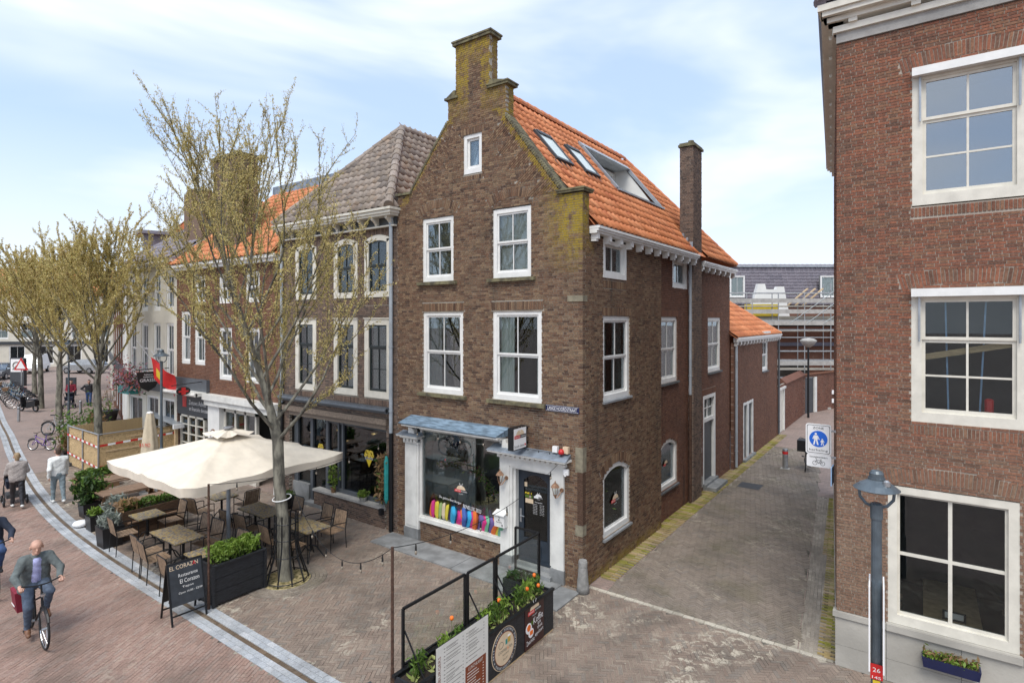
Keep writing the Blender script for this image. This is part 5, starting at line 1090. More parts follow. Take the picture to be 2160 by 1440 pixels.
t4, w4 = plain_house('white_house', 'white plastered house with tall windows behind the flags', (-22.6,.03,0), 0, 4.6, 8.0, 'plaster', rowwins(4.6,4,((3.3,5.5),(6.0,7.5)))+[(.2,1.5,.0,2.4),(1.9,3.0,.3,2.5),(3.3,4.4,.3,2.5)], 'tile_slate', 2.6)
mb = MB()
for k in range(4):
    u = .575+1.15*k; mb.wb(w4,u-.36,u+.36,0,.16,3.16,3.24)
put('window_sills', mb, M['white_paint'], t4); mb = MB(); mb.wb(w4,3.0,4.5,-2.2,-1.0,8.0,10.9); put('chimney', mb, M['brick_dark'], t4)
t5, w5 = plain_house('grey_house', 'pale grey shop house with dark dormer beyond the white house', (-29.4,2.35,0), math.atan2(-2.0,6.7), 6.99, 7.6, 'plaster_white', rowwins(6.99,4,((3.3,5.2),(5.7,7.1)))+[(.4,1.8,0,2.4),(2.3,4.2,.3,2.5),(4.6,6.2,.3,2.5)], 'tile_orange', 3.4)
mb = MB(); mb.wb(w5,4.8,6.2,-2.0,-.4,7.7,9.6); mb.wb(w5,4.6,6.4,-2.1,-.2,9.6,9.75); put('dormer', mb, M['tile_slate'], t5); mb = MB(); mb.wb(w5,5.0,6.0,-.4,-.38,8.0,9.3); put('dormer_window', mb, M['glass_sky'], t5)
t6, w6 = plain_house('brick_row_house', 'brick house with orange roof and chimney far down the street', (-38.3,5.05,0), math.atan2(-2.65,8.85), 9.24, 8.2, 'brick_orange', rowwins(9.24,5,((3.4,5.2),(5.8,7.4)))+rowwins(9.24,4,((.3,2.5),)), 'tile_orange', 3.6)
mb = MB(); mb.wb(w6,7.6,8.8,-4.4,-3.2,10.5,13.3); put('chimney', mb, M['brick_dark'], t6)
t7, w7 = plain_house('cream_row_house', 'cream house far down the street behind the third tree', (-49.0,8.6,0), math.atan2(-3.5,10.65), 11.2, 7.6, 'plaster', rowwins(11.2,6,((3.4,5.2),(5.6,7.0)))+rowwins(11.2,5,((.3,2.5),)), 'tile_orange', 3.2)
t8, w8 = plain_house('brown_row_house', 'brown brick house near the far bend of the street', (-61.5,13.6,0), math.atan2(-4.9,12.45), 13.4, 8.2, 'brick_dark', rowwins(13.4,7,((3.4,5.2),(5.8,7.4)))+rowwins(13.4,6,((.3,2.5),)), 'tile_slate', 3.2)
t9, w9 = plain_house('yellow_house', 'pale yellow house closing the far end of the street', (-92,-2,0), R_(52), 26, 8.6, 'plaster', rowwins(26,10,((3.4,5.4),(5.9,7.6)))+rowwins(26,9,((.3,2.6),)), 'tile_orange', 3.2)
t10, w10 = plain_house('pale_corner_house', 'pale house at the far left where the street bends away', (-78,-14,0), R_(75), 14, 8.0, 'plaster_white', rowwins(14,6,((3.4,5.2),(5.7,7.2)))+rowwins(14,5,((.3,2.6),)), 'tile_slate', 3.)
# ------------------------------------------------------------------ red brick building on the right
rb = thing('right_building', 'tall red brick building on the right with large white-framed windows', 'building', (8, 3, 0)); rec = []
RW = Wall((0,.15,0), (1,0,0), (0,-1,0)); sd_ = V(-.113,1,0); sd_ /= np.linalg.norm(sd_); RS = Wall((4.6,.15,0), sd_, (-sd_[1], sd_[0], 0))
A_, B_, C_ = (5.61,6.95,7.35,9.39), (5.6,6.95,4.05,6.06), (5.3,6.85,.91,3.04)
X2 = 2.9; O2 = [(a+X2, b+X2, c, d) for a, b, c, d in (A_, B_, C_)]
ops = [dict(u0=a,u1=b,z0=c,z1=d) for a, b, c, d in (A_, B_, C_)]+[dict(u0=a,u1=b,z0=c,z1=d) for a, b, c, d in O2]
sol = [dict(u0=a-.12,u1=b+.12,z0=d+.01,rise=.1,h=.21) for a, b, c, d in (A_, B_, C_)]+[dict(u0=a-.02,u1=b+.02,z0=c-.17,z1=c-.04) for a, b, c, d in (A_, B_)]
brick_wall(rb, rec, 'front_wall', RW, .89, 10.1, lambda z: [(4.602, 12)], ops, sol, mat='brick_red', mort='mortar_light', BL=.195, HD=.094, C=.046, BH=.0365)
RSr = Wall(RS.p(11,0,0), -sd_, (-sd_[1], sd_[0], 0))
SR = Wall((4.6,.15,0), -sd_, (-sd_[1], sd_[0], 0)); brick_wall(rb, rec, 'alley_wall', SR, 0, 10.1, lambda z: [(-10.5, -.11)], mat='brick_red', mort='mortar_red', BL=.195, HD=.094, C=.046, BH=.0365); finish_bricks(rec, 300)
# plinth of limestone blocks
for k, (a, b) in enumerate(((4.585,5.28),(5.285,6.2),(6.205,6.95),(6.955,8.2),(8.205,12))):
    for z0, z1 in ((0,.34),(.345,.8)): mb = MB(); mb.wb(RW,a,b,-.12,.02+.002*(k%2),z0,z1); put('plinth_block', mb, M['limestone'], rb)
mb = MB(); mb.wb(RW,4.55,5.28,-.1,.05,.8,.885); mb.wb(RW,5.285,6.88,-.1,.07,.8,.9); mb.wb(RW,6.885,12,-.1,.05,.8,.885); put('plinth_cap', mb, M['limestone'], rb)
mb = MB(); mb.wb(SR,-10.5,-.12,-.1,.015,0,.3); put('plinth_side', mb, M['limestone'], rb)
for k, (a, b, c, d) in enumerate((A_, B_)+tuple(O2[:2])):
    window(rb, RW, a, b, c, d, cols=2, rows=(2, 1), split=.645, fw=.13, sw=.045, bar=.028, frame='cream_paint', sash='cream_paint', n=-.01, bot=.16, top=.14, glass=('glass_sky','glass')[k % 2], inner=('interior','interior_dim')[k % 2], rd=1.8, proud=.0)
    mb = MB(); mb.wb(RW,a,b,.01,.12,d-.1,d+.02); hd = put('awning_box', mb, M['white_paint'], rb)
    for x in (a+.1, b-.1): mb = MB(); mb.tube([RW.p(x,.03,d-.1),RW.p(x,.03,d-.72)], .016, 6); mb.cyl(RW.p(x,.03,d-.72),RW.p(x,.03,d-.78),.013); put('awning_arm', mb, M['zinc'], hd)
a, b, c, d = C_
window(rb, RW, a, b, c, d, cols=2, rows=(2,), fw=.12, sw=.035, bar=.05, frame='cream_paint', n=-.01, bot=.14, top=.11, glass='glass', inner='interior', rd=2.6, sill=(.02,.05,.01,'limestone'), label='large four-pane ground floor window')
a, b, c, d = O2[2]; window(rb, RW, a, b, c, d, cols=2, rows=(2,), fw=.12, sw=.035, bar=.05, frame='cream_paint', n=-.01, bot=.14, top=.11, glass='glass_dark', inner='interior', rd=2.5)
# cornice
mb = MB(); mb.wb(RW,4.6,12,-.1,.03,10.1,10.26); put('frieze', mb, M['concrete'], rb)
mb = MB(); mb.wb(RW,4.56,12,-.1,.08,10.26,10.36); mb.wb(RW,4.48,12,-.1,.14,10.42,10.5); mb.wb(RW,4.42,12,-.1,.24,10.5,10.58); mb.wb(RW,4.36,12,-.1,.28,10.58,10.68); co = put('cornice', mb, M['cream_paint'], rb)
for k in range(9): mb = MB(); mb.wb(RW,4.78+k*.82,4.9+k*.82,.0,.13,10.36,10.44); put('bracket', mb, M['cream_paint'], co)
mb = MB(); mb.wb(SR,-10.5,.0,-.1,.06,10.26,10.36); mb.wb(SR,-10.6,.08,-.1,.12,10.42,10.5); mb.wb(SR,-10.7,.16,-.1,.19,10.5,10.58); mb.wb(SR,-10.75,.2,-.1,.22,10.58,10.67); put('cornice_side', mb, M['cream_paint'], co)
for k in range(12): mb = MB(); mb.wb(SR,-.5-k*.85,-.38-k*.85,.0,.11,10.36,10.44); put('bracket', mb, M['cream_paint'], co)
mb = MB(); P = [(4.36,-.12,10.69),(12.2,-.12,10.69),(12.2,3.4,13.6),(6.0,3.4,13.6),(3.2,10.6,10.69),(6,10.6,13.6)]; mb.add(P, [(0,1,2,3),(4,0,3,5)]); r = put('roof', mb, M['tile_slate'], rb)
tr = []; s_ = V(0,3.52,2.91); L = np.linalg.norm(s_); s_ /= L; tile_field(r, tr, V(4.36,-.14,10.72), (1,0,0), s_, 7.8, L, lambda u, q: u > 1.64*q/L, mat='tile_slate'); finish_tiles(tr, 0); ridge_tiles(r, (4.4,-.1,10.72), (6.0,3.4,13.62), 'tile_slate', .1)
# loose things seen through the right building's windows
tag(put('timber_batten', MB().beam((5.65,.3,5.02),(6.95,.3,5.3),.03,.09), M['plank']), 'pale timber batten leaning across inside the first floor window', 'batten')
tag(put('red_candle', MB().lathe([(.055,0),(.055,.22),(.03,.24)], (6.53,.33,4.22), 12), M['red']), 'red cylinder standing on the first floor window ledge', 'candle')
for k, (x0, x1) in enumerate(((6.02,6.06),(6.5,6.42))): tag(put('hanging_rope', MB().tube([(x0,.36,5.95),(x1,.36,4.1)], .012, 5), M['light_blue']), ('left','right')[k]+' blue rope hanging inside the first floor window', 'rope', 'blue ropes in the window')
t = thing('dining_table', 'wooden table inside the right building behind the ground floor window', 'table', (6.15,1.1,.1)); put('top', MB().box(5.75,6.5,.5,2.6,.76,.81), M['plank'], t)
for x in (5.82,6.43):
    for y in (.58,2.5): put('leg', MB().box(x-.03,x+.03,y-.03,y+.03,.1,.76), M['wood_dark'], t)
t = thing('newspaper_rack', 'small dark menu holder standing on the indoor table', 'menu holder', (6.1,1.0,.81)); put('holder', MB().box(6.0,6.3,.99,1.01,.81,.96), M['black'], t); put('sheet', MB().box(6.03,6.27,.982,.988,.85,.94), M['white'], t)
for k, (x, y) in enumerate(((5.5,1.2),(6.75,1.5),(6.7,.75))):
    t = thing('dining_chair', ('chair left of the indoor table','chair right of the indoor table toward the back','chair right of the indoor table by the window')[k], 'chair', (x,y,.1), 'chairs at the indoor table'); put('seat', MB().lathe([(.2,.46),(.21,.48),(.2,.5)], (x,y,0), 14), M['wood_table'], t); put('backrest', MB().tube([V(x,y,.0)+V(.2*math.cos(a)*(1 if x > 6 else -1),.2*math.sin(a),.86) for a in np.linspace(-1.3,1.3,9)], .05, 6), M['wood_table'], t); [put('leg', MB().cyl((x+a,y+b,.1),(x+a*.8,y+b*.8,.46),.015,n=6), M['black_metal'], t) for a in (-.16,.16) for b in (-.16,.16)]
# flower box below the window
t = thing('window_box', 'dark blue flower box with succulents under the right ground floor window', 'flower box', (6.07,0,.45)); put('trough', MB().hexa([(5.75,-.04,.46),(6.4,-.04,.46),(6.4,.12,.46),(5.75,.12,.46),(5.73,-.07,.61),(6.42,-.07,.61),(6.42,.125,.61),(5.73,.125,.61)]), M['enamel_blue'], t); put('soil', MB().box(5.75,6.4,-.05,.11,.6,.612), M['soil'], t)
P = np.stack([RNG.uniform(5.75,6.4,300), RNG.uniform(-.05,.1,300), .61+np.abs(RNG.normal(0,.045,300))], 1); foliage('leaves', P, .03, 'leaf_bright', t, 1.3, .4); foliage('dry_stems', P[::4]+V(0,0,.04), .03, 'leaf_dry', t)
# pedestrian-zone sign on the alley wall
t = thing('zone_sign', 'white pedestrian zone sign with blue disc above a bicycle plate', 'traffic sign', (4.45,.8,3.0)); ZW = Wall((0,.8,0), (1,0,0), (0,-1,0))
def rrect(mb, w, u0, u1, z0, z1, r, n0, n1, m=0):
    P = [(u1-r+r*math.cos(a), z1-r+r*math.sin(a)) for a in np.linspace(0,math.pi/2,5)]+[(u0+r+r*math.cos(a), z1-r+r*math.sin(a)) for a in np.linspace(math.pi/2,math.pi,5)]+[(u0+r+r*math.cos(a), z0+r+r*math.sin(a)) for a in np.linspace(math.pi,1.5*math.pi,5)]+[(u1-r+r*math.cos(a), z0+r+r*math.sin(a)) for a in np.linspace(1.5*math.pi,2*math.pi,5)]
    mb.prism(P, n0, n1, w, m); return mb
put('zone_plate', rrect(MB(), ZW, 4.055,4.455,3.255,3.785,.04,0,.02), M['white'], t); put('border', rrect(rrect(MB(), ZW, 4.075,4.435,3.275,3.765,.03,.02,.022), ZW, 4.083,4.427,3.283,3.757,.028,.022,.0235, 1), [M['black'], M['white']], t)
mb = MB(); cx, cz = 4.255, 3.525; mb.cyl(ZW.p(cx,.0235,cz), ZW.p(cx,.025,cz), .155, n=32, m=1); mb.cyl(ZW.p(cx,.025,cz), ZW.p(cx,.0265,cz), .143, n=32, m=0)
def fig(mb, x, z, h):
    q = lambda P: mb.prism([(x+a*h, z+b*h) for a, b in P], .0265, .028, ZW, 1)
    mb.cyl(ZW.p(x,.0265,z+.92*h), ZW.p(x,.028,z+.92*h), .085*h, n=12, m=1); q([(-.12,.8),(.12,.8),(.17,.45),(.1,.45),(-.1,.45),(-.17,.45)]); q([(-.1,.46),(0,.46),(-.08,0),(-.2,0)]); q([(0,.46),(.1,.46),(.22,0),(.1,0)]); q([(.1,.78),(.16,.76),(.3,.45),(.24,.43)]); q([(-.1,.78),(-.16,.76),(-.26,.48),(-.2,.46)])
fig(mb, cx-.04, cz-.105, .21); fig(mb, cx+.062, cz-.105, .115); mb.text('ZONE', ZW.p(cx,.026,3.715), (1,0,0), (0,0,1), .04, .17, 2); mb.text('herhaling', ZW.p(cx,.026,3.325), (1,0,0), (0,0,1), .05, .29, 2); put('symbols', mb, [M['sign_blue'], M['white'], M['black']], t)
put('bicycle_plate', rrect(MB(), ZW, 4.07,4.455,3.03,3.25,.03,0,.02), M['white'], t); mb = MB(); mb.text('toegestaan', ZW.p(cx,.0225,3.2), (1,0,0), (0,0,1), .04, .28)
for x in (-.055, .065): mb.tube([ZW.p(cx+x+.035*math.cos(a),.022,3.1+.035*math.sin(a)) for a in np.linspace(0,2*math.pi,17)], .003, 4, False)
for a, b in (((-.055,3.1),(-.03,3.15)),((-.03,3.15),(.04,3.15)),((.04,3.15),(0,3.1)),((0,3.1),(-.03,3.15)),((.04,3.15),(.065,3.1)),((0,3.1),(.065,3.1)),((-.04,3.165),(-.02,3.165)),((.04,3.15),(.045,3.17)),((.03,3.17),(.05,3.172))): mb.tube([ZW.p(cx+a[0],.022,a[1]), ZW.p(cx+b[0],.022,b[1])], .003, 4)
put('bicycle_symbol', mb, M['black'], t); [put('bracket', MB().box(4.3,4.53,.801,.85,z,z+.03), M['steel'], t) for z in (3.66, 3.2)]
tag(put('blue_plate', MB().box(4.5,4.515,.3,.6,2.85,3.15), M['light_blue']), 'light blue plate fixed edge-on to the alley wall below the zone sign', 'sign plate')
# ------------------------------------------------------------------ low building along the alley, garden wall, houses behind
lb = thing('alley_annex', 'low brick annex with orange tiled roof along the alley', 'building', (-1.5, 15.7, 0)); rec = []
LW = Wall((0,0,0), (0,1,0), (1,0,0)); brick_wall(lb, rec, 'alley_wall', LW, 0, 4.75, lambda z: [(11.72, 19.75)], [dict(u0=13.17,u1=14.82,z0=.1,z1=2.34), dict(u0=16.48,u1=17.63,z0=3.34,z1=4.75)], mat='brick_rear', mort='mortar_red'); finish_bricks(rec, 0)
window(lb, LW, 16.48,17.63,3.34,4.75, curt=[('net',0,1,0,1)], sill=(.03,.05,.05,'stone_dark')); mb = MB(); mb.wb(LW,13.17,13.3,-.12,.0,.1,2.34); mb.wb(LW,14.69,14.82,-.12,.0,.1,2.34); mb.wb(LW,13.85,14.1,-.12,-.01,.1,2.22); mb.wb(LW,13.3,14.69,-.12,.0,2.22,2.34); put('door_frame', mb, M['old_white'], lb); mb = MB(); mb.wb(LW,13.3,14.69,-.1,-.07,.1,2.22); put('door', mb, M['dark_grey'], lb); mb = MB(); mb.wb(LW,13.1,14.9,-.1,.1,0,.1); put('doorstep', mb, M['bluestone'], lb)
cornice(lb, 11.72, 19.85, .002, 4.95, .2, 16); pipe(lb, .07, 11.85, .1, 4.8); pipe(lb, .07, 19.72, .1, 4.8, mat='slate_paint')
mb = MB(); rz = 6.35; rx = -1.7; mb.add([(.14,11.6,4.93),(.14,19.85,4.93),(rx,18.2,rz),(rx,11.6,rz),(-3.6,11.6,4.93),(-3.6,19.85,4.93)], [(0,1,2,3),(1,5,2),(5,4,3,2)]); r = put('roof', mb, M['tile_orange'], lb)
tr = []; s_ = V(rx-.14,0,rz-4.93); L = np.linalg.norm(s_); s_ /= L; tile_field(r, tr, V(.14,11.65,4.97), (0,1,0), s_, 8.2, L, lambda u, q: u < 8.2-1.65*q/L, mat='tile_orange'); finish_tiles(tr, 60); ridge_tiles(r, (.1,19.8,4.98), (rx,18.2,rz), r=.09)
mb = MB(); mb.box(-.0,.14,16.3,17.5,4.96,5.12); put('dormer_cheek', mb, M['old_white'], lb); mb = MB(); mb.box(-3.5,-.1,19.6,19.75,0,4.8); put('end_wall', mb, M['brick_rear'], lb)
gw = thing('garden_wall', 'old brick garden wall with sloping coping beyond the annex', 'wall', (0,23.5,0)); rec = []; GW = Wall((.0,0,0), (0,1,0), (1,0,0))
brick_wall(gw, rec, 'wall', GW, 0, 2.35, lambda z: [(19.78, 27.4)], [dict(u0=20.1,u1=21.5,z0=0,z1=2.15)], mat='brick_garden'); finish_bricks(rec, 0)
mb = MB(); mb.hexa([(.08,21.6,2.35),(.08,27.5,2.35),(-.35,27.5,2.35),(-.35,21.6,2.35),(.06,21.6,2.38),(.06,27.5,2.38),(-.2,27.5,2.62),(-.2,21.6,2.62)]); put('coping', mb, M['brick_garden'], gw); mb = MB(); mb.wb(GW,20.1,20.24,-.1,.02,0,2.15); mb.wb(GW,21.36,21.5,-.1,.02,0,2.15); mb.wb(GW,20.05,21.55,-.1,.08,2.15,2.25); put('gate_frame', mb, M['old_white'], gw); mb = MB(); mb.wb(GW,20.24,21.36,-.08,-.04,0,2.15); put('gate', mb, M['cream_paint'], gw)
bw = thing('back_wall', 'brick yard wall with a dark gate at the bend of the alley', 'wall', (.2,30,0)); rec = []; ta = R_(112); BWu = (math.cos(R_(72)), math.sin(R_(72)), 0); BW = Wall((.0,27.6,0), BWu, (BWu[1],-BWu[0],0))
brick_wall(bw, rec, 'wall', BW, 0, 2.3, lambda z: [(0, 9)], [dict(u0=.1,u1=1.5,z0=0,z1=2.15), dict(u0=4.0,u1=4.7,z0=.8,z1=2.1)], mat='brick_garden'); finish_bricks(rec, 0); mb = MB(); mb.wb(BW,.1,1.2,-.1,-.05,0,2.1); put('gate', mb, M['dark_grey'], bw); mb = MB(); mb.wb(BW,1.2,1.5,-.1,.03,0,2.15); put('gate_post', mb, M['old_white'], bw); mb = MB(); mb.wb(BW,4.0,4.7,-.1,-.04,.8,2.1); put('slit_window', mb, M['lead'], bw); mb = MB(); mb.wb(BW,-.05,9,-.3,.06,2.3,2.36); put('coping', mb, M['brick_orange'], bw)
# slate-roofed house behind the scaffolding
sh = thing('slate_roof_house', 'house with a steep slate mansard roof behind the scaffolding', 'house', (-2,52,0)); mb = MB(); q = V(.8126,.5828,0); f = V(-.5828,.8126,0)
SO = CAM+f*50; SO = V(SO[0], SO[1], 0)+q*14; SH = Wall(SO, q, -f)
mb.wb(SH,0,22,-9,0,0,7.0); put('wall', mb, M['brick_rear'], sh); mb = MB(); mb.prism([(0,7),(0,0)], 0, 1) if False else None
mb.add([SH.p(0,.2,7),SH.p(22,.2,7),SH.p(22,-1.2,10.4),SH.p(0,-1.2,10.4),SH.p(22,-9,10.4),SH.p(0,-9,10.4)], [(0,1,2,3),(3,2,4,5)]); sr = put('roof', mb, M['tile_slate'], sh)
tr = []; s_ = -V(*SH.N)*1.4+V(0,0,3.4); L = np.linalg.norm(s_); tile_field(sr, tr, SH.p(0,.22,7), SH.U, s_/L, 22, L, lambda u, w_: True, tw=.4, th=.3, mat='tile_slate'); finish_tiles(tr, 0); put('ridge_strip', MB().wb(SH,0,22,-1.3,-.95,10.38,10.5), M['zinc'], sh)
SR2 = Wall(SH.p(0,-.35,0), SH.U, SH.N)
for u in (5.0, 12.9): window(sh, SR2, u, u+1.3, 7.6, 9.5, cols=2 if u < 8 else 1, rows=(1,), frame='white_paint', n=.55, rd=0, inner='interior_dim', curt=[('net',0,1,0,1)])
wg = thing('white_gable', 'white rendered stepped gable standing in the scaffolding', 'gable', (0,40,0)); GO = CAM+f*42; WG = Wall(V(GO[0],GO[1],0)+q*(17.0), q, -f)
put('wall', MB().prism([(.2,5),(3.6,5),(3.0,8.1),(2.5,8.1),(2.4,7.9),(1.7,7.9),(1.6,8.3),(1.1,8.3)], -.4, 0, WG), M['plaster_white'], wg); wg2 = thing('white_gable', 'white rendered gable edge against the right building', 'gable', (6,40,0)); put('wall', MB().prism([(6.9,4.5),(10,4.5),(10,9.6),(8.4,9.6)], -.4, 0, WG), M['plaster_white'], wg2)
# scaffolded building
sc = thing('building_site', 'half-built brick house wrapped in scaffolding behind the alley', 'building', (0,36,0)); BO = CAM+f*38; SB = Wall(V(BO[0],BO[1],0)+q*13.5, q, -f); mb = MB(); mb.wb(SB,0,12,-4,-.6,0,5.2); put('wall', mb, M['brick_garden'], sc); mb = MB(); mb.add([SB.p(0,-.4,3.9),SB.p(12,-.4,3.9),SB.p(12,-1.6,5.3),SB.p(0,-1.6,5.3)], [(0,1,2,3)]); put('slate_slope', mb, M['tile_slate'], sc); mb = MB(); mb.wb(SB,1.5,6.5,-.6,-.55,.5,2.9); put('dark_opening', mb, M['interior'], sc); put('insulation', MB().wb(SB,2.2,4.5,-.6,-.52,5.9,6.7), M['yellow'], sc); put('roof_plate', MB().wb(SB,0,12,-3,-.6,5.3,5.9), M['limestone'], sc)
s2 = thing('scaffold', 'grey tube scaffolding with plank decks round the building site', 'scaffold', (0,35,0))
for u in np.arange(.4, 11, 1.7):
    for n in (0, .9): put('standard', MB().cyl(SB.p(u,n,0), SB.p(u,n,8.0 if u > 6 else 7.4), .035, n=6), M['steel'], s2)
for z in (1.0,1.9,3.0,3.6,4.5,5.0,5.6,6.3,6.9,7.4):
    for n in (0, .9): put('ledger', MB().cyl(SB.p(0,n,z), SB.p(11.4,n,z), .03, n=6), M['steel'], s2)
for z in (2.4,4.9,6.5): put('deck', MB().wb(SB,0,11.4,.0,.9,z,z+.07), M['limestone'], s2)
for z in (2.7,5.3,6.05,6.75): put('toe_board', MB().wb(SB,0,11.4,.92,.96,z,z+.28), M['concrete'], s2)
for k in range(4): put('brace', MB().cyl(SB.p(4.5+1.1*k,.95,5.4), SB.p(8.5+1.1*k,.95,8.3), .025, n=5), M['lamp_grey'], s2)
for k in range(3): tag(put('loose_plank', MB().beam(SB.p(4.6+.5*k,.5,6.6), SB.p(5.9+.5*k,.5,7.7), .2, .05), M['plank']), ('left','middle','right')[k]+' plank leaning on the top scaffold deck', 'plank', 'planks on the scaffold')
t = thing('alley_street_lamp', 'wide bowl street lamp standing in front of the scaffolding', 'street lamp', (0,34,0)); LO = CAM+f*33; lx, ly = (V(LO[0],LO[1],0)+q*(625/1205*33))[:2]; put('pole', MB().cyl((lx,ly,0),(lx,ly,4.1),.06,.05), M['black_metal'], t); put('bowl', MB().lathe([(.08,4.05),(.3,4.2),(.45,4.42),(.45,4.46),(.3,4.55),(.05,4.6)], (lx,ly,0), 20), M['concrete'], t, smooth=True)
t = thing('site_barrier', 'red and white barrier boards at the end of the alley', 'barrier', (1.2,33,0))
bx, by = 1.15, 31.0
for z in (.5, 1.05):
    for k in range(4): put('board_panel', MB().obox(V(bx,by,z)+q*(.35*k-.5), q*.175, f*.02, V(0,0,.13)), M['red' if k % 2 == 0 else 'white'], t)
for k in (-1, 1): put('post', MB().obox(V(bx,by,.6)+q*.45*k, q*.03, f*.03, V(0,0,.62)), M['steel'], t); put('foot', MB().obox(V(bx,by,.06)+q*.45*k, q*.12, f*.35, V(0,0,.06)), M['concrete'], t)
t = thing('bollard', 'steel bollard standing in the middle of the alley', 'bollard', (1.53,13.1,0), world=True); put('post', MB().lathe([(.1,0),(.1,.72),(.09,.75)], (1.53,13.1,0), 16), M['steel'], t); put('band', MB().lathe([(.104,.56),(.104,.66)], (1.53,13.1,0), 16), M['red'], t); put('base', MB().box(1.38,1.68,12.95,13.25,-.0,.02), M['concrete'], t)
struct(put('manhole_cover', MB().box(.65,1.35,9.6,10.3,-.01,.004), M['dark_grey']))
# ------------------------------------------------------------------ trees
def grow_tree(h, spread, r0, fork, seed, nleaf, limbs=15, leafsize=.028, lean=(0,0), subs=8, twigs=6):
    rg = np.random.default_rng(seed); tubes = [[], [], []]; leaf = []
    def path(p, d, L, n, curve, jit):
        P = [p]; d = d/np.linalg.norm(d)
        for k in range(n):
            d = d+V(0,0,curve/n)+rg.normal(0, jit, 3); d = d/np.linalg.norm(d); P.append(P[-1]+d*L/n)
        return np.array(P)
    tp = [V(0,0,-.05)]+[V(lean[0]*t, lean[1]*t, fork*t)+rg.normal(0, .015, 3)*V(1,1,0) for t in (.15,.4,.7,1.)]
    top = tp[-1]; lead = path(top, V(lean[0]*1.5, lean[1]*1.5, 1), h-fork, 9, .3, .05); trunk = np.vstack([tp, lead[1:]])
    rad = np.concatenate([[r0*1.35, r0*1.1, r0, r0*.95, r0*.92], np.linspace(r0*.62, .007, len(lead)-1)]); tubes[0].append((trunk, rad, 12))
    for i in range(limbs):
        t = i/(limbs-1); z = fork*.97+(h*.66-fork)*t**1.15; f = (z-fork)/(h-fork)*9; k = int(max(0, min(8, f))); p = lead[k]+(lead[k+1]-lead[k])*max(0, f-k)
        az = i*2.39996+rg.uniform(-.25,.25); tilt = R_(55-40*t+rg.uniform(-6,6)); d = V(math.sin(tilt)*math.cos(az), math.sin(tilt)*math.sin(az), math.cos(tilt))
        L = (spread*1.65*(1-t)+(h-z)*.78*t)*rg.uniform(.85,1.15); L = min(L, (h-z)*1.02)
        lp = path(p, d, L, 8, .95, .07); r1 = r0*(.34-.17*t); tubes[1].append((lp, np.linspace(r1, .007, 9), 6))
        for j in range(subs):
            s_ = .22+.74*(j+rg.random()*.6)/subs; q = s_*8; k = int(min(7, q)); b = lp[k]+(lp[k+1]-lp[k])*(q-k); dd = lp[k+1]-lp[k]; dd /= np.linalg.norm(dd); sp_ = rg.normal(0, 1, 3); sp_ -= dd*(sp_@dd); sp_ /= np.linalg.norm(sp_)
            L2 = L*(.5-.28*s_)*rg.uniform(.7,1.3)+.15; bp = path(b, dd*.85+sp_*.62+V(0,0,.18), L2, 5, .55, .1); tubes[2].append((bp, np.linspace(.012, .003, 6), 4)); leaf.append(bp)
            for m_ in range(twigs):
                q2 = (.15+.83*(m_+rg.random())/twigs)*5; k2 = int(min(4, q2)); c = bp[k2]+(bp[k2+1]-bp[k2])*(q2-k2); d2 = bp[k2+1]-bp[k2]; d2 /= np.linalg.norm(d2); s2 = rg.normal(0, 1, 3)
                tw = path(c, d2*.9+s2*.45+V(0,0,.15), rg.uniform(.22,.55)*min(1.3, .6+spread*.2), 3, .3, .12); tubes[2].append((tw, np.linspace(.005, .0018, 4), 3)); leaf.append(tw)
        leaf.append(lp[4:])
    leaf.append(lead[5:])
    for m_ in range(26):
        q = 3+6*rg.random(); k = int(min(8, q)); b = lead[k]; s2 = rg.normal(0,1,3); tw = path(b, V(0,0,1)+s2*.35, rg.uniform(.5,1.4), 5, .4, .08); tubes[2].append((tw, np.linspace(.01,.002,6), 3)); leaf.append(tw)
    seg = [(a, b) for P in leaf for a, b in zip(P[:-1], P[1:])]; A = np.array([a for a, b in seg]); B = np.array([b for a, b in seg]); ln = np.linalg.norm(B-A, axis=1); idx = rg.choice(len(A), nleaf, p=ln/ln.sum()); t = rg.random((nleaf, 1))
    LP = A[idx]*(1-t)+B[idx]*t+rg.normal(0, .02, (nleaf, 3)); vs, fs = leaf_cloud(LP, leafsize, rg, 1.5, .6)
    ms = []
    for tb in tubes:
        mb = MB()
        for P, r, n in tb: mb.tube(P, r, n, False)
        ms.append(mesh('branch', mb.v, mb.f))
    lm = mesh('buds', vs, fs, rg.random(nleaf)); return ms, lm
def tree(label, x, y, meshes, rz=0., sc=1., sz=1.):
    t = thing('street_tree', label, 'tree', (x,y,0), 'street trees in early leaf', world=False); t.rotation_euler = (0,0,rz); t.scale = (sc, sc, sz)
    ms, lm = meshes; link('trunk', ms[0], M['bark'], t, smooth=True); link('limbs', ms[1], M['bark'], t, smooth=True); link('twigs', ms[2], M['bark_twig'], t, 'stuff'); link('buds', lm, M['bud'], t, 'stuff'); return t
tA = grow_tree(10.9, 2.15, .125, 3.0, 5, 64000, 21, .0175, (-.16,-.12), subs=9, twigs=8)
tree('tall budding street tree with a black trunk guard by the parasol', -5.46, -3.3, tA)
tB = grow_tree(9.3, 3.1, .14, 3.1, 9, 62000, 18, .028, (0,0))
tree('budding street tree growing inside the plywood enclosure', -20.3, -1.85, tB)
tC = grow_tree(9.3, 3.3, .14, 3.1, 14, 62000, 18, .036)
tree('third budding tree along the street, beyond the plywood enclosure', -31.5, .15, tC, 1.1, 1.05)
tree('fourth budding tree, beside the row of parked bicycles', -40, 1.6, tC, 2.9, 1.05, 1.02); tree('farthest budding tree by the warning triangle', -49, 3.6, tB, 4.2, 1.1, 1.05)
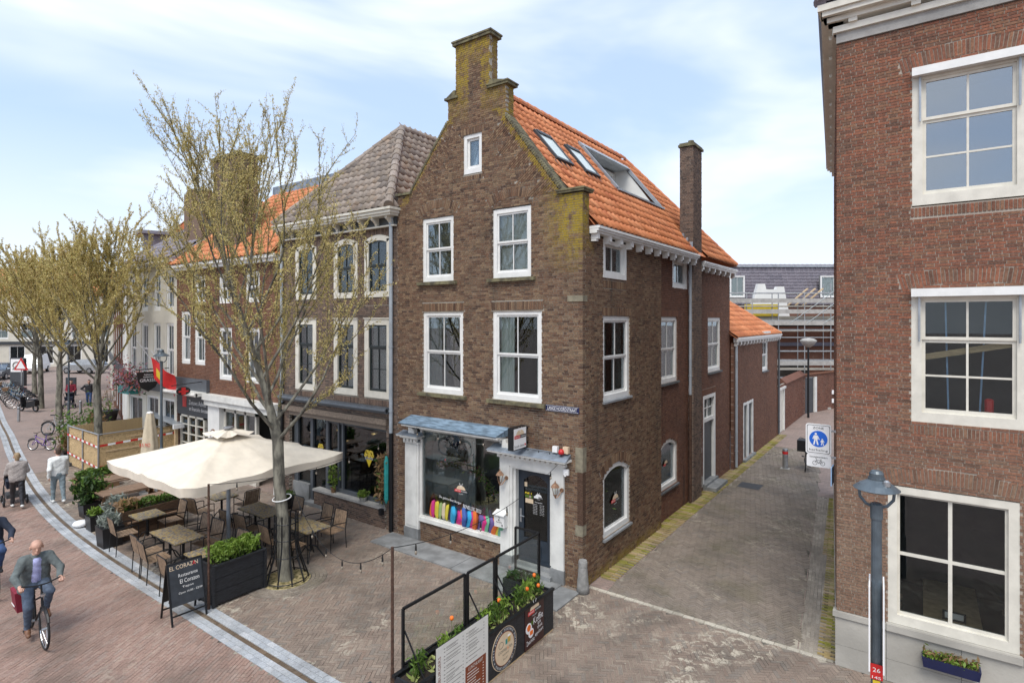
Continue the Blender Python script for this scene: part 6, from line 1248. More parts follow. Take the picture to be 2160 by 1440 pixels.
# trunk guard
t = thing('tree_guard', 'black iron cage guarding the trunk of the nearest tree', 'tree guard', (-5.46,-3.3,0)); c = V(-5.46,-3.3,0)
for k in range(10):
    a = 2*math.pi*(k+.5)/10; e = V(math.cos(a), math.sin(a), 0); put('bar', MB().tube([c+e*.46, c+e*.43+V(0,0,.12), c+e*.3+V(0,0,.5), c+e*.24+V(0,0,.8), c+e*.235+V(0,0,1.42)], .017, 5), M['black_metal'], t)
for z, r in ((.06,.45),(.55,.285),(.9,.24),(1.25,.24)): put('ring', MB().tube([c+V(r*math.cos(a), r*math.sin(a), z) for a in np.linspace(0,2*math.pi,25)], .013, 5, False), M['black_metal'], t)
put('tie', MB().tube([c+V(-.12+.19*math.cos(a), -.03+.19*math.sin(a), 1.75+.03*math.sin(a)) for a in np.linspace(0,2*math.pi,21)], .012, 5, False), M['white'], t)
# ------------------------------------------------------------------ big cream parasol
def parasol():
    t = thing('parasol', 'large square cream parasol spread over the restaurant terrace', 'parasol', (-7.95,-3.25,0)); cx, cy, hs, za, ze = -7.95, -3.25, 1.9, 2.88, 2.27
    def canopy(hs, za, ze, sag, nr, nseg=8):
        vs = [(cx,cy,za)]; fs = []; per = []
        for s_ in range(8):
            A = [(1,-1),(1,0),(1,1),(0,1),(-1,1),(-1,0),(-1,-1),(0,-1)]; a, b = V(*A[s_]), V(*A[(s_+1)%8])
            for k in range(nseg): per.append((a+(b-a)*k/nseg, k/nseg, s_))
        n = len(per)
        for j in range(1, nr+1):
            q = j/nr
            for p, fr, s_ in per:
                sg = math.sin(math.pi*fr); cor = max(abs(p[0]), abs(p[1])); inn = 1-.035*sg*q; drop = (za-ze)*(q**.93)+sag*sg*q*q*.7+.02*math.sin(fr*math.pi*3+s_)*q*sg; vs.append((cx+p[0]*hs*q*inn, cy+p[1]*hs*q*inn, za-drop+(.035*q if fr == 0 else 0)))
        for i in range(n): fs.append((0, 1+i, 1+(i+1)%n))
        for j in range(nr-1):
            for i in range(n): fs.append((1+j*n+i, 1+(j+1)*n+i, 1+(j+1)*n+(i+1)%n, 1+j*n+(i+1)%n))
        return vs, fs, per, n
    vs, fs, per, n = canopy(hs, za, ze, .07, 9); can = link('canopy', mesh('canopy', vs, fs), M['canvas'], t, smooth=True)
    edge = vs[-n:]; v2 = list(edge); f2 = []
    for k, (p, fr, s_) in enumerate(per):
        x, y, z = edge[k]; o_ = .012*math.sin(k*1.7)+.01*math.sin(k*.6); v2.append((x-p[0]*.02+p[0]*o_, y-p[1]*.02+p[1]*o_, z-.19-.012*math.sin(k*.9)))
    f2 = [(i, n+i, n+(i+1)%n, (i+1)%n) for i in range(n)]; link('valance', mesh('valance', v2, f2), M['canvas'], can, smooth=True)
    vs, fs, per, n = canopy(.42, za+.1, za-.02, .03, 4, 3); link('vent_cap', mesh('vent', vs, fs), M['canvas'], can)
    put('finial', MB().lathe([(.03,za-.02),(.03,za+.1),(.12,za+.11),(.12,za+.14),(.08,za+.155)], (cx,cy,0), 20), M['steel'], t); put('pole', MB().cyl((cx,cy,.02),(cx,cy,za),.045,n=14), M['pipe_grey'], t); put('base', MB().box(cx-.4,cx+.4,cy-.4,cy+.4,.0,.06), M['dark_grey'], t)
    for a in [(1,-1),(1,0),(1,1),(0,1),(-1,1),(-1,0),(-1,-1),(0,-1)]: put('rib', MB().beam((cx,cy,za-.05),(cx+a[0]*hs*.98,cy+a[1]*hs*.98,ze-.0),.025,.03), M['steel'], t); put('strut', MB().beam((cx,cy,za-.75),(cx+a[0]*hs*.5,cy+a[1]*hs*.5,za-.37),.02,.02), M['steel'], t)
parasol()
t = thing('closed_parasol', 'folded cream parasol with red beer lettering before the plywood enclosure', 'parasol', (-14.6,-2.3,0)); x, y = -14.6, -2.3
def fold(nz=14, n=24):
    vs = []; 
    for j in range(nz):
        z = 1.15+(2.62-1.15)*j/(nz-1); r = .09+.16*(1-j/(nz-1))**.8
        for i in range(n): a = 2*math.pi*i/n; rr = r*(1+.13*math.sin(a*6+z)); vs.append((x+rr*math.cos(a), y+rr*math.sin(a), z))
    return vs, [(j*n+i, j*n+(i+1)%n, (j+1)*n+(i+1)%n, (j+1)*n+i) for j in range(nz-1) for i in range(n)]
link('canopy', mesh('fold', *fold()), M['canvas_old'], t, smooth=True); put('cap', MB().lathe([(.1,2.6),(.09,2.64),(.02,2.66)], (x,y,0), 14), M['white'], t); put('pole', MB().cyl((x,y,0),(x,y,2.6),.025), M['steel'], t); put('base', MB().cyl((x,y,0),(x,y,.08),.3,n=20), M['concrete'], t)
mb = MB(); dv = V(.8126,.5828,0); nv = V(.5828,-.8126,0); mb.text('RA MO', V(x,y,1.62)+nv*.255, dv, (0,0,1), .12, .34); put('lettering', mb, M['red'], t)
# ------------------------------------------------------------------ terrace furniture
def make_chair():
    t = thing('terrace_chair', '', 'chair', world=False, group='slatted terrace chairs')
    for x in (-.24, .24):
        put('front_leg', MB().tube([(x,.22,0),(x,.22,.64)], .011, 6), M['black_metal'], t); put('rear_leg', MB().tube([(x,-.25,0),(x,-.22,.45),(x*.96,-.3,.86)], .011, 6), M['black_metal'], t); put('armrest', MB().tube([(x,.22,.64),(x,.1,.66),(x,-.26,.62)], .012, 6), M['black_metal'], t)
    put('back_frame', MB().tube([(-.23,-.3,.86),(-.18,-.31,.89),(.18,-.31,.89),(.23,-.3,.86)], .011, 6), M['black_metal'], t)
    mb = MB()
    for k in range(6): mb.box(-.22,.22,-.2+.075*k,-.135+.075*k,.44,.455)
    put('seat', mb, M['wood_slat'], t, 'stuff'); mb = MB()
    for k in range(6):
        x0 = -.205+.07*k; mb.hexa([(x0,-.235,.48),(x0+.06,-.235,.48),(x0+.06,-.222,.48),(x0,-.222,.48),(x0,-.312,.87),(x0+.06,-.312,.87),(x0+.06,-.3,.87),(x0,-.3,.87)])
    put('backrest', mb, M['wood_slat'], t, 'stuff'); return t
pbr('wood_slat', (.27,.185,.12), .6, var=.3, scale=12, stretch=(1,1,1))
def make_table():
    t = thing('bistro_table', '', 'table', world=False, group='mosaic bistro tables'); put('table_top', MB().box(-.315,.315,-.315,.315,.715,.74), M['mosaic'], t); put('rim', MB().box(-.32,.32,-.32,.32,.705,.715), M['black_metal'], t); put('column', MB().cyl((0,0,.2),(0,0,.705),.03), M['black_metal'], t)
    for k in range(4): a = math.pi/4+k*math.pi/2; e = V(math.cos(a), math.sin(a), 0); put('leg', MB().tube([V(0,0,.32), e*.12+V(0,0,.28), e*.28+V(0,0,.06), e*.36], .014, 6), M['black_metal'], t)
    return t
tp = make_table()
TB = [(-10.08,-4.18,'single mosaic table nearest the wooden planter trough'),(-8.4,-4.38,'left mosaic table of the pair in the middle of the terrace front'),(-7.76,-4.38,'right mosaic table of the pair in the middle of the terrace front'),(-6.48,-4.5,'left mosaic table of the pair behind the black planter'),(-5.95,-4.0,'mosaic table tucked close behind the black planter hedge'),(-8.4,-2.3,'left table of the brown pair under the parasol'),(-7.76,-2.3,'right table of the brown pair under the parasol'),(-6.6,-2.32,'mosaic table partly hidden by the tree guard'),(-5.98,-2.32,'mosaic table standing right of the tree trunk'),(-10.1,-2.3,'table deep under the left half of the parasol')]
for k, (x, y, l) in enumerate(TB): place(tp, (x,y,0), random.uniform(-.04,.04), l, k == 0)
cp_ = make_chair(); U_, D_, L_ = 0., math.pi, math.pi/2
CH_ = [(-10.0,-4.72,U_,'chair at the street side of the single mosaic table'),(-8.32,-4.86,U_,'left of two chairs along the stone gutter'),(-7.8,-4.93,U_,'right of two chairs along the stone gutter'),(-6.6,-5.02,U_,'chair half hidden behind the chalkboard'),(-10.1,-3.62,D_,'chair backing onto the wooden trough, facing the single table'),(-8.45,-3.8,D_,'left of two chairs behind the middle pair of tables'),(-7.82,-3.84,D_,'right of two chairs behind the middle pair of tables'),(-6.7,-3.86,D_,'chair behind the black planter hedge'),(-8.38,-2.84,U_,'left of two chairs in front of the brown tables'),(-7.8,-2.8,U_,'right of two chairs in front of the brown tables'),(-9.75,-1.78,L_,'chair standing sideways at the back of the terrace'),(-7.85,-1.68,D_,'chair behind the brown tables near the restaurant door'),(-6.72,-1.6,D_,'left of two chairs facing the street by the restaurant wall'),(-6.06,-1.68,D_,'right of two chairs facing the street by the restaurant wall'),(-6.0,-2.8,U_,'chair right of the trunk with its seat toward the mosaic table'),(-6.6,-2.86,U_,'chair partly behind the tree guard'),(-10.1,-2.86,U_,'chair in the shade under the left edge of the parasol')]
for k, (x, y, r, l) in enumerate(CH_): place(cp_, (x,y,0), r+random.uniform(-.12,.12), l, k == 0)
def make_picnic():
    t = thing('picnic_table', '', 'picnic table', world=False, group='wooden picnic tables')
    for k in range(4): put('table_plank', MB().box(-.34+.172*k,-.18+.172*k,-.85,.85,.71,.745), M['wood_table'], t)
    for s_ in (-1, 1):
        for k in range(2): put('seat_plank', MB().box(*sorted((s_*(.62+.15*k),s_*(.75+.15*k))),-.85,.85,.42,.455), M['wood_table'], t)
    for y in (-.6, .6):
        for s_ in (-1, 1): put('leg', MB().beam((s_*.2,y,.71),(s_*.55,y,0),.045,.1,(0,1,0)), M['wood_warm'], t)
        put('crossbar', MB().box(-.78,.78,y+.03,y+.07,.34,.42), M['wood_warm'], t)
    return t
pp = make_picnic()
for k, (x, y, l) in enumerate(((-12.98,-3.4,'picnic table half covered by the parasol, nearest the leafy shrub'),(-14.65,-3.0,'picnic table farthest left under the parasol edge'),(-11.55,-3.55,'picnic table behind the wooden planter trough'))): place(pp, (x,y,0), 0, l, k == 0)
def hedge(x0, x1, y0, y1, z0, z1, n, size, mat, parent, name='hedge'):
    P = RNG.random((n,3)); sh = RNG.random(n) < .75; P[sh, 2] = 1-RNG.random(sh.sum())**2*.5
    P = V(x0,y0,z0)+P*V(x1-x0,y1-y0,z1-z0); b = .5+.5*np.sin(P[:, 0]*14+1)*np.sin(P[:, 1]*12); P[:, 2] = z0+(P[:, 2]-z0)*(.6+.4*b); return foliage(name, P, size, mat, parent, 1.4, .7)
def trough(name, label, x0, x1, y0, y1, h, mat, leafs, cat='planter', boards=3, lh=.3, n=900, ls=.035, legs=False, feet=0.):
    t = thing(name, label, cat, ((x0+x1)/2,(y0+y1)/2,0))
    for k in range(boards):
        z0, z1 = feet+(h-feet)*k/boards+.004, feet+(h-feet)*(k+1)/boards-.004
        put('board', MB().box(x0,x0+.03,y0,y1,z0,z1), M[mat], t); put('board', MB().box(x1-.03,x1,y0,y1,z0,z1), M[mat], t); put('board', MB().box(x0+.03,x1-.03,y0,y0+.03,z0,z1), M[mat], t); put('board', MB().box(x0+.03,x1-.03,y1-.03,y1,z0,z1), M[mat], t)
    put('soil', MB().box(x0+.03,x1-.03,y0+.03,y1-.03,feet,h-.05), M['soil'], t)
    if feet:
        for x in (x0+.04,x1-.04):
            for y in (y0+.05,y1-.05): put('foot', MB().box(x-.035,x+.035,y-.035,y+.035,0,feet), M[mat], t)
    for m, k in leafs: hedge(x0+.05,x1-.05,y0+.05,y1-.05,h-.06,h+lh,int(n*k),ls,m,t)
    return t
t = trough('planter_trough', 'black timber planter with bright green hedge beside the chalkboard', -6.0,-5.47,-4.86,-3.8,.8,'planter_black',[('leaf_bright',1.)],lh=.34,n=2600,ls=.032,feet=.05)
put('top_rim', MB().box(-6.03,-5.44,-4.89,-4.85,.8,.83).box(-6.03,-5.44,-3.81,-3.77,.8,.83).box(-6.03,-5.98,-4.85,-3.81,.8,.83).box(-5.49,-5.44,-4.85,-3.81,.8,.83), M['planter_black'], t); [put('corner_post', MB().box(x-.025,x+.025,y-.025,y+.025,.02,.8), M['planter_black'], t) for x in (-6.01,-5.46) for y in (-4.87,-3.79)]
trough('planter_trough', 'brown timber trough with dark box hedge and dry heather behind the single table', -11.1,-10.72,-4.5,-3.0,.74,'wood_dark',[('leaf_green',1.)],lh=.22,n=1500,ls=.03)
foliage('dry_heather', np.stack([RNG.uniform(-11.1,-10.75,160), RNG.uniform(-4.55,-4.1,160), RNG.uniform(.74,.98,160)], 1), .05, 'leaf_dry', bpy.data.objects['planter_trough.001'])
trough('planter_trough', 'low wooden trough with clipped hedge at the far left of the terrace', -16.9,-16.45,-3.7,-2.5,.45,'wood_warm',[('leaf_green',1.)],lh=.25,n=1200,ls=.04,boards=2)
pot('potted_shrub', -13.7,-4.25,0,.22,.4,'plastic_black','large glossy green shrub in a black pot at the terrace edge','leaf_dark',520,.38,.85,.062,'potted shrub',True,up=.1); foliage('light_leaves', np.stack([RNG.normal(-13.7,.2,260), RNG.normal(-4.25,.2,260), RNG.normal(.88,.2,260)], 1), .055, 'leaf_green', bpy.data.objects['potted_shrub'])
pot('potted_plant', -12.3,-4.55,0,.2,.4,'plastic_black','square black pot with fresh green plant beside the glossy shrub','leaf_bright',200,.18,.2,.04,'potted plant',True)
pot('potted_plant', -11.9,-4.2,0,.2,.4,'plastic_black','square black pot with wispy grey-green grass','leaf_grey',420,.3,.5,.05,'potted plant',True,lm=3.,up=1.)
pot('potted_plant', -10.72,-4.78,0,.24,.5,'plastic_black','square black pot with silver-leaved plant at the gutter','leaf_grey',300,.24,.32,.045,'potted plant',True,lm=2.4,up=.6)
tag(put('sandbag', MB().lathe([(.05,.0),(.17,.04),(.2,.09),(.15,.15),(.04,.17)], (-12.85,-4.72,0), 12), M['white'], smooth=True), 'white sandbag lying beside the black pots', 'sandbag')
# chalkboard
t = thing('chalkboard', 'black A-frame chalkboard with restaurant lettering beside the black planter', 'chalkboard', (-5.6,-5.4,0)); a = V(-5.39,-5.63,0); b = V(-5.36,-5.06,0); u = b-a; u /= np.linalg.norm(u); nrm = V(u[1],-u[0],0)
up_ = V(0,0,1)*1.06-nrm*.25; up_n = up_/np.linalg.norm(up_); mid = (a+b)/2; fn = np.cross(u, up_n)
def pl(c0, c1, s0, s1, th, side=1):
    f_ = (lambda x, s_, d: mid+u*x+up_*s_+fn*d) if side > 0 else (lambda x, s_, d: mid-nrm*.52+u*x+(V(0,0,1)*1.06+nrm*.25)*s_-nrm*d)
    return [f_(c0,s0,-th),f_(c1,s0,-th),f_(c1,s0,th),f_(c0,s0,th),f_(c0,s1,-th),f_(c1,s1,-th),f_(c1,s1,th),f_(c0,s1,th)]
put('front_panel', MB().hexa(pl(-.29,.29,.3,.985,.008)), M['chalkboard'], t); put('rear_panel', MB().hexa(pl(-.29,.29,.3,.985,.008,-1)), M['black'], t)
for sgn in (1, -1):
    for x in (-.3, .3): put('leg', MB().hexa(pl(x-.015,x+.015,0,1,.014,sgn)), M['black_metal'], t)
    put('crossbar', MB().hexa(pl(-.285,.285,.14,.165,.01,sgn)), M['black_metal'], t); put('top_rail', MB().hexa(pl(-.285,.285,.98,1.005,.012,sgn)), M['black_metal'], t)
mb = MB(); tx = lambda s_, x, z, h, w, m: mb.text(s_, mid+u*x+up_*z+fn*.0095, u, up_n, h, w, m)
tx('EL CORAZ N',-.02,.925,.075,.5,0); mb.text('A', mid+u*.16+up_*.925+fn*.0105, u, up_n, .07, .06, 2); tx('Restaurante',.04,.78,.06,.34,1); tx('El Corazon',.06,.68,.075,.34,1); tx('Tapas',.02,.58,.045,.2,1); tx('Open 16:00 - 22:00',.06,.49,.045,.42,1); put('lettering', mb, [M['cream'], M['chalk'], M['red']], t)
# ------------------------------------------------------------------ windscreen planter at the shop terrace
t = trough('windscreen_planter', 'long black planter with tulips and green plants in front of the burger shop', -.13,.29,-5.1,-1.66,.74,'planter_black',[],boards=1)
for k in range(12): put('upright_board', MB().box(.291,.303,-5.1+.287*k+.003,-4.813+.287*k-.003,.03,.72), M['planter_black'], t)
put('top_rim', MB().box(.26,.32,-5.12,-1.64,.72,.76).box(-.16,-.1,-5.12,-1.64,.72,.76), M['black_metal'], t); put('bottom_rail', MB().box(.292,.3,-5.1,-1.66,.0,.028), M['plank'], t)
for k, y in enumerate((-1.9,-2.15,-2.42,-2.85,-3.15,-3.4,-4.0,-4.3,-4.85)):
    n = 150; P = np.stack([RNG.normal(.08,.05,n), RNG.normal(y,.06,n), .72+.28*RNG.random(n)**.8], 1); foliage('shrub', P, .027, 'leaf_bright' if k % 2 else 'leaf_green', t, 1.9, 1.2)
P = np.stack([RNG.uniform(-.06,.24,260), RNG.uniform(-5.0,-1.75,260), RNG.uniform(.7,.77,260)], 1); foliage('ground_leaves', P, .04, 'leaf_lime', t, 1.3, .2)
for k, (y, x, z) in enumerate(((-1.98,.1,1.05),(-2.28,.15,.93),(-3.0,.08,1.0),(-4.05,-.02,1.12),(-2.0,.2,.9))): tl = put('tulip', MB().lathe([(.008,-.03),(.028,-.015),(.032,.01),(.024,.035),(.012,.04)], (x,y,z), 8), M['orange'], t, smooth=True); put('stalk', MB().tube([(x,y,z-.03),(x+.01,y,.72)], .004, 4), M['leaf_green'], tl)
BXW = Wall((.304,0,0), (0,1,0), (1,0,0))
t2 = thing('menu_board', 'cream hamburger menu board leaning against the long black planter', 'menu board', (.4,-4.2,0)); mw = Wall((.33,0,0), (0,1,0), (1,0,.0)); put('panel', MB().wb(mw,-4.78,-3.62,.0,.010,.03,1.12), M['black'], t2); put('sheet', MB().wb(mw,-4.775,-3.625,.010,.012,.035,1.115), M['menu_white'], t2)
mb = MB(); mb.text('HAMBURGERS', mw.p(-4.71,.0135,.72), (0,0,1), (0,-1,0), .055, .52, 0)
for col, z0, z1 in ((-4.62,.08,1.05),(-4.14,.6,1.05)):
    z = z1
    while z > z0:
        L = random.uniform(.16,.34); mb.wb(mw,col,col+.03,.012,.0135,z-.012,z,m=1); mb.wb(mw,col+.05,col+.05+L,.012,.0135,z-.009,z,m=1); mb.wb(mw,col+.40,col+.42,.012,.0135,z-.01,z,m=1)
        if random.random() < .5: mb.wb(mw,col+.05,col+.05+L*.8,.012,.0132,z-.026,z-.02,m=1)
        z -= random.choice((.045,.06))
mb.wb(mw,-4.16,-3.68,.012,.0135,.03,.56,m=0); mb.text('LUNCHKAART', mw.p(-3.92,.0145,.51), (0,1,0), (0,0,1), .05, .34, 2)
for k in range(10): mb.wb(mw,-4.12,-4.12+random.uniform(.18,.32),.0135,.0145,.44-.042*k,.45-.042*k,m=2); mb.wb(mw,-3.76,-3.73,.0135,.0145,.44-.042*k,.45-.042*k,m=2)
put('print', mb, [M['brown_print'], M['print_grey'], M['menu_white']], t2)
t2 = thing('round_sign', 'round cream coffee and tea sign on the long black planter', 'sign', (.31,-3.2,0)); c0 = (-3.16,.37); mb = MB(); mb.cyl(BXW.p(c0[0],.001,c0[1]),BXW.p(c0[0],.008,c0[1]),.335,n=48,m=0); mb.cyl(BXW.p(c0[0],.008,c0[1]),BXW.p(c0[0],.010,c0[1]),.325,n=48,m=3); mb.cyl(BXW.p(c0[0],.010,c0[1]),BXW.p(c0[0],.012,c0[1]),.262,n=48,m=4); mb.cyl(BXW.p(c0[0],.012,c0[1]),BXW.p(c0[0],.0135,c0[1]),.25,n=48,m=1)
s_ = 'ZEEUWSE BURGERS IN MIDDELBURG * BEST BURGER '
for k, ch in enumerate(s_):
    if ch == ' ': continue
    a = math.pi/2-2*math.pi*k/len(s_); e = V(0, math.cos(a), math.sin(a)); mb.text(ch, BXW.p(c0[0],.011,c0[1])+e*.293, V(0, math.sin(a), -math.cos(a)), e, .034, None, 2)
q_ = lambda u, z: BXW.p(c0[0]+u,.0145,c0[1]+z)
mb.text('COFFEE', q_(-.06,-.02), (0,1,0), (0,0,1), .045, .22, 3); mb.text('&', q_(.085,-.02), (0,1,0), (0,0,1), .045, None, 5); mb.text('TEA', q_(.155,-.02), (0,1,0), (0,0,1), .045, .1, 3); mb.text('TAKE AWAY', q_(.02,-.09), (0,1,0), (0,0,1), .025, .18, 3); mb.text('Since 2017', q_(.02,-.16), (0,1,0), (0,0,1), .03, .13, 3)
for r_, z_ in ((.05,.1),(.05,.06)): mb.tube([q_(-.1+.06*math.cos(a), .09+r_*math.sin(a)) for a in np.linspace(0,2*math.pi,17)], .003, 4, False, 3)
mb.wb(BXW,c0[0]+.02,c0[0]+.07,.0135,.015,c0[1]+.05,c0[1]+.13,m=6); mb.wb(BXW,c0[0]+.08,c0[0]+.15,.0135,.015,c0[1]+.06,c0[1]+.15,m=7); mb.wb(BXW,c0[0]+.08,c0[0]+.15,.0135,.0155,c0[1]+.15,c0[1]+.18,m=2)
put('disc', mb, [M['cream'], M['cream'], M['white'], M['dark_grey'], M['brown_print'], M['orange'], M['teal'], M['gold']], t2)
t2 = thing('coffee_poster', 'dark coffee poster with white lettering at the far end of the planter', 'poster', (.31,-2.25,0)); put('panel', MB().wb(BXW,-2.58,-2.0,.001,.01,.03,.76), M['maroon'], t2); mb = MB(); logo(mb, BXW.p(-2.29,.011,.62), (0,1,0), (0,0,1), .34); mb.text('Koffie', BXW.p(-2.18,.0115,.46), (0,1,.1), (0,-.1,1), .12, .3, 1); mb.text('en', BXW.p(-2.15,.0115,.36), (0,1,.1), (0,-.1,1), .05, None, 1); mb.text('thee', BXW.p(-2.13,.0115,.3), (0,1,.1), (0,-.1,1), .06, None, 1); mb.text('Zeeuwse', BXW.p(-2.42,.0115,.15), (0,1,.1), (0,-.1,1), .08, .24, 1); mb.text('appeltaart', BXW.p(-2.15,.0115,.2), (0,1,.1), (0,-.1,1), .08, .26, 1)
mb.cyl(BXW.p(-2.47,.01,.38),BXW.p(-2.47,.013,.38),.09,n=20,m=1); mb.cyl(BXW.p(-2.47,.013,.39),BXW.p(-2.47,.015,.39),.055,n=20,m=4); mb.cyl(BXW.p(-2.4,.01,.28),BXW.p(-2.4,.0125,.28),.08,n=20,m=1); mb.wb(BXW,-2.44,-2.35,.0125,.016,.25,.32,m=4); mb.wb(BXW,-2.4,-2.34,.013,.015,.41,.47,m=5); put('print', mb, [M['red'], M['white'], M['cream'], M['black'], M['orange'], M['leaf_green']], t2)
# cross planter under the end pane
trough('cross_planter', 'short black planter standing across the end of the long planter', -.72,-.17,-1.82,-1.45,.74,'planter_black',[('leaf_dark',1.)],lh=.1,n=150,boards=1)
def glass_panel(label, p, q, z0, z1, group='glass windscreen panels'):
    t = thing('windscreen', label, 'windscreen', p, group); p, q = V(*p), V(*q)
    for a in (p, q): put('post', MB().beam(a+V(0,0,z0), a+V(0,0,z1), .035, .035, (0,1,0)), M['black_metal'], t)
    put('top_rail', MB().beam(p+V(0,0,z1), q+V(0,0,z1), .035, .035), M['black_metal'], t); put('bottom_rail', MB().beam(p+V(0,0,.78), q+V(0,0,.78), .03, .03), M['black_metal'], t); d = (q-p)/np.linalg.norm(q-p); n = np.cross(d, V(0,0,1)); put('pane', MB().obox((p+q)/2+V(0,0,(z1+.78)/2), (q-p)/2*.97, n*.004, V(0,0,(z1-.78)/2-.01)), M['glass_clear'], t); return t
X0 = -.17
for k, (y0, y1, l) in enumerate(((-4.9,-3.57,'nearest glass windscreen with black frame above the planter'),(-3.5,-2.8,'middle narrow glass windscreen above the planter'),(-2.74,-1.42,'farthest glass windscreen along the planter'))):
    t = glass_panel(l, (X0,y0,0), (X0,y1,0), .0, 1.57)
    for y in ((y0+.03,) if k != 1 else (y0+.03,y1-.03)): put('stay', MB().beam((X0,y,1.25),(X0+.42,y-.05,.76),.018,.018), M['black_metal'], t)
glass_panel('glass windscreen turned toward the shop door at the planter end', (X0,-1.4,0), (-.72,-1.4,0), .7, 1.57)
tag(put('ramp_board', MB().hexa([(-1.2,-4.6,0),(-.2,-4.95,0),(-.3,-5.3,0),(-1.3,-5.2,0),(-1.2,-4.6,.03),(-.2,-4.95,.03),(-.3,-5.3,.03),(-1.3,-5.2,.03)]), M['dark_grey']), 'dark board lying on the paving at the foot of the rusty pole', 'board')
# ------------------------------------------------------------------ string lights on rusty poles
tag(put('rusty_pole', MB().cyl((-5.52,-4.93,0),(-5.52,-4.93,2.43),.022,n=8).cyl((-5.52,-4.93,0),(-5.52,-4.93,.3),.03,n=8), M['rust']), 'rusty string-light pole at the corner of the black planter', 'pole', 'rusty string-light poles')
tag(put('rusty_pole', MB().cyl((-.3,-4.98,0),(-.3,-4.98,2.43),.022,n=8).lathe([(.14,0),(.13,.05),(.04,.5),(.035,.72)], (-.3,-4.98,0), 4), M['rust']), 'rusty string-light pole beside the nearest glass windscreen', 'pole', 'rusty string-light poles')
def string(label, p, q, sag, nb):
    t = thing('string_lights', label, 'string lights', p, 'string lights over the terrace'); p, q = V(*p), V(*q); f_ = lambda s_: p+(q-p)*s_-V(0,0,4*sag*s_*(1-s_)); put('cable', MB().tube([f_(s_) for s_ in np.linspace(0,1,25)], .006, 4), M['black'], t)
    for k in range(nb):
        c = f_((k+.6)/nb); put('socket', MB().lathe([(.006,.0),(.014,-.05),(.016,-.1)], c, 8), M['black'], t); put('bulb', MB().lathe([(.012,-.1),(.021,-.125),(.018,-.15),(.005,-.165)], c, 8), M['glass_bulb'], t, smooth=True)
pbr('glass_bulb', (.26,.22,.17), .08, var=.02)
string('string of bulbs from the near rusty pole to the shop door cornice', (-.3,-4.98,2.42), (-.42,-.28,2.62), .32, 6)
string('string of bulbs from the planter pole past the tree to the near rusty pole', (-5.35,-3.2,1.95), (-.3,-4.98,2.42), .75, 6)
string('string of bulbs from the planter pole up to the restaurant drainpipe', (-5.52,-4.93,2.42), (-5.72,-.12,2.5), .25, 5)
string('string of bulbs hung under the lead canopy of the shop window', (-4.9,-.32,2.93), (-2.1,-.32,2.93), .06, 4)
string('string of small lamps along the lead cover above the shop door', (-1.75,-.1,2.8), (-.35,-.1,2.8), .02, 5)
# ------------------------------------------------------------------ street lamps
def lamp(label, x, y, h=4.25, e=V(.8126,.5828,0), k=1.):
    t = thing('street_lamp', label, 'street lamp', (x,y,0), 'dark grey street lamps'); put('pole', MB().lathe([(.07,0),(.07,.9),(.05,.95),(.043,h-.62*k)], (x,y,0), 14), M['lamp_grey'], t, smooth=False); put('collar', MB().lathe([(.05,h-.66*k),(.052,h-.64*k),(.052,h-.46*k),(.034,h-.44*k)], (x,y,0), 14), M['lamp_grey'], t)
    for s_ in (-1, 1): put('yoke_arm', MB().tube([V(x,y,h-.5*k)+e*s_*a*k+V(0,0,b*k) for a, b in ((.03,0),(.12,.03),(.19,.12),(.205,.27))], .015, 6), M['lamp_grey'], t)
    put('shade', MB().lathe([(a*k,h+b*k) for a, b in ((.26,-.26),(.275,-.25),(.2,-.19),(.12,-.145),(.1,-.13),(.1,-.1),(.085,-.1),(.085,-.045),(.06,-.012),(.02,0))], (x,y,0), 28), M['lamp_grey'], t, smooth=False); put('sensor', MB().lathe([(.03,-.02),(.03,.02),(.01,.035)], (x+.12*k,y-.1*k,h-.15*k), 10), M['steel'], t); return t
t = lamp('dark grey street lamp in the right foreground with white plates strapped on', 5.385, -4.15, 4.2, V(.998,.054,0), .7)
for s_ in (-1, 1):
    c = V(5.385,-4.15,2.76)+V(.998,.054,0)*.056*s_; tag(put('back_plate', MB().obox(c, V(-.054,.998,0)*.16, V(.998,.054,0)*.006, V(0,0,.39)), M['white']), ('left','right')[s_ > 0]+' white sign plate seen edge-on, strapped to the foreground lamp post', 'sign plate', 'plates on the lamp post')
t2 = thing('red_sticker_plate', 'small red number plate on the foreground lamp post', 'plate', (5.38,-4.23,1.9)); fn2 = V(.054,-.998,0); c = V(5.385,-4.15,2.33)+fn2*.056; put('plate', MB().obox(c, V(.998,.054,0)*.05, fn2*.004, V(0,0,.07)), M['red'], t2); mb = MB(); mb.text('26', c+fn2*.006+V(0,0,.02), (.998,.054,0), (0,0,1), .04, .06); mb.text('145', c+fn2*.006-V(0,0,.05), (.998,.054,0), (0,0,1), .025, .07); put('lettering', mb, M['white'], t2)
tag(put('yellow_tag', MB().obox(c-V(0,0,.13), V(.998,.054,0)*.03, fn2*.004, V(0,0,.05)), M['yellow']), 'small yellow tag below the red plate on the lamp post', 'tag')
lamp('dark grey street lamp in the middle distance before the red flag', -17.0, -.95, 4.55); lamp('dark grey street lamp far down the street beside the fourth tree', -34.2, 1.35, 4.5)
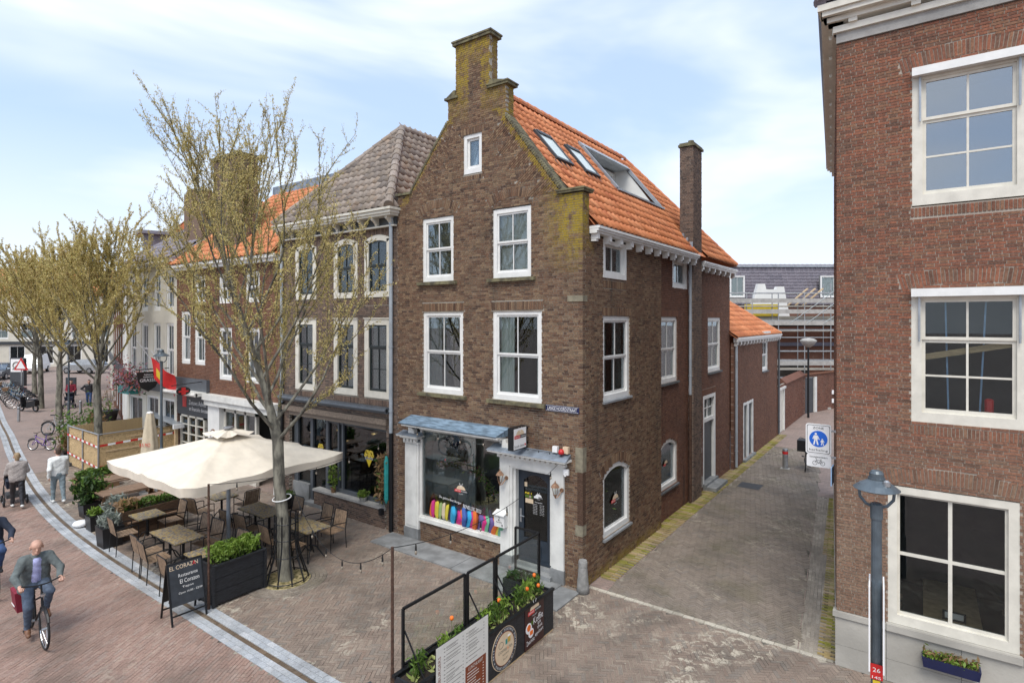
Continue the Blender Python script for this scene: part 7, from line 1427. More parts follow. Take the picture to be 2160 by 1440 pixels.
# ------------------------------------------------------------------ plywood enclosure
t = thing('plywood_enclosure', 'chipboard site enclosure with steel rails around the second tree', 'enclosure', (-19.7,-.9,0)); xa, xb_, ya, yb = -21.2, -18.2, -2.5, 1.15
for k in range(3): y0 = ya+(yb-ya)*k/3; y1 = ya+(yb-ya)*(k+1)/3; put('chipboard_sheet', MB().box(xb_-.02,xb_,y0+.004,y1-.004,.03,1.47), M['osb'], t); put('chipboard_sheet', MB().box(xa,xa+.02,y0+.004,y1-.004,.03,1.5), M['osb'], t)
for k in range(2): x0 = xa+(xb_-xa)*k/2; x1 = xa+(xb_-xa)*(k+1)/2; put('chipboard_sheet', MB().box(x0+.02,x1-.02,ya,ya+.02,.03,1.47), M['osb'], t); put('chipboard_sheet', MB().box(x0+.02,x1-.02,yb-.02,yb,.03,1.47), M['osb'], t)
for x, y in ((xa,ya),(xb_,ya),(xa,yb),(xb_,yb),((xa+xb_)/2,ya)): put('steel_post', MB().cyl((x,y-.03 if y < 0 else y+.03,0),(x,y-.03 if y < 0 else y+.03,1.56),.028,n=8), M['steel'], t)
for a, b in (((xa,ya-.03),(xb_,ya-.03)),((xb_+.03,ya),(xb_+.03,yb)),((xa,yb+.03),(xb_,yb+.03))): put('steel_rail', MB().cyl((*a,1.53),(*b,1.53),.024,n=8), M['steel'], t)
for z, y0, y1 in ((1.28,-1.5,.4),(.86,-2.3,-1.2),(.42,-1.4,.2)): put('batten', MB().box(xb_,xb_+.02,y0,y1,z,z+.06), M['plank'], t)
def tape(label, p, q, n):
    t = thing('barrier_tape', label, 'barrier tape', p, 'red and white barrier tapes'); p, q = V(*p), V(*q); d = (q-p)/n; d0 = d/np.linalg.norm(d); nn = np.cross(d0, V(0,0,1))
    for k in range(n): put('red_strip' if k % 2 == 0 else 'white_strip', MB().obox(p+d*(k+.5), d/2, nn*.002, V(0,0,.035)), M['red' if k % 2 == 0 else 'white'], t)
tape('upper red and white tape along the front of the enclosure', (xb_+.06,ya,1.12), (xb_+.06,yb,1.24), 15); tape('lower red and white tape along the front of the enclosure', (xb_+.06,ya,.36), (xb_+.06,yb,.44), 15); tape('upper red and white tape along the short side of the enclosure', (xa,ya-.06,1.2), (xb_,ya-.06,1.08), 14); tape('lower red and white tape along the short side of the enclosure', (xa,ya-.06,.5), (xb_,ya-.06,.34), 14)
tag(put('rubber_foot', MB().box(-21.6,-20.9,-2.75,-2.45,0,.12), M['dark_grey']), 'dark rubber block at the left foot of the enclosure', 'fence foot')
t = thing('tarp_shelter', 'small lean-to with a grey plastic sheet roof inside the enclosure', 'shelter', (-18.9,.4,0)); put('sheet', MB().hexa([(-20.1,-.2,1.75),(-17.6,-.3,1.6),(-17.4,1.2,1.72),(-19.9,1.3,1.9),(-20.1,-.2,1.77),(-17.6,-.3,1.62),(-17.4,1.2,1.74),(-19.9,1.3,1.92)]), M['zinc'], t); put('edge_board', MB().box(-17.6,-17.5,-.3,1.15,1.45,1.62), M['white'], t); [put('post', MB().box(*b), M['plank'], t) for b in ((-20.1,-20.0,-.2,-.1,0,1.74),(-17.7,-17.6,-.2,-.1,0,1.58),(-17.6,-17.5,1.0,1.1,0,1.7))]
# ------------------------------------------------------------------ people: one continuous skin from blended limbs
def skin_mesh(bones, vox=.016, k=.03):
    """bones: (p0, p1, r0, r1, material index); blended rounded limbs turned into one closed surface"""
    P0 = np.array([b[0] for b in bones], float); P1 = np.array([b[1] for b in bones], float); R0 = np.array([b[2] for b in bones]); R1 = np.array([b[3] for b in bones])
    rm = np.maximum(R0, R1)[:, None]; lo = np.minimum(P0-rm, P1-rm).min(0)-3*vox; hi = np.maximum(P0+rm, P1+rm).max(0)+3*vox; n = np.ceil((hi-lo)/vox).astype(int)+1
    D = np.full(n, 1., np.float32); ax = [lo[i]+vox*np.arange(n[i]) for i in range(3)]
    def dist(i, X):
        d = P1[i]-P0[i]; L = d@d; t = np.clip(((X-P0[i])@d)/L, 0, 1) if L > 1e-9 else np.zeros(X.shape[:-1]); return np.linalg.norm(X-P0[i]-t[..., None]*d, axis=-1)-(R0[i]+(R1[i]-R0[i])*t)
    for i in range(len(bones)):
        m = max(R0[i], R1[i])+k*1.5+vox*2; a = np.minimum(P0[i], P1[i])-m; b = np.maximum(P0[i], P1[i])+m
        sl = [slice(max(0, int((a[j]-lo[j])/vox)), min(n[j], int((b[j]-lo[j])/vox)+2)) for j in range(3)]
        X = np.stack(np.meshgrid(*[ax[j][sl[j]] for j in range(3)], indexing='ij'), -1); d = dist(i, X).astype(np.float32); c = D[tuple(sl)]; kk = bones[i][5] if len(bones[i]) > 5 else k
        h = np.clip(.5+.5*(c-d)/kk, 0, 1); D[tuple(sl)] = c*(1-h)+d*h-kk*h*(1-h)
    ins = D < 0; c8 = [(a, b, c) for a in (0,1) for b in (0,1) for c in (0,1)]; sh = [s_-1 for s_ in n]
    cnt = sum(ins[a:a+sh[0], b:b+sh[1], c:c+sh[2]].astype(np.int8) for a, b, c in c8); act = (cnt > 0) & (cnt < 8); idx = np.full(act.shape, -1); ij = np.argwhere(act); idx[act] = np.arange(len(ij))
    acc = np.zeros((len(ij), 3)); num = np.zeros(len(ij))
    for a in c8:
        for x in range(3):
            if a[x]: continue
            b = list(a); b[x] = 1; A = ij+a; B = ij+b; da = D[A[:, 0], A[:, 1], A[:, 2]]; db = D[B[:, 0], B[:, 1], B[:, 2]]; cr = (da < 0) != (db < 0); t = np.where(cr, da/(da-db+1e-12), 0); acc += np.where(cr[:, None], A+(B-A)*t[:, None], 0); num += cr
    vs = lo+vox*acc/num[:, None]; fs = []
    for x in range(3):
        y, z = (x+1) % 3, (x+2) % 3; s0 = [slice(None)]*3; s1 = [slice(None)]*3; s0[x] = slice(0, -1); s1[x] = slice(1, None); e = ins[tuple(s0)] != ins[tuple(s1)]; E = np.argwhere(e); E = E[(E[:, y] > 0) & (E[:, z] > 0) & (E[:, y] < act.shape[y]) & (E[:, z] < act.shape[z])]
        def cell(dy, dz): q = E.copy(); q[:, y] += dy; q[:, z] += dz; return idx[q[:, 0], q[:, 1], q[:, 2]]
        Q = np.stack([cell(-1,-1), cell(0,-1), cell(0,0), cell(-1,0)], 1); fl = ins[E[:, 0], E[:, 1], E[:, 2]]; Q[~fl] = Q[~fl][:, ::-1]; fs.append(Q)
    F = np.concatenate(fs); F = F[(F >= 0).all(1)]; cen = vs[F].mean(1); dm = np.stack([dist(i, cen) for i in range(len(bones))], 1); mi = np.array([b[4] for b in bones])[dm.argmin(1)]
    return vs, F, mi
def person(label, loc, rz, bones, mats, vox=.016, k=.03, scale=1., extra=None):
    vs, F, mi = skin_mesh(bones, vox, k)
    # cloth folds: creases across the limbs wherever the surface is clothing
    cl = np.zeros(len(vs)); skin_ids = [i for i, m in enumerate(mats) if m.name.startswith(('skin', 'hair', 'shoe'))]; cf = ~np.isin(mi, skin_ids); np.maximum.at(cl, F[cf].ravel(), 1.)
    n = np.zeros_like(vs); fn_ = np.cross(vs[F[:, 2]]-vs[F[:, 0]], vs[F[:, 3]]-vs[F[:, 1]]); [np.add.at(n, F[:, q], fn_) for q in range(4)]; n /= np.linalg.norm(n, axis=1)[:, None]+1e-9
    x, y, z = vs.T; vs = vs+n*(cl*((.0055)*np.sin(33*z+17*y+2.2*np.sin(13*x+4*z))*np.sin(9*z+15*x+3)+.0016*np.sin(60*z+31*x+3*np.sin(20*y))))[:, None]
    me = mesh('body', vs*scale, F); me.polygons.foreach_set('material_index', mi.astype(np.int32)); t = thing('person', label, 'person', loc, world=False); t.rotation_euler = (0,0,rz); link('body', me, mats, t, smooth=True)
    if extra: extra(t, scale)
    return t
def head(c, fwd, sk, hr, bald=False, hair_long=0., up=(0,0,1)):
    """skull, jaw, nose, ears, brow and hair as blended pieces"""
    c, f, u = V(*c), V(*fwd)/np.linalg.norm(fwd), V(*up); l = np.cross(u, f)
    B = [(c+u*.035-f*.015, c+u*.03+f*.02, .088, .085, sk), (c-u*.05+f*.035, c-u*.085+f*.05, .062, .045, sk), (c-u*.01+f*.1, c-u*.03+f*.116, .012, .015, sk, .012), (c-u*.07+f*.088, c-u*.07+f*.094, .02, .016, sk, .015)]
    for s_ in (-1, 1): B += [(c+l*.088*s_+u*.012-f*.01, c+l*.094*s_-u*.03-f*.008, .018, .014, sk, .012), (c+l*.034*s_+u*.028+f*.083, c+l*.02*s_+u*.03+f*.088, .014, .012, sk, .012)]
    if bald: B += [(c-f*.07+l*.05*s_-u*.03, c-f*.055+l*.07*s_+u*.01, .034, .03, hr, .015) for s_ in (-1, 1)]
    else: B += [(c+u*.07-f*.035, c+u*.075+f*.035, .078, .055, hr, .02), (c-f*.055-u*.02, c-f*.05+u*.05, .068, .075, hr, .02)]
    if hair_long: B += [(c-f*.06, c-f*.07-u*hair_long, .07, .055, hr, .02)]
    return B
def hand(w_, d, n, sk, curl=.5, fist=False):
    """palm, four unequal bent fingers and a thumb from the side of the palm; d = along the fingers, n = palm normal"""
    w_, d, n = V(*w_), V(*d)/np.linalg.norm(d), V(*n)/np.linalg.norm(n); s_ = np.cross(d, n); B = [(w_, w_+d*.05, .026, .03, sk, .015), (w_+d*.05+s_*.022, w_+d*.05-s_*.022, .022, .022, sk, .012)]
    for k, (o, L) in enumerate(((.03,.07),(.01,.08),(-.011,.074),(-.03,.058))):
        a = w_+d*.08+s_*o; m = a+d*L*.5*math.cos(curl)+n*L*.5*math.sin(curl); e = m+(d*math.cos(curl*2.2)+n*math.sin(curl*2.2))*L*.5; B += [(a, m, .0095, .009, sk, .006), (m, e, .009, .0078, sk, .006)]
    a = w_+d*.03+s_*.035; m = a+(d*.6+s_*.6+n*.3)*.035; B += [(a, m, .012, .0105, sk, .008), (m, m+(d*.8+n*.6)*.03, .0105, .009, sk, .006)]; return B
def rider(jk, sh, tr, shoe, sk, hr, bald=True):
    """seated on a bicycle heading +x; right foot down, left foot up, hands on the bar"""
    B = []
    for s_ in (-1, 1):
        up = s_ > 0; hip = V(-.2,.1*s_,.98); knee = V(.2,.15*s_,.86) if up else V(.1,.14*s_,.62); ank = V(.05,.13*s_,.5) if up else V(-.02,.13*s_,.2); toe = ank+V(.15,.01*s_,-.07)
        B += [(hip, knee, .105, .075, tr), (knee, ank+V(0,0,.05), .07, .052, tr), (ank+V(0,0,.02), ank, .04, .04, sk), (ank+V(-.03,0,-.045), toe, .042, .036, shoe), (ank+V(0,0,-.01), ank+V(.05,0,-.05), .042, .04, shoe)]
        shd = V(-.07,.185*s_,1.44); elb = V(.08,.33*s_,1.22); wr = V(.27,.29*s_,1.1); B += [(shd, elb, .08, .062, jk), (elb, wr-V(.04,0,0), .06, .048, jk), (wr-V(.05,0,-.01), wr, .03, .028, sk)]+hand(wr, (.9,-.1*s_,-.05), (.1,0,-1), sk, .9)
        B += [(V(-.1,.1*s_,1.38), V(-.19,.11*s_,1.0), .125, .12, jk), (V(-.08,.12*s_,1.44), shd, .09, .085, jk), (V(-.2,.12*s_,1.02), V(-.14,.17*s_,.9), .1, .085, jk)]
    B += [(V(-.1,0,1.36), V(-.2,0,1.0), .13, .13, jk), (V(-.012,0,1.4), V(-.085,0,1.06), .066, .07, sh), (V(-.2,0,.97), V(-.14,0,.97), .12, .11, tr), (V(-.08,0,1.47), V(-.05,0,1.57), .058, .054, sk), (V(-.09,.0,1.5), V(-.06,0,1.48), .075, .065, jk)]
    return B+head((-.01,0,1.66), (1,-.12,-.12), sk, hr, bald)
def walker(top, leg, shoe, sk, hr, stride=.16, arms='swing', fwd_lean=.0, hair_long=0., bulky=1.):
    B = []
    for s_ in (-1, 1):
        q = stride*s_; hip = V(0,.09*s_,.92); knee = V(q*.75+.03,.095*s_,.5+.01*s_); ank = V(q*1.1-.03*(s_ < 0),.095*s_,.09+(.05 if s_ < 0 else 0)); toe = ank+V(.15,.01*s_,-.045-(.03 if s_ < 0 else 0))
        B += [(hip, knee, .1, .07, leg), (knee, ank+V(0,0,.03), .068, .05, leg), (ank+V(-.04,0,-.03), toe, .042, .034, shoe), (ank, ank+V(.04,0,-.03), .042, .04, shoe)]
        sh = V(fwd_lean,.185*s_,1.4); 
        if arms == 'swing': elb = V(fwd_lean-.14*s_,.25*s_,1.13); wr = V(fwd_lean-.12*s_+.06,.25*s_,.88); hd = (.1,0,-1)
        elif arms == 'push': elb = V(.1,.26*s_,1.14); wr = V(.36,.17*s_,1.04); hd = (1,0,-.1)
        else: elb = V(-.08,.42*s_,1.18); wr = V(.02,.2*s_,1.02); hd = (.3,-.9*s_,-.2)
        B += [(sh, elb, .072*bulky, .06*bulky, top), (elb, wr, .058*bulky, .045*bulky, top), (wr, V(*wr)+V(*hd)*.02, .028, .028, sk)]+hand(wr, hd, (0,-s_,0) if arms != 'push' else (0,0,-1), sk, .45)
        B += [(V(fwd_lean,.095*s_,1.36), V(0,.085*s_,.96), .12*bulky, .115*bulky, top), (V(fwd_lean,.1*s_,1.42), sh, .08, .078, top)]
    B += [(V(fwd_lean,0,1.38), V(0,0,.95), .125*bulky, .12*bulky, top), (V(0,0,.93), V(0,0,.9), .13, .125, leg), (V(fwd_lean,0,1.45), V(fwd_lean+.02,0,1.54), .055, .052, sk)]
    return B+head((fwd_lean+.035,0,1.63), (1,0,-.1), sk, hr, False, hair_long)
pbr('jacket_green', (.115,.135,.135), .85, var=.2, scale=14, bump=.5, bscale=12); pbr('shirt_blue', (.36,.38,.62), .85, var=.12, scale=40); pbr('trousers_blue', (.07,.095,.14), .85, var=.2, scale=18, bump=.5, bscale=14); pbr('shoe_brown', (.16,.075,.04), .5)
pbr('sweater_white', (.70,.72,.70), .9, var=.08, scale=12, bump=.6, bscale=11); pbr('jeans_grey', (.19,.24,.265), .85, var=.2, scale=16, bump=.5, bscale=14); pbr('shoe_white', (.7,.7,.68), .6); pbr('teddy_grey', (.34,.305,.285), 1., var=.25, scale=50, bump=.9, bscale=45); pbr('leather_black', (.018,.018,.022), .4, var=.2, bump=.4, bscale=18); pbr('navy', (.02,.028,.05), .85, var=.2, bump=.4, bscale=18); pbr('jeans_blue', (.04,.08,.19), .85, var=.2)
# ------------------------------------------------------------------ bicycles
def wheel(t, x, z, r, spokes=16, tyre=.02, seg=24, y=0.):
    c = V(x,y,z); ring = lambda rr: [c+V(rr*math.cos(a),0,rr*math.sin(a)) for a in np.linspace(0,2*math.pi,seg+1)]
    w_ = put('wheel', MB().cyl(c-V(0,.04,0), c+V(0,.04,0), .022, n=8), M['steel'], t); put('tyre', MB().tube(ring(r-tyre), tyre, 7, False), M['tyre'], w_, smooth=True); mb = MB(); mb.tube(ring(r-tyre*2.1), .009, 5, False)
    for k in range(spokes): a = 2*math.pi*k/spokes; mb.tube([c+V(.02*math.cos(a),.03*(-1)**k,.02*math.sin(a)), c+V((r-tyre*2)*math.cos(a),0,(r-tyre*2)*math.sin(a))], .0018, 3)
    put('rim', mb, M['chrome'], w_); return w_
def bicycle(label, loc, rz, mat, group=None, lean=0., r=.34, kid=False, bag=None, low=True, basket=False, spokes=16, seg=24, fat=1.):
    t = thing('bicycle', label, 'bicycle', loc, group, world=False); t.rotation_euler = (lean, 0, rz); q = r/.34; wb_ = .54*q
    wheel(t, -wb_, r, r, spokes, .019*fat, seg); wheel(t, wb_, r, r, spokes, .019*fat, seg); P = lambda x, z: V(x*q,0,z*q) if kid else V(x,0,z)
    bb, st, sb, hd, hb = P(-.08,.29), P(-.25,.8), P(-.27,.95), P(.36,.86), P(.41,.62); ra, fa = V(-wb_,0,r), V(wb_,0,r)
    f = MB(); f.tube([bb, st, sb], .018, 7); f.tube([hd+V(0,0,.06), hb], .02, 7); f.tube([hb+V(0,0,.04), bb], .022*fat, 7); f.tube([hd-V(0,0,.02), (P(-.19,.6) if low else st-V(0,0,.02))], .016, 7)
    for s_ in (-1, 1): f.tube([bb+V(0,.03*s_,0), ra+V(0,.05*s_,0)], .01, 5); f.tube([st+V(0,.02*s_,-.06), ra+V(0,.05*s_,0)], .009, 5); f.tube([hb+V(0,.045*s_,-.03), fa+V(0,.05*s_,0)], .012, 5)
    put('frame', f, M[mat], t); put('stem', MB().tube([hd, hd+V(-.04*q,0,.16*q)], .014, 6), M['black_metal'], t); hz = hd+V(-.04*q,0,.17*q)
    put('handlebar', MB().tube([hz+V(-.13*q,.3*q,.03), hz+V(0,.26*q,.05), hz+V(.02,.08*q,.01), hz+V(.02,-.08*q,.01), hz+V(0,-.26*q,.05), hz+V(-.13*q,-.3*q,.03)], .013, 7), M['black_metal'], t)
    put('saddle', MB().hexa([sb+V(-.13,-.09,.02),sb+V(.13,-.025,.02),sb+V(.13,.025,.02),sb+V(-.13,.09,.02),sb+V(-.13,-.085,.075),sb+V(.13,-.02,.06),sb+V(.13,.02,.06),sb+V(-.13,.085,.075)]), M['leather_black'], t)
    for x, a0, a1 in ((-wb_, .25, 2.7), (wb_, .6, 2.3)): put('mudguard', MB().tube([V(x+(r+.025)*math.cos(a),0,r+(r+.025)*math.sin(a)) for a in np.linspace(a0,a1,9)], .022, 5), M['black_metal'], t)
    ck = put('crank', MB().tube([bb+V(0,-.05,0), bb+V(0,.05,0)], .03, 8), M['steel'], t)
    for s_ in (-1, 1): e = bb+V(.03*s_,.075*s_,.165*s_*(1 if s_ > 0 else 1)*q); put('pedal', MB().tube([bb+V(0,.06*s_,0), e], .009, 5).box(e[0]-.05,e[0]+.05,min(e[1],e[1]+.09*s_),max(e[1],e[1]+.09*s_),e[2]-.012,e[2]+.012), M['black_metal'], ck)
    put('carrier', MB().box(-wb_-.2*q,-wb_+.22*q,-.06,.06,r*2+.06,r*2+.075), M['black_metal'], t); put('headlamp', MB().lathe([(.01,-.03),(.035,0),(.035,.03)], hd+V(.08,0,.02), 10), M['chrome'], t)
    if bag: put('pannier', MB().hexa([(-wb_-.2,-.2,.38),(-wb_+.14,-.2,.38),(-wb_+.14,-.06,.38),(-wb_-.2,-.06,.38),(-wb_-.22,-.24,.74),(-wb_+.16,-.24,.74),(-wb_+.16,-.06,.76),(-wb_-.22,-.06,.76)]), M[bag], t); put('pannier_strip', MB().box(-wb_-.15,-wb_+.08,-.232,-.225,.48,.5), M['white'], t)
    if basket: put('basket', MB().hexa([(.46,-.14,.78),(.7,-.14,.78),(.7,.14,.78),(.46,.14,.78),(.42,-.18,1.02),(.76,-.18,1.02),(.76,.18,1.02),(.42,.18,1.02)]), M['wood_warm'], t)
    return t
pbr('bag_red', (.20,.012,.03), .8, var=.15, bump=.3, bscale=20); pbr('frame_grey', (.36,.37,.38), .35, .4); pbr('frame_blue', (.06,.16,.3), .35); pbr('frame_mint', (.3,.42,.42), .4); pbr('frame_purple', (.16,.07,.32), .35)
bicycle('black city bicycle ridden by the man in the green jacket', (-6.98,-7.2,0), R_(-4), 'black_metal', None, 0, bag='bag_red', spokes=28, seg=32)
person('balding man in a green jacket and pale blue shirt riding a bicycle', (-6.98,-7.2,0), R_(-4), rider(0,1,2,3,4,5), [M['jacket_green'], M['shirt_blue'], M['trousers_blue'], M['shoe_brown'], M['skin'], M['hair_brown']], .0115, .022, .965)
bicycle('dark bicycle entering at the left edge of the picture', (-9.96,-7.18,0), R_(-4), 'black_metal', None, 0, spokes=20)
person('cyclist in a dark jacket entering at the left edge', (-9.96,-7.18,0), R_(-4), rider(0,1,2,3,4,5,False), [M['navy'], M['navy'], M['jeans_blue'], M['leather_black'], M['skin'], M['hair_dark']], .016, .025, .965)
person('man in a white sweater and grey jeans walking away', (-15.8,-4.38,0), R_(176), walker(0,1,2,3,4), [M['sweater_white'], M['jeans_grey'], M['shoe_white'], M['skin'], M['hair_brown']], .0145, .03, .97)
person('woman in a grey teddy coat and black trousers pushing a pram', (-16.25,-5.25,0), R_(172), walker(0,1,2,3,4,.2,'push',.05,.06,1.12), [M['teddy_grey'], M['leather_black'], M['shoe_white'], M['skin'], M['hair_blond']], .0145, .03, .93)
def pram(label, loc, rz, mat):
    t = thing('pram', label, 'pram', loc, 'prams in the street', world=False); t.rotation_euler = (0,0,rz)
    for x, r in ((-.25,.14),(.38,.11)):
        for y in (-.27,.27): wheel(t, x, r, r, 5, .025, 16, y)
    f = MB()
    for y in (-.24,.24): f.tube([(-.25,y,.14),(.12,y,.55),(.38,y,.11)], .014, 6); f.tube([(.12,y,.52),(-.3,y,.9),(-.42,y*.9,1.0)], .014, 6)
    f.tube([(-.42,-.22,1.0),(-.42,.22,1.0)], .016, 6); put('frame', f, M['black_metal'], t); put('carrycot', MB().hexa([(-.16,-.19,.5),(.42,-.19,.5),(.42,.19,.5),(-.16,.19,.5),(-.24,-.22,.74),(.5,-.22,.72),(.5,.22,.72),(-.24,.22,.74)]), M[mat], t)
    mb = MB(); vs = []; 
    for y in (-.21,.21): vs += [(.12+.3*math.cos(a),y,.72+.3*math.sin(a)) for a in np.linspace(0,2.0,8)]
    mb.add(vs, [(i,i+1,i+9,i+8) for i in range(7)]+[tuple(range(7,-1,-1)), tuple(range(8,16))]); put('hood', mb, M[mat], t); put('basket', MB().box(-.15,.3,-.2,.2,.2,.32), M['dark_grey'], t)
pram('dark pram pushed by the woman in the teddy coat', (-16.9,-5.16,0), R_(172), 'navy')
person('far pedestrian in a dark top over a red shirt pushing a blue pram', (-39.3,3.0,0), R_(-25), walker(0,1,2,3,4,.1,'push'), [M['bag_red'], M['navy'], M['leather_black'], M['skin'], M['hair_dark']], .022, .03, .98); pram('blue pram pushed toward the camera in the distance', (-38.6,2.68,0), R_(155), 'navy')
person('far pedestrian in a black sweater and jeans with hands on hips', (-38.6,3.75,0), R_(-25), walker(0,1,2,3,4,.1,'hips'), [M['leather_black'], M['jeans_blue'], M['leather_black'], M['skin'], M['hair_dark']], .022, .03, .98)
# parked bicycles
bicycle('white and grey electric bicycle leaning on its stand by the dry shrubs', (-28.4,-.8,0), R_(35), 'frame_grey', None, R_(-6), fat=1.5, low=True)
bicycle('small purple child bicycle with white tyres near the gutter', (-25.2,-2.3,0), R_(215), 'frame_purple', None, R_(4), r=.24, kid=True)
bm = ['black_metal','frame_grey','frame_blue','black_metal','frame_mint','frame_grey','black_metal','frame_blue','black_metal','frame_mint']
for k in range(10):
    tt = k/9; bicycle(f'{words[k]} bicycle from the street lamp in the far parked row', (-41.2-11.3*tt, 1.0+1.75*tt, 0), R_(-108+random.uniform(-8,8)), bm[k], 'bicycles parked along the far street', R_(random.uniform(-8,8)), spokes=8, seg=14, basket=k in (3,7), bag='bag_red' if k == 5 else None)
t = thing('moped', 'dark moped parked at the near end of the bicycle row', 'moped', (-39.0,.75,0), world=False); t.rotation_euler = (R_(-6),0,R_(200)); wheel(t,-.6,.24,.24,8,.05,18); wheel(t,.6,.24,.24,8,.05,18); put('body', MB().hexa([(-.75,-.14,.4),(.0,-.14,.25),(.0,.14,.25),(-.75,.14,.4),(-.8,-.12,.72),(-.05,-.12,.62),(-.05,.12,.62),(-.8,.12,.72)]).hexa([(.3,-.16,.3),(.4,-.16,.3),(.4,.16,.3),(.3,.16,.3),(.36,-.13,.9),(.46,-.13,.9),(.46,.13,.9),(.36,.13,.9)]).box(-.1,.35,-.12,.12,.24,.3), M['black_metal'], t); put('seat', MB().box(-.72,-.05,-.12,.12,.72,.8), M['leather_black'], t); put('handlebar', MB().tube([(.3,-.3,1.0),(.4,-.1,.98),(.4,.1,.98),(.3,.3,1.0)], .018, 6).tube([(.4,0,.95),(.58,0,.28)], .03, 6), M['black_metal'], t)
# a cargo of dark bags on the bicycle behind the zone sign
bicycle('bicycle with black saddlebags parked behind the zone sign in the alley', (2.15,13.6,0), R_(97), 'black_metal', None, R_(4), bag='navy'); tag(put('rear_pack', MB().box(1.95,2.35,13.0,13.4,.74,1.15), M['plastic_black']), 'black pack on the carrier of the alley bicycle', 'bag')
# ------------------------------------------------------------------ small street things far left
def bollard(label, x, y): t = thing('bollard', label, 'bollard', (x,y,0), 'steel bollards in the street'); put('post', MB().lathe([(.07,0),(.07,.78),(.05,.82)], (x,y,0), 12), M['steel'], t); put('cap', MB().lathe([(.075,.7),(.075,.74)], (x,y,0), 12), M['dark_grey'], t)
bollard('steel bollard standing alone near the gutter', -35.0,-.7); bollard('steel bollard in front of the far pedestrians', -35.1,2.2)
t = thing('totem_sign', 'dark totem sign with a white emblem panel at the far crossing', 'sign', (-57.5,4.7,0)); q = V(.8126,.5828,0); f = V(-.5828,.8126,0); put('body', MB().obox((-57.5,4.7,1.2), q*.6, f*.15, V(0,0,1.2)), M['dark_grey'], t); put('panel', MB().obox(V(-57.5,4.7,1.75)-f*.16, q*.52, f*.01, V(0,0,.55)), M['white'], t); put('emblem', MB().tube([V(-57.5,4.7,1.75)-f*.18+q*.32*math.cos(a)+V(0,0,.3*math.sin(a)) for a in np.linspace(0,2*math.pi,17)], .05, 5, False).beam(V(-57.5,4.7,1.4)-f*.18-q*.35, V(-57.5,4.7,2.1)-f*.18+q*.35, .05, .05), M['print_grey'], t)
t = thing('warning_sign', 'red triangular warning sign beyond the parked bicycles', 'traffic sign', (-50.5,3.2,0)); c = V(-50.5,3.2,2.2); put('post', MB().cyl((-50.5,3.2,0),(-50.5,3.2,2.2),.04,n=8), M['steel'], t); put('plate', MB().add([c-f*.05+q*.55-V(0,0,.4), c-f*.05+V(0,0,.55), c-f*.05-q*.55-V(0,0,.4)], [(0,1,2)]).add([c+f*.0+q*.55-V(0,0,.4), c+V(0,0,.55), c-q*.55-V(0,0,.4)], [(2,1,0)]), M['red'], t); put('face', MB().add([c-f*.07+q*.36-V(0,0,.29), c-f*.07+V(0,0,.34), c-f*.07-q*.36-V(0,0,.29)], [(0,1,2)]), M['white'], t)
t = thing('menu_easel', 'dark chalkboard easel beyond the third tree', 'chalkboard', (-46,5.0,0)); put('board', MB().obox((-46,5.0,.75), q*.38, f*.04, V(0,0,.6)), M['chalkboard'], t); [put('leg', MB().obox(V(-46,5.0,.1)+q*.34*s_, q*.03, f*.04, V(0,0,.1)), M['black_metal'], t) for s_ in (-1,1)]
def car(label, loc, rz, mat, van=False):
    t = thing('parked_car', label, 'car', loc, 'cars at the far crossing', world=False); t.rotation_euler = (0,0,rz); H = 1.95 if van else 1.45; prof = [(-2.1,.35),(2.1,.35),(2.15,.6),(2.0,.8),(1.1,.92),(-1.9,.95),(-2.15,.8)]
    mb = MB(); W_ = .86
    for s_ in (1,): mb.prism(prof, -W_, W_, Wall((0,0,0),(1,0,0),(0,-1,0)))
    top = [(1.15,.92),(.35,H),(-1.6,H),(-2.0,.95)]; k = 4; vs = [(x,-W_+.03+(.12 if z > 1 else 0),z) for x, z in top]+[(x,W_-.03-(.12 if z > 1 else 0),z) for x, z in top]; mb.add(vs, [(0,1,2,3),(7,6,5,4),(1,5,6,2)]); put('body', mb, M[mat], t)
    put('windscreen', MB().add([(1.17,-.78,.95),(1.17,.78,.95),(.38,.68,H-.04),(.38,-.68,H-.04)], [(0,1,2,3)]), M['glass_sky'], t); put('rear_window', MB().add([(-2.02,-.76,.98),(-1.62,-.66,H-.05),(-1.62,.66,H-.05),(-2.02,.76,.98)], [(0,1,2,3)]), M['glass_sky'], t)
    for s_ in (-1,1): put('side_window', MB().add([(.95,s_*(W_-.045),1.0),(.3,s_*(W_-.145),H-.08),(-1.5,s_*(W_-.145),H-.08),(-1.8,s_*(W_-.045),1.0)], [(0,1,2,3)]), M['glass_dark'], t)
    for x in (-1.3,1.3):
        for y in (-.8,.8): w_ = put('wheel', MB().cyl((x,y-.1,.32),(x,y+.1,.32),.32,n=18), M['tyre'], t); put('hubcap', MB().cyl((x,y-.11,.32),(x,y+.11,.32),.2,n=12), M['steel'], w_)
    for y in (-.6,.6): put('headlight', MB().box(2.05,2.16,y-.16,y+.16,.62,.76), M['chrome'], t)
car('grey-blue car parked at the far left crossing', (-66.5,5.6,0), R_(-35), 'slate_paint'); car('white van parked behind the grey car at the crossing', (-72,9.5,0), R_(-30), 'white', True); car('pale grey car parked beyond the bicycle row', (-67,12.5,0), R_(-150), 'frame_grey')
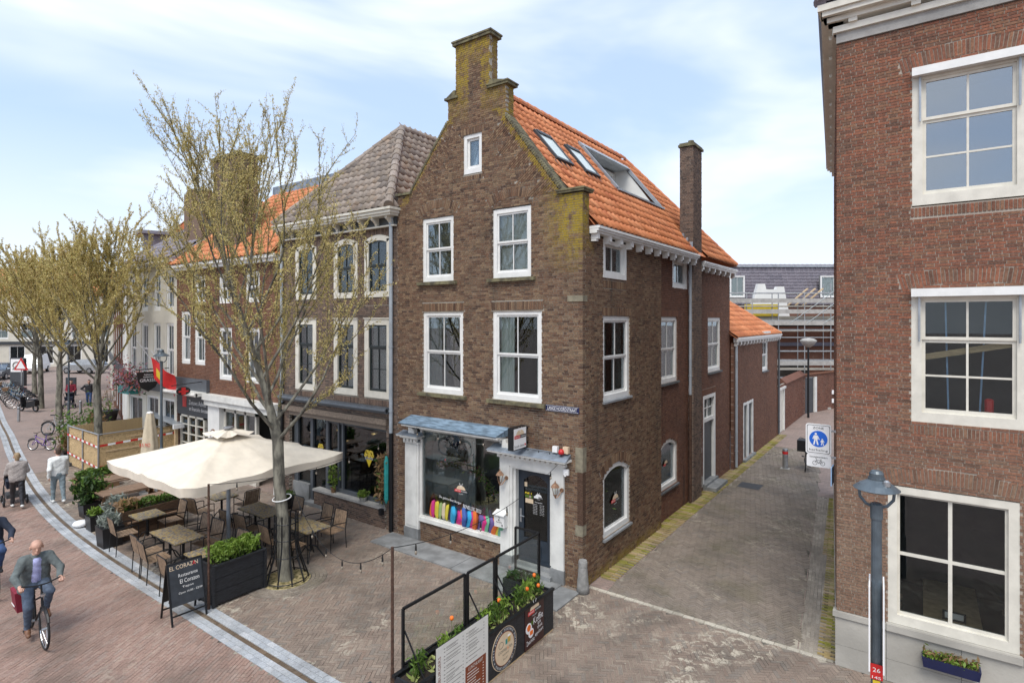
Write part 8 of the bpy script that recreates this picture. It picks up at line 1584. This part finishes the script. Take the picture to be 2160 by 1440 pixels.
# ------------------------------------------------------------------ flags, hanging sign, hanging flowers on the white house
def flag(label, p, d, drop, L, wd, mats, col):
    t = thing('flag', label, 'flag', p, 'flags on the white house'); p, d, drop = V(*p), V(*d), V(*drop); d = d/np.linalg.norm(d); drop = drop/np.linalg.norm(drop); base = V(p[0], .0, p[2]-.9)
    put('pole', MB().tube([base, p+V(0,0,.25)], .02, 6), M['white'], t); n = np.cross(d, drop); vs = []; nu, nv = 14, 9
    for j in range(nv):
        for i in range(nu): a, b = i/(nu-1), j/(nv-1); vs.append(p+d*L*a+drop*wd*b+n*.09*math.sin(a*7+b*3)*(.3+a))
    fs = [(j*nu+i, j*nu+i+1, (j+1)*nu+i+1, (j+1)*nu+i) for j in range(nv-1) for i in range(nu-1)]; me = mesh('cloth', vs, fs); me.polygons.foreach_set('material_index', [col((i+.5)/(nu-1), (j+.5)/(nv-1)) for j in range(nv-1) for i in range(nu-1)]); link('cloth', me, [M[m] for m in mats], t, smooth=True)
flag('red flag with a yellow emblem hanging from the white house', (-18.35,-.75,4.2), (.75,.2,-.45), (.05,.1,-1), 1.35, .82, ['red','yellow'], lambda a, b: 1 if (a-.3)**2*2+(b-.55)**2 < .045 else 0)
flag('white and blue striped flag on the white house', (-19.6,-.75,4.55), (.5,.1,-.75), (.5,.05,-.6), 1.0, .7, ['white','sign_blue'], lambda a, b: 1 if b < .18 or b > .82 or ((a-.5)**2+(b-.5)**2 < .02) else 0)
t = thing('shield_sign', 'black shield-shaped hanging sign reading GRASSIS', 'sign', (-18.6,-.8,3.3)); GS = Wall((-18.6,0,0),(0,1,0),(1,0,0)); put('plate', MB().prism([(-1.15,3.62),(-.35,3.62),(-.38,3.3),(-.5,3.02),(-.75,2.86),(-1.0,3.02),(-1.12,3.3)], -.025, .025, GS), M['black'], t); mb = MB(); mb.text('GRASSIS', GS.p(-.75,.03,3.3), (0,1,0), (0,0,1), .12, .6); mb.text('Italiaans', GS.p(-.75,.03,3.52), (0,1,0), (0,0,1), .06, .3); mb.text('restaurant', GS.p(-.75,.03,3.43), (0,1,0), (0,0,1), .06, .36); put('lettering', mb, M['white'], t); put('arm', MB().tube([(-18.6,0,3.72),(-18.6,-1.2,3.72)], .018, 6).tube([(-18.6,-.45,3.72),(-18.6,-.45,3.6)], .01, 5).tube([(-18.6,-1.05,3.72),(-18.6,-1.05,3.6)], .01, 5), M['black_metal'], t)
t = thing('hanging_flowers', 'cascade of red, orange and lilac flowers above the white house door', 'flowers', (-21.3,-.5,3)); P = np.stack([RNG.normal(-21.2,.62,900), RNG.normal(-.45,.22,900), RNG.normal(3.2,.3,900)], 1); foliage('blooms', P, .055, 'flowers', t, 1.); foliage('leaves', P[::4]+V(0,.1,-.05), .06, 'leaf_dark', t); put('box', MB().box(-22.4,-21.3,-.4,-.05,2.5,2.85), M['teal'], t)
def dry_pot(x, y, lab): pot('potted_shrub', x, y, 0, .3, .35, 'plastic_black', lab, 'leaf_dry', 420, .4, .9, .06, 'potted shrub', True, 'dry potted shrubs by the enclosure', lm=1.8); foliage('green_leaves', np.stack([RNG.normal(x,.3,260), RNG.normal(y,.3,260), RNG.normal(1.15,.35,260)], 1), .06, 'leaf_green', [o for o in bpy.data.objects if o.name.startswith('potted_shrub')][-1])
dry_pot(-22.9,-1.75,'dry shrub in a black pot left of the enclosure'); dry_pot(-22.3,-2.15,'brown-leaved shrub in a black pot at the enclosure corner'); dry_pot(-27.0,.3,'taller shrub in a black tub behind the electric bicycle')
pot('potted_tree', -31.2,2.35,0,.42,.6,'plastic_black','large black tub with a thin bare tree before the far shops','leaf_dry',60,.4,1.6,.06,'potted tree')
